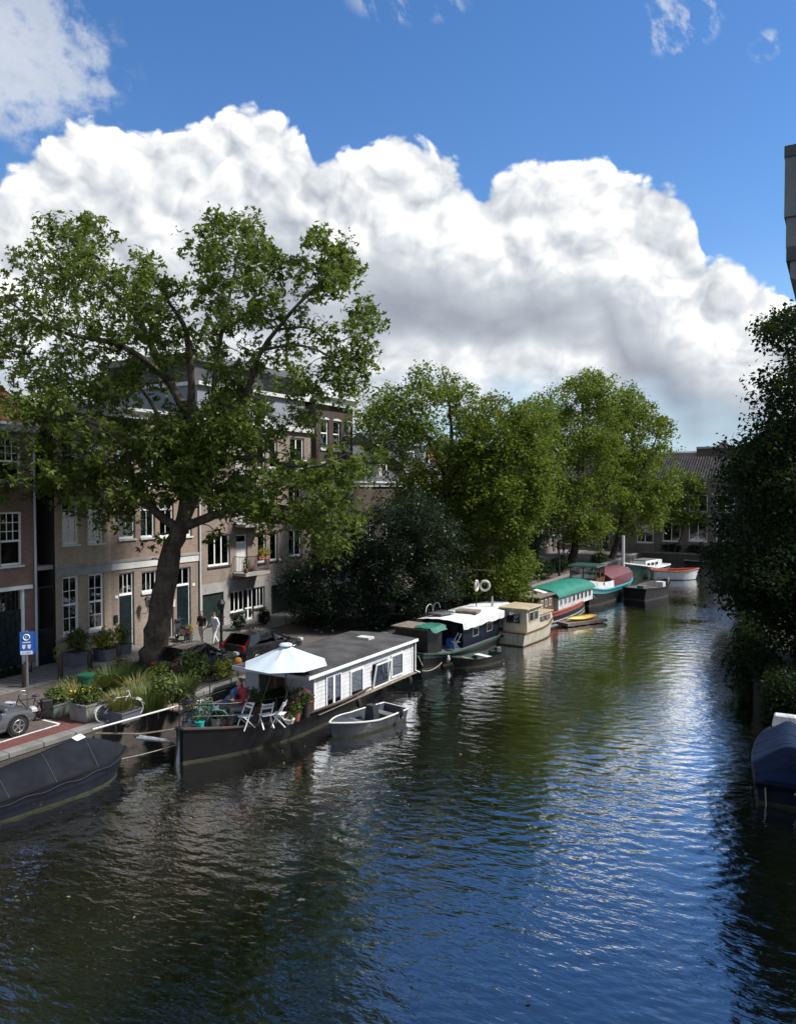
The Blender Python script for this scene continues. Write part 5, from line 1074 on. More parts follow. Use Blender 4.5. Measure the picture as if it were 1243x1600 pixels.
for k in range(8): boxwin(r6, 1.3, -2.05 + 0.82 * k, -2.05 + 0.82 * k + 0.42, 1.1, 1.6, 1, 'shaded_white', fr=0.045)
MB().box((0.2, -2.9, 2.12), (0.9, 0.7, 0.1), ry=0.2).build('hatch_cover', 'offwhite_paint', r6); MB().bb(-0.1, 0.9, -2.75, -2.45, 1.6, 1.95).build('bench', 'varnished_brown', r6)
# V7 kayak on a small float
fl = thing('floating_dock', 'low dark float in the water beside the red-railed barge', 'float', (-15.6, 52.6, 0), R(-28)); MB().bb(-0.55, 0.55, -1.9, 1.9, 0.06, 0.26).build('deck', 'wood_weathered', fl)
for yy in (-1.3, 0, 1.3): MB().tube([(-0.5, yy, -0.02), (0.5, yy, -0.02)], 0.18, 8).build('barrel', 'black_paint', fl)
ky = MB(); rows = []
for i in range(17):
    t = -1 + 2 * i / 16; wv = 0.33 * (1 - abs(t) ** 2.2) + 0.01; z0 = 0.10 * t * t; rows.append([(wv * math.cos(a), 1.55 * t, z0 + (0.20 if math.sin(a) > 0 else 0.13) * (1 - abs(t) ** 3) * math.sin(a)) for a in [2 * math.pi * k / 12 for k in range(12)]])
ky.grid(rows, True); kt = thing('yellow_kayak', 'yellow kayak lying upturned on the low dark float', 'kayak', (-15.6, 52.6, 0.40), R(-26)); ky.build('hull', 'kayak_yellow', kt, smooth=True); MB().tube([(0, -1.4, 0.23), (0, 0, 0.215), (0, 1.4, 0.23)], 0.02, 5).build('keel_strip', 'varnished_brown', kt)
# V8 tjalk with wooden wheelhouse
v8 = Boat('wooden_wheelhouse_barge', 'black barge with teal rail, white bulwark, wooden wheelhouse and maroon hatch cover', (-18.3, 68.2), R(-2), 15.0, 4.0, [(0, 1.45), (.12, 1.15), (.7, 1.0), (1, 1.7)], 0.62, 0.3, 3.0, hull='hull_black', rub='stripe_teal', rr=0.09, deck='deck_grey', aft=2.4)
r8 = v8.root; v8.band('stripe', 'stripe_teal', 0.72, 0.97)
def bulw(t0, t1, h):
    rows = []
    TT = [t for t in v8.ts if t0 <= t <= t1]
    st = [[(v8.pt(t, v8.z(t))[0] - 0.05, v8.pt(t, v8.z(t))[1], v8.z(t) + 0.03), (v8.pt(t, v8.z(t))[0] - 0.12, v8.pt(t, v8.z(t))[1] + 0.05, v8.z(t) + h)] for t in TT]
    rows = [[(-q[0], q[1], q[2]) for q in s_] for s_ in reversed(st)] + st; return MB().grid(rows).build('bulwark', 'hull_white', r8, smooth=40)
bulw(0.0, 0.30, 0.62)
MB().bb(-1.25, 1.0, -5.4, -3.0, 1.3, 1.95).build('wheelhouse_base', 'varnished_brown', r8); wh = MB()
for x, y in ((-1.2, -5.35), (0.95, -5.35), (-1.2, -3.05), (0.95, -3.05), (-0.1, -5.35), (-0.1, -3.05), (0.95, -4.2), (-1.2, -4.2)): wh.bar((x, y, 1.9), (x, y, 2.9), 0.09)
stuff(wh.build('wheelhouse_posts', 'wood_varnish', r8)); MB().bb(-1.15, 0.9, -5.33, -3.07, 1.97, 2.85).build('wheelhouse_glass', 'window_glass', r8)
MB().box((-0.125, -4.2, 2.97), (2.6, 2.75, 0.13), taper=0.93).build('wheelhouse_roof', 'hull_green', r8); rows = []
for j in range(9): yy = -2.6 + 6.6 * j / 8; rows.append([(x, yy, z) for x, z in ((-1.5, 1.0), (-1.45, 1.75), (-0.8, 2.15), (0, 2.28), (0.8, 2.15), (1.45, 1.75), (1.5, 1.0))])
b = MB(); b.grid(rows); b.poly(rows[0]); b.poly(rows[-1]); b.build('hatch_cover', 'tarp_maroon', r8, smooth=25); MB().tube([(0.4, 4.6, 1.0), (0.4, 4.6, 5.0)], [0.17, 0.13], 10).build('mast', 'offwhite_paint', r8)
for k in range(3): MB().bb(1.72, 1.75, -5.6 + 0.9 * k, -5.45 + 0.9 * k, 1.55, 1.75).build('scupper', 'black_paint', r8)
# V9 green and white cutter
v9 = Boat('green_cutter', 'green hulled boat with white deck and low cabin near the canal end', (-18.6, 84.5), R(168), 9.0, 3.4, [(0, 1.0), (.5, 1.0), (1, 1.7)], 0.75, 0.45, 2.2, hull='hull_green', rub='hull_white', rr=0.10, deck='hull_white', deckz=0.06)
MB().box((0, -0.6, 1.35), (2.0, 3.4, 0.7), taper=0.85).build('cabin', 'hull_white', v9.root, bevel=0.05); MB().box((0, -0.6, 1.74), (1.6, 2.9, 0.08)).build('cabin_roof', 'deck_grey', v9.root)
for yy in (-1.8, -0.8, 0.2): boxwin(v9.root, -0.99, yy, yy + 0.6, 1.2, 1.5, -1, 'steel', fr=0.05)
MB().bb(-0.7, 0.7, -3.6, -2.6, 1.0, 1.6).build('stern_locker', 'hull_white', v9.root); MB().tube([(0, 2.2, 1.2), (0, 2.2, 2.4)], 0.05, 6).build('post', 'black_paint', v9.root)
# V10 black open barge
v10 = Boat('black_open_barge', 'low black open barge with grey green inside beside the maroon hatch', (-14.5, 69.3), R(-12), 6.4, 2.6, [(0, .95), (.5, .85), (1, 1.2)], 0.8, 0.45, 2.8, hull='hull_black', rub='hull_black', rr=0.06, floor=0.35, inner='deck_grey')
for yy in (-1.8, 0.2): MB().bb(-1.1, 1.1, yy - 0.18, yy + 0.18, 0.66, 0.73).build('thwart', 'wood_weathered', v10.root)
MB().box((0.3, 1.4, 0.9), (0.7, 0.6, 0.5)).build('crate', 'offwhite_paint', v10.root); MB().box((-0.4, -0.8, 0.75), (0.6, 0.8, 0.4)).build('engine_box', 'deck_grey', v10.root); MB().tube([(0.7, 2.2, 0.9), (0.7, 2.2, 1.5)], 0.06, 6).build('bollard', 'fender_white', v10.root)
# V11 white dinghy with orange inside
v11 = Boat('white_dinghy', 'white open boat with orange rim and inside near the canal end', (-14.9, 83.2), R(-62), 4.8, 2.2, [(0, .95), (.5, .9), (1, 1.15)], 0.7, 0.45, 2.2, hull='hull_white', rub='orange_paint', rr=0.07, floor=0.4, inner='orange_paint')
for yy in (-1.1, 0.4): MB().bb(-0.9, 0.9, yy - 0.15, yy + 0.15, 0.72, 0.78).build('thwart', 'orange_paint', v11.root)
MB().box((0, -0.4, 0.85), (0.5, 0.6, 0.55)).build('engine_box', 'stripe_red', v11.root)
v12 = Boat('rowing_boat', 'small dark rowing boat against the end wall of the canal', (-14.6, 99.6), R(-80), 4.4, 1.5, [(0, .6), (.5, .5), (1, .95)], 0.5, 0.45, 2.0, hull='hull_black', floor=0.2, inner='deck_grey'); MB().bb(-0.6, 0.6, -0.2, 0.1, 0.36, 0.41).build('thwart', 'wood_weathered', v12.root)
# V13 blue covered boat at the right
v13 = Boat('blue_covered_boat', 'boat under a blue tarpaulin at the right edge of the picture', (-1.45, 28.6), R(3), 6.6, 2.1, [(0, .62), (.5, .62), (1, .85)], 0.82, 0.4, 2.6, hull='hull_navy', rub='hull_navy', rr=0.05)
v13.tarp('tarp_blue', [(0, .12), (.12, .45), (.45, .62), (.72, .60), (.80, .25), (1, .05)], 0.0, 0.80, seed=6, skirt=0.22); v13.deckgrid('foredeck', 'hull_white', 0.70, 1.0, 0.0)
MB().box((-0.1, 2.5, 1.0), (0.9, 0.5, 0.45), taper=0.8).build('seat_back', 'hull_white', v13.root, bevel=0.04); MB().tube([(-0.6, -3.35, 0.5), (-0.55, -3.5, -0.3)], 0.025, 5).build('fender_line', 'rope', v13.root); MB().box((0.2, -3.36, 0.45), (0.05, 0.03, 0.06)).build('cleat', 'steel', v13.root)
MB().tube([(0.35, -3.36, 0.46), (0.3, -3.55, 0.1), (0.6, -3.6, -0.3)], 0.03, 5).build('tiller_bracket', 'steel', v13.root)
# ------------------------------------------------------------------ plants, street furniture, vehicles, people
GZ = 1.2
mat('soil', (0.035, 0.028, 0.02), 0.95, 0.3, 4.0, bump=0.5); mat('planter_grey', (0.10, 0.105, 0.125), 0.8, 0.2, 2.0, bump=0.2); mat('planter_stone', (0.20, 0.20, 0.18), 0.85, 0.25, 2.0, bump=0.3); mat('planter_green', (0.085, 0.105, 0.09), 0.8, 0.2, 2.0); mat('terracotta', (0.26, 0.10, 0.055), 0.85, 0.2, 3.0); mat('turquoise', (0.02, 0.33, 0.33), 0.45, 0.1, 2.0); mat('bin_green', (0.008, 0.075, 0.04), 0.5, 0.15, 2.0)
mat('sign_blue', (0.02, 0.11, 0.42), 0.4, 0.08, 2.0); mat('sign_white', (0.75, 0.76, 0.78), 0.4, 0.05, 2.0); mat('bollard_brown', (0.032, 0.022, 0.018), 0.6, 0.3, 4.0); mat('umbrella_cloth', (0.47, 0.55, 0.61), 0.8, 0.05, 1.5); mat('petunia', (0.09, 0.03, 0.22), 0.8, 0.3, 9.0); mat('magenta_bloom', (0.22, 0.03, 0.14), 0.8, 0.3, 9.0); mat('white_bloom', (0.72, 0.72, 0.74), 0.8, 0.1, 9.0); mat('yellow_bloom', (0.62, 0.50, 0.05), 0.8, 0.2, 9.0); mat('orange_bloom', (0.5, 0.2, 0.03), 0.8, 0.3, 9.0); mat('brick_dull', (0.2, 0.12, 0.09), 0.9, 0.2, 3.0)
def foliage(parent, c, r, n, size, m, seed, name='foliage', tpl='oval', shell=0.45, upb=0.7):
    rs = np.random.RandomState(seed); k = max(4, n // 9); d = rs.randn(k, 3); d /= np.linalg.norm(d, axis=1, keepdims=True); rr = shell + (1 - shell) * rs.rand(k, 1) ** 0.5
    C_ = np.array(c) + d * rr * np.array(r) * 0.86; P = (C_[:, None, :] + rs.randn(k, 9, 3) * np.array(r) * 0.14).reshape(-1, 3)
    return leafmesh(P, size, tpl, rs, upb, name, m, parent, nrm=np.repeat(d, 9, 0) * 0.6)
def grass(parent, c, rad, n, h, m, seed, name='foliage', wd=0.02, lean=0.35, box=None):
    rs = np.random.RandomState(seed); a = rs.rand(n) * 6.283; q = np.sqrt(rs.rand(n))
    if box: off = np.stack([(rs.rand(n) - .5) * box[0], (rs.rand(n) - .5) * box[1]], 1)
    else: off = np.stack([np.cos(a) * q * rad, np.sin(a) * q * rad], 1)
    out = np.stack([np.cos(a), np.sin(a), np.zeros(n)], 1); H = h * (0.55 + 0.6 * rs.rand(n)); ln = lean * (0.2 + 1.3 * rs.rand(n))[:, None]
    b = np.stack([-np.sin(a), np.cos(a), np.zeros(n)], 1) * wd; base = np.concatenate([off, np.zeros((n, 1))], 1) + np.array(c); up_ = np.array([0, 0, 1.0])
    m1 = base + (up_ * 0.62 + out * ln * 0.35) * H[:, None]; tp = base + (up_ * 0.92 + out * ln) * H[:, None]
    V = np.stack([base - b, base + b, m1 + b * 0.8, m1 - b * 0.8, tp + b * 0.15, tp - b * 0.15], 1).reshape(-1, 3)
    F_ = (np.arange(n)[:, None, None] * 6 + np.array([(0, 1, 2, 3), (3, 2, 4, 5)])[None]).reshape(-1, 4)
    return npmesh(name, V, F_, m, parent)
def tub(root, w, d, h, m, taper=1.08):
    b = MB(); b.box((0, 0, h / 2), (w, d, h), taper=taper); o = b.build('tub', m, root, bevel=0.02); MB().box((0, 0, h), (w * taper * 0.86, d * taper * 0.86, 0.03)).build('soil', 'soil', root)
    MB().box((0, 0, h - 0.03), (w * taper + 0.04, d * taper + 0.04, 0.06)).build('rim', m, o); return o
def planter(px, py, label, w, d, h, m, z=1.235, rz=0.0, name='planter'):
    p = onz(px, py, z); t = thing(name, label, 'planter', p, rz); tub(t, w, d, h, m); return t
# pots along the tan house
t = planter(121, 1038, 'grey square tub with dark leafy shrub under the left ground floor window', 0.85, 0.85, 0.6, 'planter_grey'); foliage(t, (0, 0, 1.15), (0.5, 0.5, 0.62), 900, 0.13, 'shrub_leaf', 1)
t = planter(167, 1030, 'grey square tub with yellow-green shrub left of the first front door', 0.85, 0.85, 0.55, 'planter_grey'); foliage(t, (0, 0, 1.0), (0.68, 0.68, 0.5), 1000, 0.13, 'yellow_leaf', 2)
t = planter(192, 1021, 'smaller grey tub with leafy shrub right beside the first front door', 0.6, 0.6, 0.5, 'planter_grey'); foliage(t, (0, 0, 1.0), (0.42, 0.42, 0.58), 500, 0.13, 'lime_leaf', 3)
# tubs at the end of the red path
t = planter(88, 1118, 'green-grey tub with low leafy plants next to the black bicycle', 0.7, 0.7, 0.5, 'planter_green', GZ); foliage(t, (0, 0, 0.75), (0.42, 0.42, 0.4), 500, 0.12, 'lime_leaf', 4)
t = planter(136, 1123, 'pale stone tub with yellow flowers at the end of the red path', 0.9, 0.75, 0.62, 'planter_stone', GZ); foliage(t, (0, 0, 0.85), (0.55, 0.5, 0.4), 600, 0.12, 'shrub_leaf', 5); foliage(t, (0, 0, 0.95), (0.5, 0.45, 0.35), 60, 0.09, 'yellow_bloom', 6, 'blossoms')
t = planter(190, 1125, 'lavender grey tub with feathery dry grass by the white bicycle wheel', 1.0, 0.8, 0.42, 'planter_grey', GZ); grass(t, (0, 0, 0.4), 0.45, 700, 0.6, 'dry_grass', 7, wd=0.012, lean=0.6)
p = onz(141, 1100, GZ); t = thing('waste_bin', 'dark green round bin standing behind the stone tub', 'bin', (p.x - 0.5, p.y + .2, GZ)); MB().lathe([(0.26, 0), (0.30, 0.95), (0.33, 0.96), (0.33, 1.05), (0.2, 1.08)], n=16).build('body', 'bin_green', t, smooth=30); MB().lathe([(0.2, 1.075), (0.2, 1.085)], n=16).build('lid', 'bin_green', t)
p = onz(75, 1052, 1.235); t = thing('weedy_shrub', 'sparse wild plant growing in front of the barred alley gate', 'plant', (-31.5, 22.9, 1.235)); foliage(t, (0, 0, 0.5), (0.3, 0.3, 0.5), 160, 0.10, 'dry_grass', 8)
t = thing('weedy_shrub', 'straggly low weeds along the foot of the dark garage door', 'plant', (-31.5, 20.3, 1.235)); grass(t, (0, 0, 0), 0.8, 260, 0.55, 'shade_leaf', 9, box=(0.4, 2.2))
# shrubs by the apartment block
for k, (px, py, rr, lb) in enumerate(((372, 985, 0.55, 'round dark shrub left of the white glazed door of the apartment block'), (412, 976, 0.5, 'round dark shrub right of the white glazed door of the apartment block'))):
    t = thing('round_shrub', lb, 'shrub', onz(px, py, 1.235)); foliage(t, (0, 0, rr * 1.05), (rr * 0.85, rr * 0.85, rr), 700, 0.12, 'shade_leaf', 20 + k); MB().tube([(0, 0, 0), (0, 0, 0.5)], 0.03, 5).build('stem', 'dark_bark', t)
bt = thing('balcony_planter', 'planter box with yellow autumn leaves on the lowest balcony rail', 'planter', (FX + 0.9, Cc.location.y + bd[1] + 0.45, bd[2] + 0.75)); MB().box((0, 0, 0.1), (0.2, 1.0, 0.2)).build('box', 'terracotta', bt); foliage(bt, (0, 0.1, 0.4), (0.25, 0.55, 0.35), 300, 0.11, 'yellow_leaf', 25); foliage(bt, (0, 0, 0.4), (0.25, 0.55, 0.32), 80, 0.09, 'orange_bloom', 26, 'blossoms')
bt = thing('balcony_pot', 'small pot of pale flowers at the left corner of the lowest balcony', 'planter', (FX + 0.85, Cc.location.y + bd[0] - 0.1, bd[2] + 0.0)); MB().lathe([(0.1, 0), (0.15, 0.28)], n=10).build('pot', 'terracotta', bt); foliage(bt, (0, 0, 0.6), (0.25, 0.25, 0.35), 160, 0.1, 'shrub_leaf', 27)
# planted bed round the plane tree
sb = sheet('planting_bed', 'soil', -27.9, -25.7, 20.0, 27.0, 1.214); sheet('planting_bed', 'soil', -25.7, -22.75, 20.0, 22.3, 1.214)
bedk = MB()
for q in ((-28.0, -27.88, 19.9, 27.1), (-27.88, -22.75, 19.9, 20.02), (-27.88, -25.7, 26.98, 27.1), (-25.7, -25.58, 22.4, 27.1), (-25.58, -22.75, 22.3, 22.4)): bedk.bb(q[0], q[1], q[2], q[3], 1.1, 1.27)
struct(bedk.build('bed_edging', 'quay_stone'))
rs = np.random.RandomState(5)
gc = stuff(grass(None, (-26.75, 23.4, 1.21), 1, 3200, 0.5, 'shrub_leaf', 31, 'ground_cover', wd=0.016, lean=0.5, box=(2.1, 6.6))); tag(gc, 'mixed green ground cover filling the planted bed round the plane tree', 'ground cover'); gc2 = stuff(grass(None, (-24.25, 21.15, 1.21), 1, 2600, 0.55, 'grass_leaf', 32, 'ground_cover', wd=0.016, lean=0.5, box=(2.8, 2.1))); tag(gc2, 'low green ground cover on the water side of the planted bed', 'ground cover')
def clump(px, py, kind, h, rad, n, lb, m, seed, z=1.215, name=None, size=0.13):
    t = thing(name or ('ornamental_grass' if kind == 'g' else 'bed_shrub'), lb, 'grass' if kind == 'g' else 'shrub', onz(px, py, z))
    if kind == 'g': grass(t, (0, 0, 0), rad, n, h, m, seed, wd=0.016, lean=0.5)
    else: foliage(t, (0, 0, h * 0.52), (rad, rad, h * 0.52), n, size, m, seed); MB().tube([(0, 0, 0), (0, 0, h * 0.5)], 0.025, 5).build('stem', 'dark_bark', t)
    return t
clump(178, 1085, 'g', 1.05, 0.65, 1000, 'tall dark green rush clump left of the plane tree trunk', 'shrub_leaf', 41); clump(215, 1092, 'g', 0.95, 0.4, 300, 'pale straw coloured grass clump in front of the plane tree trunk', 'dry_grass', 42)
clump(262, 1098, 'b', 0.95, 0.75, 1300, 'broad mid-green shrub right of the trunk at the water side', 'grass_leaf', 43); clump(300, 1070, 'b', 1.5, 0.75, 1100, 'tall leafy green shrub at the right end of the bed', 'shrub_leaf', 44)
clump(250, 1075, 'b', 1.0, 0.7, 900, 'leafy green shrub right at the foot of the plane tree', 'lime_leaf', 45); clump(158, 1090, 'b', 0.9, 0.55, 700, 'dark shrub beside the green bin', 'shade_leaf', 46)
clump(188, 1058, 'b', 1.0, 0.42, 500, 'pale variegated shrub left of the plane tree at the kerb', 'dry_grass', 47, size=0.09); clump(285, 1095, 'g', 0.95, 0.45, 450, 'tall upright reeds beside the houseboat gangway', 'grass_leaf', 48)
clump(130, 1102, 'g', 0.9, 0.5, 500, 'wispy yellowish grass behind the stone tub', 'dry_grass', 49); clump(232, 1108, 'g', 0.9, 0.7, 800, 'low bushy grass at the quay edge beside the white bicycle', 'grass_leaf', 50)
t = clump(327, 1048, 'b', 1.2, 0.42, 420, 'tall shrub with small yellow flowers behind the houseboat roof edge', 'shrub_leaf', 51); foliage(t, (0, 0, 0.85), (0.45, 0.45, 0.5), 120, 0.10, 'yellow_bloom', 52, 'blossoms')
t = clump(350, 1062, 'b', 0.95, 0.55, 500, 'rounded yellow-leaved shrub next to the houseboat roof corner', 'yellow_leaf', 53)
# quay shrubs further on
for k, (px, x, h, rad, lb, m) in enumerate(((640, -23.6, 1.6, 1.0, 'dark shrub on the quay edge behind the barge shed', 'shade_leaf'), (730, -23.8, 1.7, 1.2, 'leafy shrub on the quay behind the white sheeted roof', 'shrub_leaf'), (800, -23.9, 2.2, 1.4, 'tall dark shrub on the quay behind the cream cruiser', 'shade_leaf'),
                                        (845, -23.6, 1.8, 1.3, 'dark shrub on the quay behind the green arched roof', 'shade_leaf'), (872, -24.0, 1.5, 1.0, 'low dark shrub at the foot of the broad elm', 'shade_leaf'), (935, -23.3, 1.1, 1.0, 'low green shrub on the quay behind the wooden wheelhouse', 'shrub_leaf'), (595, -23.4, 1.4, 1.0, 'low dark shrub under the evergreen bush by the quay', 'holly_leaf'))):
    p = onx(px, 930, x); t = thing('quay_shrub', lb, 'shrub', (x, p.y, GZ)); foliage(t, (0, 0, h * 0.5), (rad, rad * 1.3, h * 0.55), 1300, 0.17, m, 60 + k); MB().tube([(0, 0, 0), (0, 0, h * 0.5)], 0.03, 5).build('stem', 'dark_bark', t)
# bollards
b = MB(); b.lathe([(0.11, 0), (0.105, 0.8), (0.08, 0.92), (0.03, 0.96)], n=12); bm0 = b.build('bollard', 'bollard_brown', smooth=35)
bl = [(39, 1074, 'brown street bollard nearest the dark garage door, behind the parking sign'), (95, 1061, 'brown street bollard in front of the alley gate and left tub'), (141, 1051, 'brown street bollard standing before the left ground floor windows'), (186, 1040, 'brown street bollard nearest the plane tree trunk')]
for k, (px, py, lb) in enumerate(bl): o = bm0 if k == 0 else bm0.copy(); (COL.objects.link(o) if k else None); o.location = onz(px, py, 1.22); tag(o, lb, 'bollard', 'bollards along the kerb')
# parking sign
SP = onz(44, 1112, GZ); s = thing('parking_sign', 'blue and white parking sign on a grey post by the parked silver car', 'sign', SP, R(46))
ppm = FPX / dep_of(SP); hz_ = lambda py: (1112 - py) / ppm
MB().tube([(0, 0, 0), (0, 0, hz_(985))], 0.045, 8).build('post', 'steel', s); sw_, z0, z1 = 19 / ppm, hz_(1022), hz_(986); zm = z0 + (z1 - z0) * 0.17; x0, x1 = -sw_ / 2, sw_ / 2
pl_ = MB().bb(x0, x1, -0.075, -0.05, z0, z1).build('sign_panel', 'sign_blue', s); MB().bb(x0 + 0.02, x1 - 0.02, -0.081, -0.077, z0 + 0.015, zm).build('lower_plate', 'sign_white', pl_)
def text(body, loc, size, m, parent, name='lettering', rot=(R(90), 0, 0)):
    cu = bpy.data.curves.new(name, 'FONT'); cu.body = body; cu.size = size; cu.align_x = 'CENTER'; cu.align_y = 'CENTER'; cu.extrude = 0.001; o = bpy.data.objects.new(name, cu); COL.objects.link(o); o.location = loc; o.rotation_euler = rot
    dg = bpy.context.evaluated_depsgraph_get(); me = bpy.data.meshes.new_from_object(o.evaluated_get(dg)); bpy.data.objects.remove(o)
    q = link(name, me, None, parent); me.materials.clear(); me.materials.append(MATS[m]); q.location = loc; q.rotation_euler = rot; return q
zc = z0 + (z1 - z0) * 0.76; MB().torus((0, -0.079, zc), 0.105, 0.017, 'Y', 20, 4).build('emblem_ring', 'sign_white', pl_); text('P', (0.0, -0.08, zc), 0.17, 'sign_white', pl_)
MB().bb(x0 + 0.09, x1 - 0.09, -0.08, -0.077, z0 + (z1 - z0) * 0.52, z0 + (z1 - z0) * 0.57).build('print_line', 'sign_white', pl_)
for sx in (-0.09, 0.09): MB().prism([(sx - 0.06, -0.08, z0 + (z1 - z0) * 0.44), (sx + 0.06, -0.08, z0 + (z1 - z0) * 0.44), (sx + 0.045, -0.08, z0 + (z1 - z0) * 0.30), (sx, -0.08, z0 + (z1 - z0) * 0.24), (sx - 0.045, -0.08, z0 + (z1 - z0) * 0.30)], (0, 0.003, 0)).build('shield_emblem', 'sign_white', pl_)
text('E 14784', (0.0, -0.083, (z0 + zm) / 2 + 0.005), 0.09, 'sign_blue', pl_)
MB().bb(x0 + 0.1, x1 + 0.10, 0.055, 0.075, z0 + 0.02, z1 - 0.03).build('rear_panel', 'sign_blue', s)
# cars
mat('car_silver', (0.16, 0.17, 0.19), 0.3, 0.05, 1.0, metal=0.6, coat=0.6); mat('car_dark', (0.018, 0.016, 0.018), 0.25, 0.1, 1.0, coat=0.8); mat('car_blue', (0.022, 0.03, 0.04), 0.25, 0.1, 1.0, coat=0.8); mat('tail_red', (0.26, 0.008, 0.012), 0.25, 0.1, 2.0, coat=0.5); mat('plate_yellow', (0.55, 0.40, 0.03), 0.5, 0.05, 2.0); mat('trim_black', (0.012, 0.012, 0.013), 0.6, 0.2, 2.0); mat('lamp_clear', (0.55, 0.57, 0.6), 0.15, 0.05, 2.0, coat=0.5)
def car(name, label, loc, rz, paint, L=4.2, W=1.78, H=1.5, hatch=True, tall_tail=False, belt=0.93):
    t = thing(name, label, 'car', loc, rz); h = L / 2; w = W / 2
    st = [(-h, .78, .42, .80), (-h + .10, .93, .30, .98), (-h + .5, .99, .22, belt + .02), (-h + 1.2, 1.0, .22, belt), (0.3, 1.0, .22, belt - .03), (h - 1.25, 1.0, .22, belt - .06), (h - .7, .97, .24, belt - .12), (h - .2, .90, .30, belt - .24), (h, .74, .38, belt - .40)]
    rows = []
    for y, k, z0_, z1_ in st: a = w * k; rows.append([(-a * .9, y, z0_), (-a, y, z0_ + .14), (-a * 1.0, y, (z0_ + z1_) / 2 + .05), (-a * .95, y, z1_ - .04), (-a * .84, y, z1_), (0, y, z1_ + .03), (a * .84, y, z1_), (a * .95, y, z1_ - .04), (a, y, (z0_ + z1_) / 2 + .05), (a, y, z0_ + .14), (a * .9, y, z0_)])
    b = MB(); b.grid(rows); b.poly(rows[0]); b.poly(rows[-1]); b.poly([r_[0] for r_ in rows] + [r_[-1] for r_ in reversed(rows)]); b.build('body', paint, t, smooth=45)
    gs = [(-h + .22, belt - .02, .80), (-h + .62, H - .06, .66), (-h + 1.3, H - .01, .68), (0.0, H - .01, .68), (h - 1.95, H - .10, .66), (h - 1.15, belt - .04, .80)]
    def gl(off): return [[(-w * k * 1.12 - off, y, belt - .05), (-w * k - off, y, z + off), (0, y, z + .03 + off), (w * k + off, y, z + off), (w * k * 1.12 + off, y, belt - .05)] for y, z, k in gs]
    b = MB(); b.grid(gl(0)); g_ = b.build('glasshouse', 'car_glass', t, smooth=30); MB().bb(-w * .7, w * .7, -h + .9, h - 1.9, belt - .3, belt + .02).build('seats', 'trim_black', t)
    rr_ = [[(-w * k - .012, y, z - .03), (-w * k * .96, y, z + .022), (0, y, z + .05), (w * k * .96, y, z + .022), (w * k + .012, y, z - .03)] for y, z, k in gs[1:5]]
    MB().grid(rr_).build('roof', paint, t, smooth=40)
    for sx in (-1, 1):
        pil = MB()
        for (y0, z0_, k0), (y1, z1_, k1) in ((gs[0], gs[1]), (gs[5], gs[4])): pil.bar((sx * w * k0 * 1.08, y0, belt - .03), (sx * w * k1, y1, z1_), 0.09)
        pil.bar((sx * w * .78, 0.1, belt - .03), (sx * w * .69, 0.0, H - .03), 0.07); stuff(pil.build('pillars', paint, t))
        MB().box((sx * (w + .09), h - 1.35, belt + .06), (.2, .12, .14)).build('mirror', paint, t, bevel=0.03)
        MB().box((sx * w * .76, -h + .06, .82 if not tall_tail else .9), (.2, .14, .2 if not tall_tail else .24)).build('tail_light', 'tail_red', t, bevel=0.03)
        if tall_tail: MB().bar((sx * w * .80, -h + .2, .98), (sx * w * .70, -h + .58, H - .12), 0.06).build('tail_light', 'tail_red', t)
        MB().box((sx * w * .72, h - .10, .68), (.34, .2, .15), rz=-sx * 0.35).build('headlight', 'lamp_clear', t, bevel=0.03)
        for yy in (-0.25, 0.75): MB().box((sx * (w + .005), yy - .3, belt - .14), (.02, .16, .03)).build('door_handle', paint, t)
        for yy in (-h + .78, h - .82):
            wl_ = MB(); wl_.T = Matrix.Translation((sx * (w - .10), yy, .33)) @ Matrix.Rotation(R(90) * sx, 4, 'Y'); wl_.lathe([(.20, -.1), (.31, -.1), (.335, -.05), (.335, .07), (.31, .12), (.22, .125)], n=20); wh_ = wl_.build('wheel', 'rubber', t, smooth=40)
            rm = MB(); rm.T = wl_.T; rm.lathe([(.05, .11), (.06, .132), (.02, .135)], n=10); rm.torus((0, 0, .118), .205, .018, 'Z', 20, 4)
            for k in range(5): a = k * 2 * math.pi / 5 + .3; rm.bar((.04 * math.cos(a), .04 * math.sin(a), .122), (.2 * math.cos(a), .2 * math.sin(a), .122), .055, .02)
            rm.build('rim', 'steel', wh_); ar = MB(); ar.T = wl_.T; ar.torus((0, 0, .10), .365, .03, 'Z', 20, 5); ar.build('arch_trim', 'trim_black', t)
    MB().bb(-.26, .26, -h - .012, -h + .02, .60, .71).build('number_plate', 'plate_yellow', t); MB().box((0, -h + .03, .42), (W * .8, .12, .2)).build('rear_bumper', 'trim_black', t, bevel=0.03); MB().box((0, h - .03, .42), (W * .74, .12, .2)).build('front_grille', 'trim_black', t, bevel=0.03)
    return t
wp_ = onz(27, 1149, GZ)
car('silver_car', 'silver grey car parked at the left edge with only its front in view', (wp_.x - 0.82, wp_.y - 1.33, GZ), 0.0, 'car_silver', 4.3, 1.8, 1.52)
cr = onz(392, 1034, GZ); car('hatchback_car', 'dark hatchback car with tall red tail lights behind the white parasol', (-24.3, 28.9, GZ), R(-3), 'car_dark', 4.25, 1.78, 1.45, tall_tail=True)
cd = onz(300, 1046, GZ); car('dark_blue_car', 'dark car half hidden behind the planted bed and trunk', (-24.55, 24.75, GZ), R(2), 'car_blue', 4.0, 1.7, 1.5)
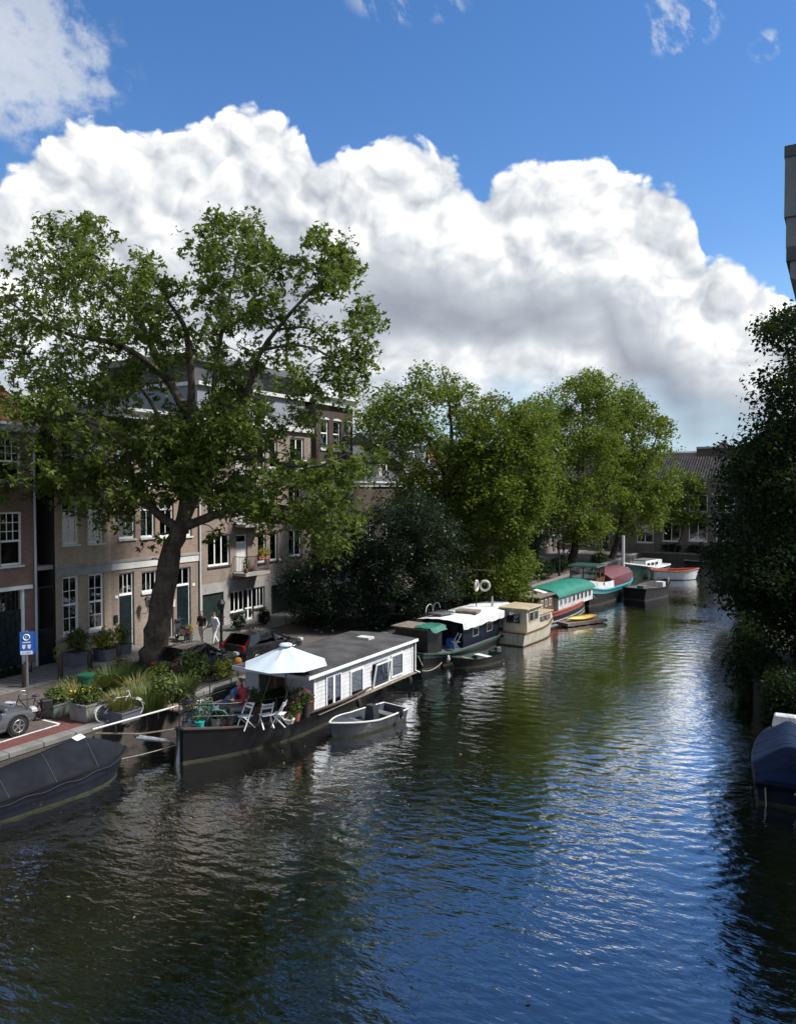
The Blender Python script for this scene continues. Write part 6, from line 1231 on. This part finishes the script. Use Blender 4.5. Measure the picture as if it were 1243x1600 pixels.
# bicycles
def bicycle(name, label, loc, rz, paint, bags=None, tyre='rubber', group=None, lean=0.0, crate=False):
    t = thing(name, label, 'bicycle', loc, rz, group); t.rotation_euler = (0, lean, rz); Rw = .34
    for yy, nm in ((-.53, 'wheel'), (.53, 'wheel')):
        wv = MB().torus((0, yy, Rw), Rw - .02, .026 if tyre != 'rubber' else .02, 'X', 28, 6).build(nm, tyre, t, smooth=True); sp_ = MB()
        for k in range(14): a = k * 2 * math.pi / 14; sp_.tube([(0.015 * (-1) ** k, yy, Rw), (0, yy + (Rw - .03) * math.cos(a), Rw + (Rw - .03) * math.sin(a))], .003, 3, cap=False)
        stuff(sp_.build('spokes', 'steel', wv)); MB().torus((0, yy, Rw), Rw + .035, .012, 'X', 14, 4, R(10), R(170)).build('mudguard', paint, t)
    f = MB(); A_, S_, Hd, Bb, Fr = (0, -.53, Rw), (0, -.18, .82), (0, .36, .88), (0, -.05, .30), (0, .53, Rw)
    for p, q in ((Bb, S_), (Bb, Hd), (S_, (0, .33, .80)), (A_, Bb), (A_, (0, -.17, .76)), (Hd, Fr), (Hd, (0, .32, 1.02))): f.tube([p, q], .017, 6)
    f.build('frame', paint, t); MB().tube([(-.28, .12, 1.06), (-.26, .25, 1.08), (0, .33, 1.03), (.26, .25, 1.08), (.28, .12, 1.06)], .013, 6).build('handlebar', 'steel', t); MB().ell((0, -.20, .90), (.09, .15, .045)).build('saddle', 'trim_black', t, smooth=True); MB().tube([S_, (0, -.19, .88)], .014, 6).build('seat_post', 'steel', t)
    MB().bb(-.06, .06, -.75, -.3, .72, .74).build('luggage_rack', 'iron', t); MB().tube([(-.12, -.05, .30), (.12, -.05, .30)], .015, 5).build('crank', 'steel', t)
    if bags:
        for sx in (-1, 1): MB().box((sx * .14, -.55, .57), (.15, .42, .36), taper=.9).build('pannier', bags, t, bevel=0.04)
    if crate: MB().box((0, .60, .95), (.36, .3, .26), taper=1.1).build('front_crate', 'trim_black', t)
    return t
p = onz(62, 1127, GZ); bicycle('black_bicycle', 'black city bicycle with black panniers leaning by the parking sign', (p.x - .25, p.y - .2, GZ), R(150), 'black_paint', 'trim_black')
p = onz(208, 1120, GZ); bicycle('white_bicycle', 'bicycle with white tyres parked beside the dry grass tub', (p.x - .1, p.y - .5, GZ), R(-20), 'white_paint', None, 'white_paint')
for k, (px, lb) in enumerate(((672, 'bicycle parked on the quay behind the barge shed, leftmost of three'), (690, 'bicycle parked on the quay behind the barge shed, middle of three'), (706, 'bicycle parked on the quay behind the barge shed, rightmost of three'))):
    p = onx(px, 950, -22.75); bicycle('parked_bicycle', lb, (-22.85, p.y, GZ), R(60 + 12 * k), ('black_paint', 'iron', 'hull_navy')[k], None, group='bicycles on the quay')
# scooter by the second front door
p = onz(284, 1001, 1.235); sct = thing('motor_scooter', 'black motor scooter parked before the second front door', 'scooter', p, R(70))
for yy in (-.6, .6): wv = MB().torus((0, yy, .25), .19, .06, 'X', 18, 8).build('wheel', 'rubber', sct, smooth=True); MB().torus((0, yy, .25), .1, .03, 'X', 12, 5).build('rim', 'steel', wv)
b = MB(); b.box((0, -.42, .55), (.34, .75, .4), taper=.85); b.box((0, .05, .32), (.32, .6, .1)); b.box((0, .42, .65), (.38, .12, .75), rx=R(-18)); b.box((0, .5, 1.0), (.3, .22, .2)); b.build('body', 'car_dark', sct, bevel=0.04); MB().box((0, -.42, .80), (.3, .72, .12), taper=.85).build('seat', 'trim_black', sct, bevel=0.03); MB().tube([(-.35, .42, 1.1), (0, .5, 1.12), (.35, .42, 1.1)], .018, 6).build('handlebar', 'iron', sct); MB().box((0, .62, .95), (.16, .05, .12)).build('headlight', 'lamp_clear', sct); MB().box((0, .6, .48), (.16, .34, .05)).build('mudguard', 'car_dark', sct); MB().box((0, -.85, .55), (.2, .05, .1)).build('tail_light', 'tail_red', sct)
t = thing('potted_plant', 'small yellow-green potted plant beside the motor scooter', 'plant', onz(296, 1001, 1.235)); MB().lathe([(.16, 0), (.22, .35)], n=10).build('pot', 'planter_grey', t); foliage(t, (0, 0, .65), (.3, .3, .35), 220, .1, 'yellow_leaf', 71)
# street lamps
def lamp(px, py, ztop, label, z=GZ):
    p = onz(px, py, z); t = thing('street_lamp', label, 'street lamp', p, 0, 'street lamps'); h = ztop - z
    MB().lathe([(.12, 0), (.11, .5), (.07, .6), (.06, h - .9), (.05, h - .75)], n=10).build('post', 'iron', t, smooth=40); MB().lathe([(.09, h - .75), (.19, h - .3), (.17, h - .27)], n=6).build('lantern_glass', 'window_glass', t); MB().lathe([(.24, h - .28), (.15, h - .12), (.05, h - .05), (.03, h + .1)], n=8).build('cap', 'iron', t)
    cg_ = MB()
    for k in range(6): a = k * math.pi / 3; cg_.bar((.095 * math.cos(a), .095 * math.sin(a), h - .75), (.195 * math.cos(a), .195 * math.sin(a), h - .28), .02)
    cg_.build('cage', 'iron', t); MB().bar((-.3, 0, h - .95), (.3, 0, h - .95), .03).build('ladder_bar', 'iron', t)
p = onz(346, 1018, GZ); lamp(346, 1018, GZ + (1018 - 934) / (FPX / dep_of(p)), 'dark lamp post standing beside the two walking people'); lamp(937, 880, 6.2, 'dark lamp post on the far quay behind the wooden wheelhouse'); lamp(873, 900, 5.2, 'dark lamp post on the quay left of the broad elm trunk')
# gangway and spars between the covered launch and the houseboat
gw_ = thing('gangway', 'plank gangway from the quay to the houseboat stern with a handrail', 'gangway', (-21.2, 20.6, 1.28)); MB().bb(-1.2, 1.0, -.4, .4, -.05, .0).build('walkway', 'wood_weathered', gw_)
rl = MB()
for x in (-1.1, -.1, .9): rl.tube([(x, -.4, 0), (x, -.4, .95)], .02, 5)
rl.tube([(-1.1, -.4, .95), (.9, -.4, .95)], .02, 5).build('handrail', 'iron', gw_)
a, b = onz(145, 1142, 1.35), onz(278, 1103, 1.45); sp_ = thing('boat_pole', 'long pale boat pole resting along the quay edge', 'pole', a); MB().tube([(0, 0, .05), b - a + Vector((0, 0, 0))], .035, 8).build('shaft', 'offwhite_paint', sp_); hk = MB()
for k in (.25, .75): q = (b - a) * k; hk.bar(q + Vector((0, 0, .02)), q + Vector((0, 0, -.26)), .04)
stuff(hk.build('support', 'iron', sp_))
a, b = onz(213, 1152, .7), onz(265, 1158, .45); sp2 = thing('mooring_strut', 'grey metal mooring strut between quay wall and houseboat stern', 'strut', a); MB().tube([(0, 0, 0), (b - a) * .5, b - a], [.10, .09, .06], 8).build('strut', 'steel', sp2); MB().torus((0, 0, .1), .1, .03, 'Y', 12, 5).build('shackle', 'iron', sp2)
a, b = onz(150, 1146, 1.0), onz(290, 1137, .95); sp3 = tag(MB().tube([a, (a + b) / 2 - Vector((0, 0, .12)), b], .03, 6).build('spar', 'wood_weathered'), 'dark wooden spar reaching from the quay to the houseboat stern', 'spar')
def ropeline(name, label, a, b, sag, r=.018, m='rope', n=14): a, b = Vector(a), Vector(b); return tag(MB().tube([a.lerp(b, i / n) - Vector((0, 0, sag * 4 * (i / n) * (1 - i / n))) for i in range(n + 1)], r, 5).build(name, m), label, 'rope')
ropeline('mooring_rope', 'long pale mooring rope slung from the houseboat stern to the lower left', onz(345, 1136, .95), onz(-40, 1190, 1.0), .62)
ropeline('hanging_rope', 'thin rope hanging straight down the houseboat side into the water', onz(342, 1134, .95), Vector((*onz(342, 1134, .95).xy, -.2)), 0, .012)
for k, (a_, b_, lb) in enumerate((((660, 1040, .7), (640, 985, 1.3), 'mooring rope from the dark barge stern up to the quay'), ((780, 985, .8), (768, 955, 1.3), 'mooring rope from the cream cruiser to the quay'), ((930, 935, 1.2), (912, 905, 1.3), 'mooring rope from the wooden wheelhouse barge to the quay'), ((660, 1048, .9), (690, 1035, .7), 'rope slung between houseboat bow and dark barge'))):
    ropeline('mooring_rope', lb, onz(*a_), onz(*b_), .15, .016)
for k, (px, py, lb) in enumerate(((560, 1092, 'black round fender hanging beside the houseboat cabin'), (640, 1062, 'black round fender hanging at the houseboat bow'))):
    p = onx(px, py, HBX + 2.12); t = thing('fender', lb, 'fender', (p.x, p.y, .42)); MB().ell((0, 0, 0), (.11, .11, .2), 10, 8).build('body', 'rubber', t, smooth=True); MB().tube([(0, 0, .18), (-.06, 0, .36)], .01, 4).build('lanyard', 'rope', t)
# parasol on the houseboat terrace
DZ = 0.86
UPs = onz(447, 1122, DZ); dU = dep_of(UPs); pu = FPX / dU; zrim = DZ + (1122 - 1036) / pu; zap = DZ + (1122 - 1006) / pu; um = thing('parasol', 'large pale blue-white parasol open over the houseboat terrace', 'parasol', UPs)
MB().tube([(0, 0, .05), (0, 0, zap - DZ)], .025, 8).build('pole', 'iron', um); rU = 67 / pu; nseg = 8; rows = []
for q in (0, .25, .5, .75, 1.0):
    row = []
    for i in range(nseg * 4):
        a = 2 * math.pi * i / (nseg * 4) + .3; e = math.cos(math.pi / nseg) / math.cos(((a - .3) % (2 * math.pi / nseg)) - math.pi / nseg); rr_ = max(.012, rU * q * e); rib = abs(((a - .3) % (2 * math.pi / nseg)) - math.pi / nseg) / (math.pi / nseg)
        row.append((rr_ * math.cos(a), rr_ * math.sin(a), (zap - DZ) - (zap - zrim) * (q ** .92) - .05 * q * (1 - q) * (1 - rib) * 3))
    rows.append(row)
cn = MB().grid(rows, True).build('canopy', 'umbrella_cloth', um, smooth=25)
MB().lathe([(.02, 0), (.2, -.03), (.26, -.09)], (0, 0, zap - DZ + .06), 16).build('vent_cap', 'umbrella_cloth', cn); MB().lathe([(.3, 0), (.3, .06), (.06, .08)], n=14).build('base', 'concrete', um)
for i in range(nseg): a = 2 * math.pi * i / nseg + .3; MB().tube([(0, 0, zap - DZ - .06), (rU * .98 * math.cos(a), rU * .98 * math.sin(a), zrim - DZ - .02)], .010, 4).build('rib', 'steel', um)
# terrace furniture
def folding_chair(px, py, label, rz, m='white_paint'):
    t = thing('folding_chair', label, 'chair', onz(px, py, DZ), rz, 'folding chairs on the terrace')
    for sx in (-.21, .21): MB().bar((sx, .25, 0), (sx, -.22, .92), .035).build('leg', m, t); MB().bar((sx * .9, -.27, 0), (sx * .9, .2, .46), .035).build('leg', m, t)
    for k in range(5): MB().box((0, -.16 + .085 * k, .455), (.40, .06, .018)).build('seat_slat', m, t)
    for k in range(2): MB().box((0, -.175 - .045 * k, .74 + .12 * k), (.40, .02, .08), rx=R(27)).build('back_slat', m, t)
    return t
folding_chair(416, 1136, 'white folding chair, second from left, standing empty by the rail', R(60)); folding_chair(384, 1138, 'white folding chair under the person in red', R(170)); folding_chair(437, 1134, 'white folding chair nearest the parasol pole', R(110))
tt = thing('terrace_table', 'round weathered terrace table between the seated people', 'table', onz(362, 1128, DZ)); MB().lathe([(.42, .68), (.42, .72)], n=20).build('table_top', 'wood_weathered', tt); MB().tube([(0, 0, 0), (0, 0, .69)], .03, 6).build('stem', 'iron', tt); MB().lathe([(.25, 0), (.22, .04)], n=12).build('foot', 'iron', tt)
def pot(name, px, py, label, r=.18, h=.3, m='terracotta', fr=.3, fm='shrub_leaf', seed=1, bloom=None, z=DZ, n=260, size=.1, cat='flower pot'):
    t = thing(name, label, cat, onz(px, py, z)); MB().lathe([(r * .75, 0), (r, h), (r * 1.06, h), (r * 1.06, h + .03)], n=12).build('pot', m, t, smooth=40); foliage(t, (0, 0, h + fr * .7), (fr, fr, fr * .8), n, size, fm, seed)
    if bloom: foliage(t, (0, 0, h + fr * .8), (fr, fr, fr * .75), 100, .08, bloom, seed + 1, 'blossoms', shell=.8)
    return t
pot('flower_pot', 300, 1130, 'pot of purple flowers at the stern end of the terrace', .22, .45, 'planter_grey', .42, 'shrub_leaf', 81, 'petunia'); pot('flower_pot', 322, 1134, 'pot of white flowers next to the purple flowers on the stern', .22, .42, 'planter_grey', .42, 'shrub_leaf', 83, 'white_bloom')
pot('flower_pot', 312, 1142, 'turquoise bucket at the stern with a small plant', .17, .32, 'turquoise', .16, 'shrub_leaf', 85, n=60); pot('flower_pot', 352, 1136, 'low brown pot of greenery at the terrace rail', .2, .3, 'brick_dull', .26, 'shrub_leaf', 87); pot('flower_pot', 338, 1138, 'mossy stone pot beside the turquoise bucket', .22, .35, 'planter_stone', .2, 'shade_leaf', 88)
pot('flower_pot', 402, 1118, 'dark leafy potted plant behind the empty folding chair', .2, .35, 'terracotta', .36, 'shrub_leaf', 89); pot('flower_pot', 424, 1114, 'bushy green potted plant left of the parasol pole', .2, .4, 'trim_black', .38, 'shade_leaf', 90); pot('flower_pot', 478, 1120, 'pot of magenta flowers by the corner of the white cabin', .18, .5, 'iron', .34, 'shrub_leaf', 91, 'magenta_bloom'); pot('flower_pot', 462, 1126, 'terracotta pot with trailing plant under the magenta flowers', .18, .3, 'terracotta', .24, 'shrub_leaf', 93); pot('flower_pot', 452, 1130, 'shallow white bowl of plants near the parasol base', .2, .14, 'offwhite_paint', .18, 'shrub_leaf', 94, n=80)
bicycle('terrace_bicycle', 'turquoise bicycle leaning inside the stern rail of the houseboat', (onz(318, 1140, DZ).x, onz(318, 1140, DZ).y, DZ), R(-58), 'turquoise', None)
for k, (px, py, lb, fm) in enumerate(((462, 1052, 'dark planter box of dry plants on the houseboat roof edge below the parasol', 'dry_grass'), (371, 1050, 'dark empty planter box at the left corner of the houseboat roof', 'shade_leaf'))):
    zr = cz1 + .13; p = onz(px, py, zr); p.y = HBY + cy0 - .3; p.x = onz(px, py, zr).x; t = thing('roof_planter', lb, 'planter', p); MB().box((0, 0, .11), (1.15 if k == 0 else .7, .24, .22), taper=1.05).build('box', 'trim_black', t)
    grass(t, (0, 0, .2), .3, 260 if k == 0 else 40, .28, fm, 95 + k, wd=.012, box=(1.0 if k == 0 else .6, .18), lean=.6)
t = thing('garden_lantern', 'round salmon pink garden ball beside the yellow-leaved shrub', 'ornament', onz(372, 1060, 1.3)); MB().ell((0, 0, .75), (.17, .17, .17), 12, 8).build('ball', 'orange_bloom', t, smooth=True); MB().tube([(0, 0, -.1), (0, 0, .6)], .02, 5).build('stake', 'iron', t)
for k, (px, py, lb) in enumerate(((395, 1112, 'long trough of leafy plants on the terrace left of the cabin door'), (436, 1108, 'long trough of dark plants beside the cabin doorway'), (470, 1112, 'trough of trailing plants on the terrace below the cabin corner'))):
    t = thing('plant_trough', lb, 'planter', onz(px, py, DZ), R(20 * k)); MB().box((0, 0, .2), (.9, .3, .4), taper=1.05).build('box', ('wood_weathered', 'trim_black', 'terracotta')[k], t); foliage(t, (0, 0, .6), (.55, .3, .38), 420, .1, ('shrub_leaf', 'shade_leaf', 'lime_leaf')[k], 120 + k)
    if k != 1: foliage(t, (0, 0, .65), (.55, .3, .36), 60, .08, ('white_bloom', '', 'magenta_bloom')[k], 130 + k, 'blossoms', shell=.8)
for k, (a_, b_, lb) in enumerate((((398, 1130), (428, 1064), 'slanting pale pole leaning from the rail, left of the parasol pole'), ((430, 1132), (448, 1080), 'slanting pale pole leaning near the parasol pole'))):
    p0 = onz(*a_, DZ); q0 = p0 + Vector((.1, .9, 1.75 - .3 * k)); t = thing('leaning_pole', lb, 'pole', p0); MB().tube([(0, 0, .02), q0 - p0], .013, 6).build('shaft', 'wood_weathered', t); MB().lathe([(.035, 0), (.035, .05)], n=8).build('foot', 'rubber', t)
# people: one continuous body each, clothes as children
PEND = []
def remesh(b, name, m, parent, vox=.016):
    me = bpy.data.meshes.new(name); me.from_pydata(b.v, [], b.f); o = link(name, me, m, parent); md = o.modifiers.new('remesh', 'REMESH'); md.mode = 'VOXEL'; md.voxel_size = vox; md.use_smooth_shade = True; sm = o.modifiers.new('smooth', 'SMOOTH'); sm.iterations = 3; sm.factor = .5; PEND.append(o); return o
for nm, c in dict(skin=(.46, .28, .2), hair_dark=(.03, .022, .018), hair_grey=(.42, .41, .40), hair_brown=(.07, .045, .03), cloth_black=(.015, .015, .017), cloth_white=(.68, .70, .74), cloth_cream=(.48, .45, .40), cloth_red=(.26, .025, .03), cloth_blue=(.05, .11, .24), cloth_grey=(.16, .16, .17), cloth_pink=(.5, .06, .10), shoe_dark=(.03, .03, .03)).items(): mat(nm, c, .8, .12, 5.0)
def person(label, loc, rz, pose, shirt, trousers, hair, sleeves='short', name='person', cap=None, long_hair=False, s=1.0, group=None):
    t = thing(name, label, 'person', loc, rz, group); t.scale = (s, s, s); V_ = Vector
    if pose == 'sit' or pose == 'bend':
        hip = V_((0, 0, .50)); lean = .10 if pose == 'sit' else .42; ch = hip + V_((0, lean, .46)); nk = hip + V_((0, lean * 1.25, .60)); hd = nk + V_((0, .05 if pose == 'sit' else .14, .15 if pose == 'sit' else .10))
        knees = [V_((x, .44, .50)) for x in (-.11, .11)]; ank = [V_((x, .46, .08)) for x in (-.11, .11)]; sho = [ch + V_((x, 0, .05)) for x in (-.19, .19)]
        elb = [q + V_((x, .06, -.27)) for q, x in zip(sho, (-.06, .06))]; wr = [q + V_((-x, .24, .04)) for q, x in zip(elb, (-.10, .10))]
    else:
        hip = V_((0, 0, .93)); ch = V_((0, .02, 1.34)); nk = V_((0, .03, 1.48)); hd = V_((0, .05, 1.62)); st_ = .20 if pose == 'walk' else .02
        knees = [V_((-.10, st_ * .7, .50)), V_((.10, -st_ * .25, .49))]; ank = [V_((-.10, st_ * 1.1, .08)), V_((.10, -st_ * 1.3, .10))]; sho = [ch + V_((x, 0, .06)) for x in (-.19, .19)]
        elb = [V_((-.25, -.08 if pose == 'walk' else 0, 1.12)), V_((.25, .06, 1.12))]; wr = [V_((-.24, .06, .90)), V_((.22, .22, 1.0 if pose == 'walk' else .9))]
    hips = [hip + V_((x, 0, -.02)) for x in (-.09, .09)]; d_ = (ch - hip).normalized(); rot = V_((0, 0, 1)).rotation_difference(d_).to_matrix(); mid = hip.lerp(ch, .5)
    b = MB(); b.ell(hip, (.16, .115, .13), 12, 8, rot); b.ell(mid, (.14, .10, .2), 12, 8, rot); b.ell(ch, (.175, .115, .17), 12, 8, rot); b.tube([ch, nk + (hd - nk) * .4], [.07, .052], 10)
    for sh_, e, w_ in zip(sho, elb, wr):
        b.ell(sh_, (.065, .065, .065)); b.tube([ch.lerp(sh_, .6), sh_, sh_.lerp(e, .5), e, e.lerp(w_, .4), w_], [.07, .055, .047, .038, .038, .026], 8); f = (w_ - e).normalized(); u = f.orthogonal().normalized(); v_ = f.cross(u)
        b.ell(w_ + f * .05, (.04, .04, .055), 8, 6)
        for k in range(4): q = w_ + f * .085 + v_ * (-.03 + .02 * k); b.tube([q, q + f * (.035 + .006 * (k in (1, 2))), q + f * .062 + u * .018], [.010, .009, .007], 5)
        b.tube([w_ + f * .03 + v_ * .032, w_ + f * .06 + v_ * .055, w_ + f * .085 + v_ * .055], [.012, .010, .008], 5)
    for h_, k_, a_ in zip(hips, knees, ank): b.tube([h_, h_.lerp(k_, .5), k_, k_.lerp(a_, .35), a_], [.092, .08, .056, .056, .036], 10); b.ell(a_ + V_((0, .07, -.045)), (.042, .12, .034))
    b.ell(hd, (.076, .094, .115), 14, 10); b.ell(hd + V_((0, .055, -.06)), (.048, .045, .05)); b.ell(hd + V_((0, .098, -.018)), (.013, .02, .022), 6, 5)
    for sx in (-1, 1): b.ell(hd + V_((sx * .076, -.005, -.01)), (.012, .022, .03), 6, 5)
    remesh(b, 'body', 'skin', t, .013)
    b = MB(); g_ = .014; b.ell(hip + d_ * .06, (.165 + g_, .12 + g_, .13), 12, 8, rot); b.ell(mid, (.152 + g_, .112 + g_, .21), 12, 8, rot); b.ell(ch, (.18 + g_, .12 + g_, .172), 12, 8, rot)
    for sh_, e, w_ in zip(sho, elb, wr):
        b.ell(sh_, (.078, .078, .078))
        if sleeves == 'short': b.tube([ch.lerp(sh_, .6), sh_, sh_.lerp(e, .6)], [.085, .073, .068], 8)
        else: b.tube([ch.lerp(sh_, .6), sh_, sh_.lerp(e, .5), e, e.lerp(w_, .85)], [.085, .073, .064, .056, .042], 8)
    remesh(b, 'shirt', shirt, t); b = MB(); b.ell(hip + V_((0, 0, -.01)), (.17, .125, .13), 12, 8)
    for h_, k_, a_ in zip(hips, knees, ank): b.tube([h_, h_.lerp(k_, .5), k_, k_.lerp(a_, .9)], [.105, .094, .073, .062], 10)
    remesh(b, 'trousers', trousers, t)
    for a_ in ank: b = MB(); b.ell(a_ + V_((0, .07, -.04)), (.048, .13, .042), 10, 6); b.build('shoe', 'shoe_dark', t, smooth=True)
    b = MB(); b.ell(hd + V_((0, -.02, .03)), (.084, .094, .105), 12, 8); 
    if long_hair: b.ell(hd + V_((0, -.05, -.08)), (.09, .06, .13), 10, 8)
    o = remesh(b, 'hair', hair, t)
    for v_ in o.data.vertices:
        if v_.co.y > hd.y + .045 and v_.co.z < hd.z + .075: v_.co.y = hd.y + .045
    ey = MB()
    for sx in (-1, 1): ey.ell(hd + V_((sx * .03, .084, .008)), (.013, .008, .008), 6, 4)
    stuff(ey.build('eyes', 'hair_dark', t)); MB().ell(hd + V_((0, .096, -.062)), (.022, .008, .006), 8, 4).build('mouth', 'cloth_pink', t)
    if cap: b = MB(); b.ell(hd + V_((0, -.01, .05)), (.09, .105, .085), 12, 6); b.box(hd + V_((0, .12, .055)), (.13, .12, .012)); remesh(b, 'cap', cap, t)
    return t
def feet(px, py, z=1.235): p = onz(px, py, z); return (p.x, p.y, z)
person('person in black short-sleeved top and pale trousers walking along the street', feet(316, 1006), R(195), 'walk', 'cloth_black', 'cloth_cream', 'hair_dark', cap=None); person('person in white shirt, white trousers and cap walking beside one in black', feet(336, 1008), R(170), 'walk', 'cloth_white', 'cloth_white', 'hair_dark', 'long', cap='hair_brown')
sp1 = onz(384, 1131, DZ); person('person in red top with brown hair sitting on the houseboat terrace', (sp1.x, sp1.y, DZ), R(150), 'sit', 'cloth_red', 'cloth_grey', 'hair_brown', 'long', long_hair=True, s=1.25); sp2_ = onz(346, 1130, DZ); person('grey-haired person in blue bending forward at the terrace table', (sp2_.x, sp2_.y + .1, DZ), R(-75), 'bend', 'cloth_blue', 'cloth_grey', 'hair_grey', s=1.22)
st_ = thing('stool', 'dark stool under the grey-haired person on the terrace', 'stool', (sp2_.x, sp2_.y + .1, DZ)); MB().lathe([(.18, .37), (.19, .41), (.15, .42)], n=14).build('seat', 'trim_black', st_)
for k in range(3): a = k * 2.09; MB().tube([(.1 * math.cos(a), .1 * math.sin(a), .38), (.18 * math.cos(a), .18 * math.sin(a), 0)], .014, 5).build('leg', 'iron', st_)
person('dark clothed person standing under the broad elm on the quay', feet(878, 890), R(200), 'stand', 'cloth_black', 'cloth_grey', 'hair_dark', 'long'); person('far person in red pink top near the canal end houses', feet(880, 868), R(160), 'walk', 'cloth_pink', 'cloth_grey', 'hair_dark'); person('far person in pale top standing left of the elm trunk', feet(838, 872), R(150), 'stand', 'cloth_white', 'cloth_grey', 'hair_brown'); person('far person in red top and black trousers walking near the elm', feet(872, 866), R(190), 'walk', 'cloth_red', 'cloth_black', 'hair_dark')
# barge clutter
p = onz(716, 1008, .6); t = folding_chair(714, 1010, 'pale folding chair on the open deck of the dark barge', R(140), 'steel'); t.location = (*onz(712, 1014, .65).xy, .6); t['group'] = 'barge clutter'
p = onz(705, 1006, .8); t = tag(MB().box((0, 0, .25), (.5, .4, .5), taper=.9).build('blue_crate', 'sign_blue'), 'blue crate on the open deck of the dark barge', 'crate'); t.location = (p.x, p.y, .6)
# far quay railing and hedge
fr_ = thing('quay_railing', 'dark iron railing along the quay at the canal end', 'railing', (0, 0, 0)); b = MB()
x = QX + 1.5
while x < -9: MB().tube([(x, 102.1, 1.2), (x, 102.1, 2.2)], .03, 5).build('post', 'iron', fr_); x += 1.6
for z in (1.7, 2.18): MB().tube([(QX + 1.5, 102.1, z), (-9, 102.1, z)], .025, 5).build('rail', 'iron', fr_)
for k, (x, lb) in enumerate(((-19.0, 'clipped low hedge in front of the end house, left one'), (-16.0, 'clipped low hedge in front of the end house, right one'))): t = thing('low_hedge', lb, 'hedge', (x, 103.3, 1.23)); foliage(t, (0, 0, .5), (1.3, .4, .6), 900, .2, 'shade_leaf', 101 + k)
rs = np.random.RandomState(77); n = 260; lx = np.concatenate([QX + 0.3 + np.abs(rs.randn(n // 2)) * 1.6, rs.uniform(-20, -4, n // 2)]); ly = rs.uniform(9, 60, n)
fl_ = leafmesh(np.stack([lx, ly, np.full(n, .03)], 1), .09, 'oval', rs, 9.0, 'floating_leaves', 'dry_grass'); stuff(fl_); tag(fl_, 'scattered fallen leaves floating on the dark canal water', 'leaves')
dg = bpy.context.evaluated_depsgraph_get(); new = [(o, bpy.data.meshes.new_from_object(o.evaluated_get(dg))) for o in PEND]
for o, me in new: o.modifiers.clear(); o.data = me
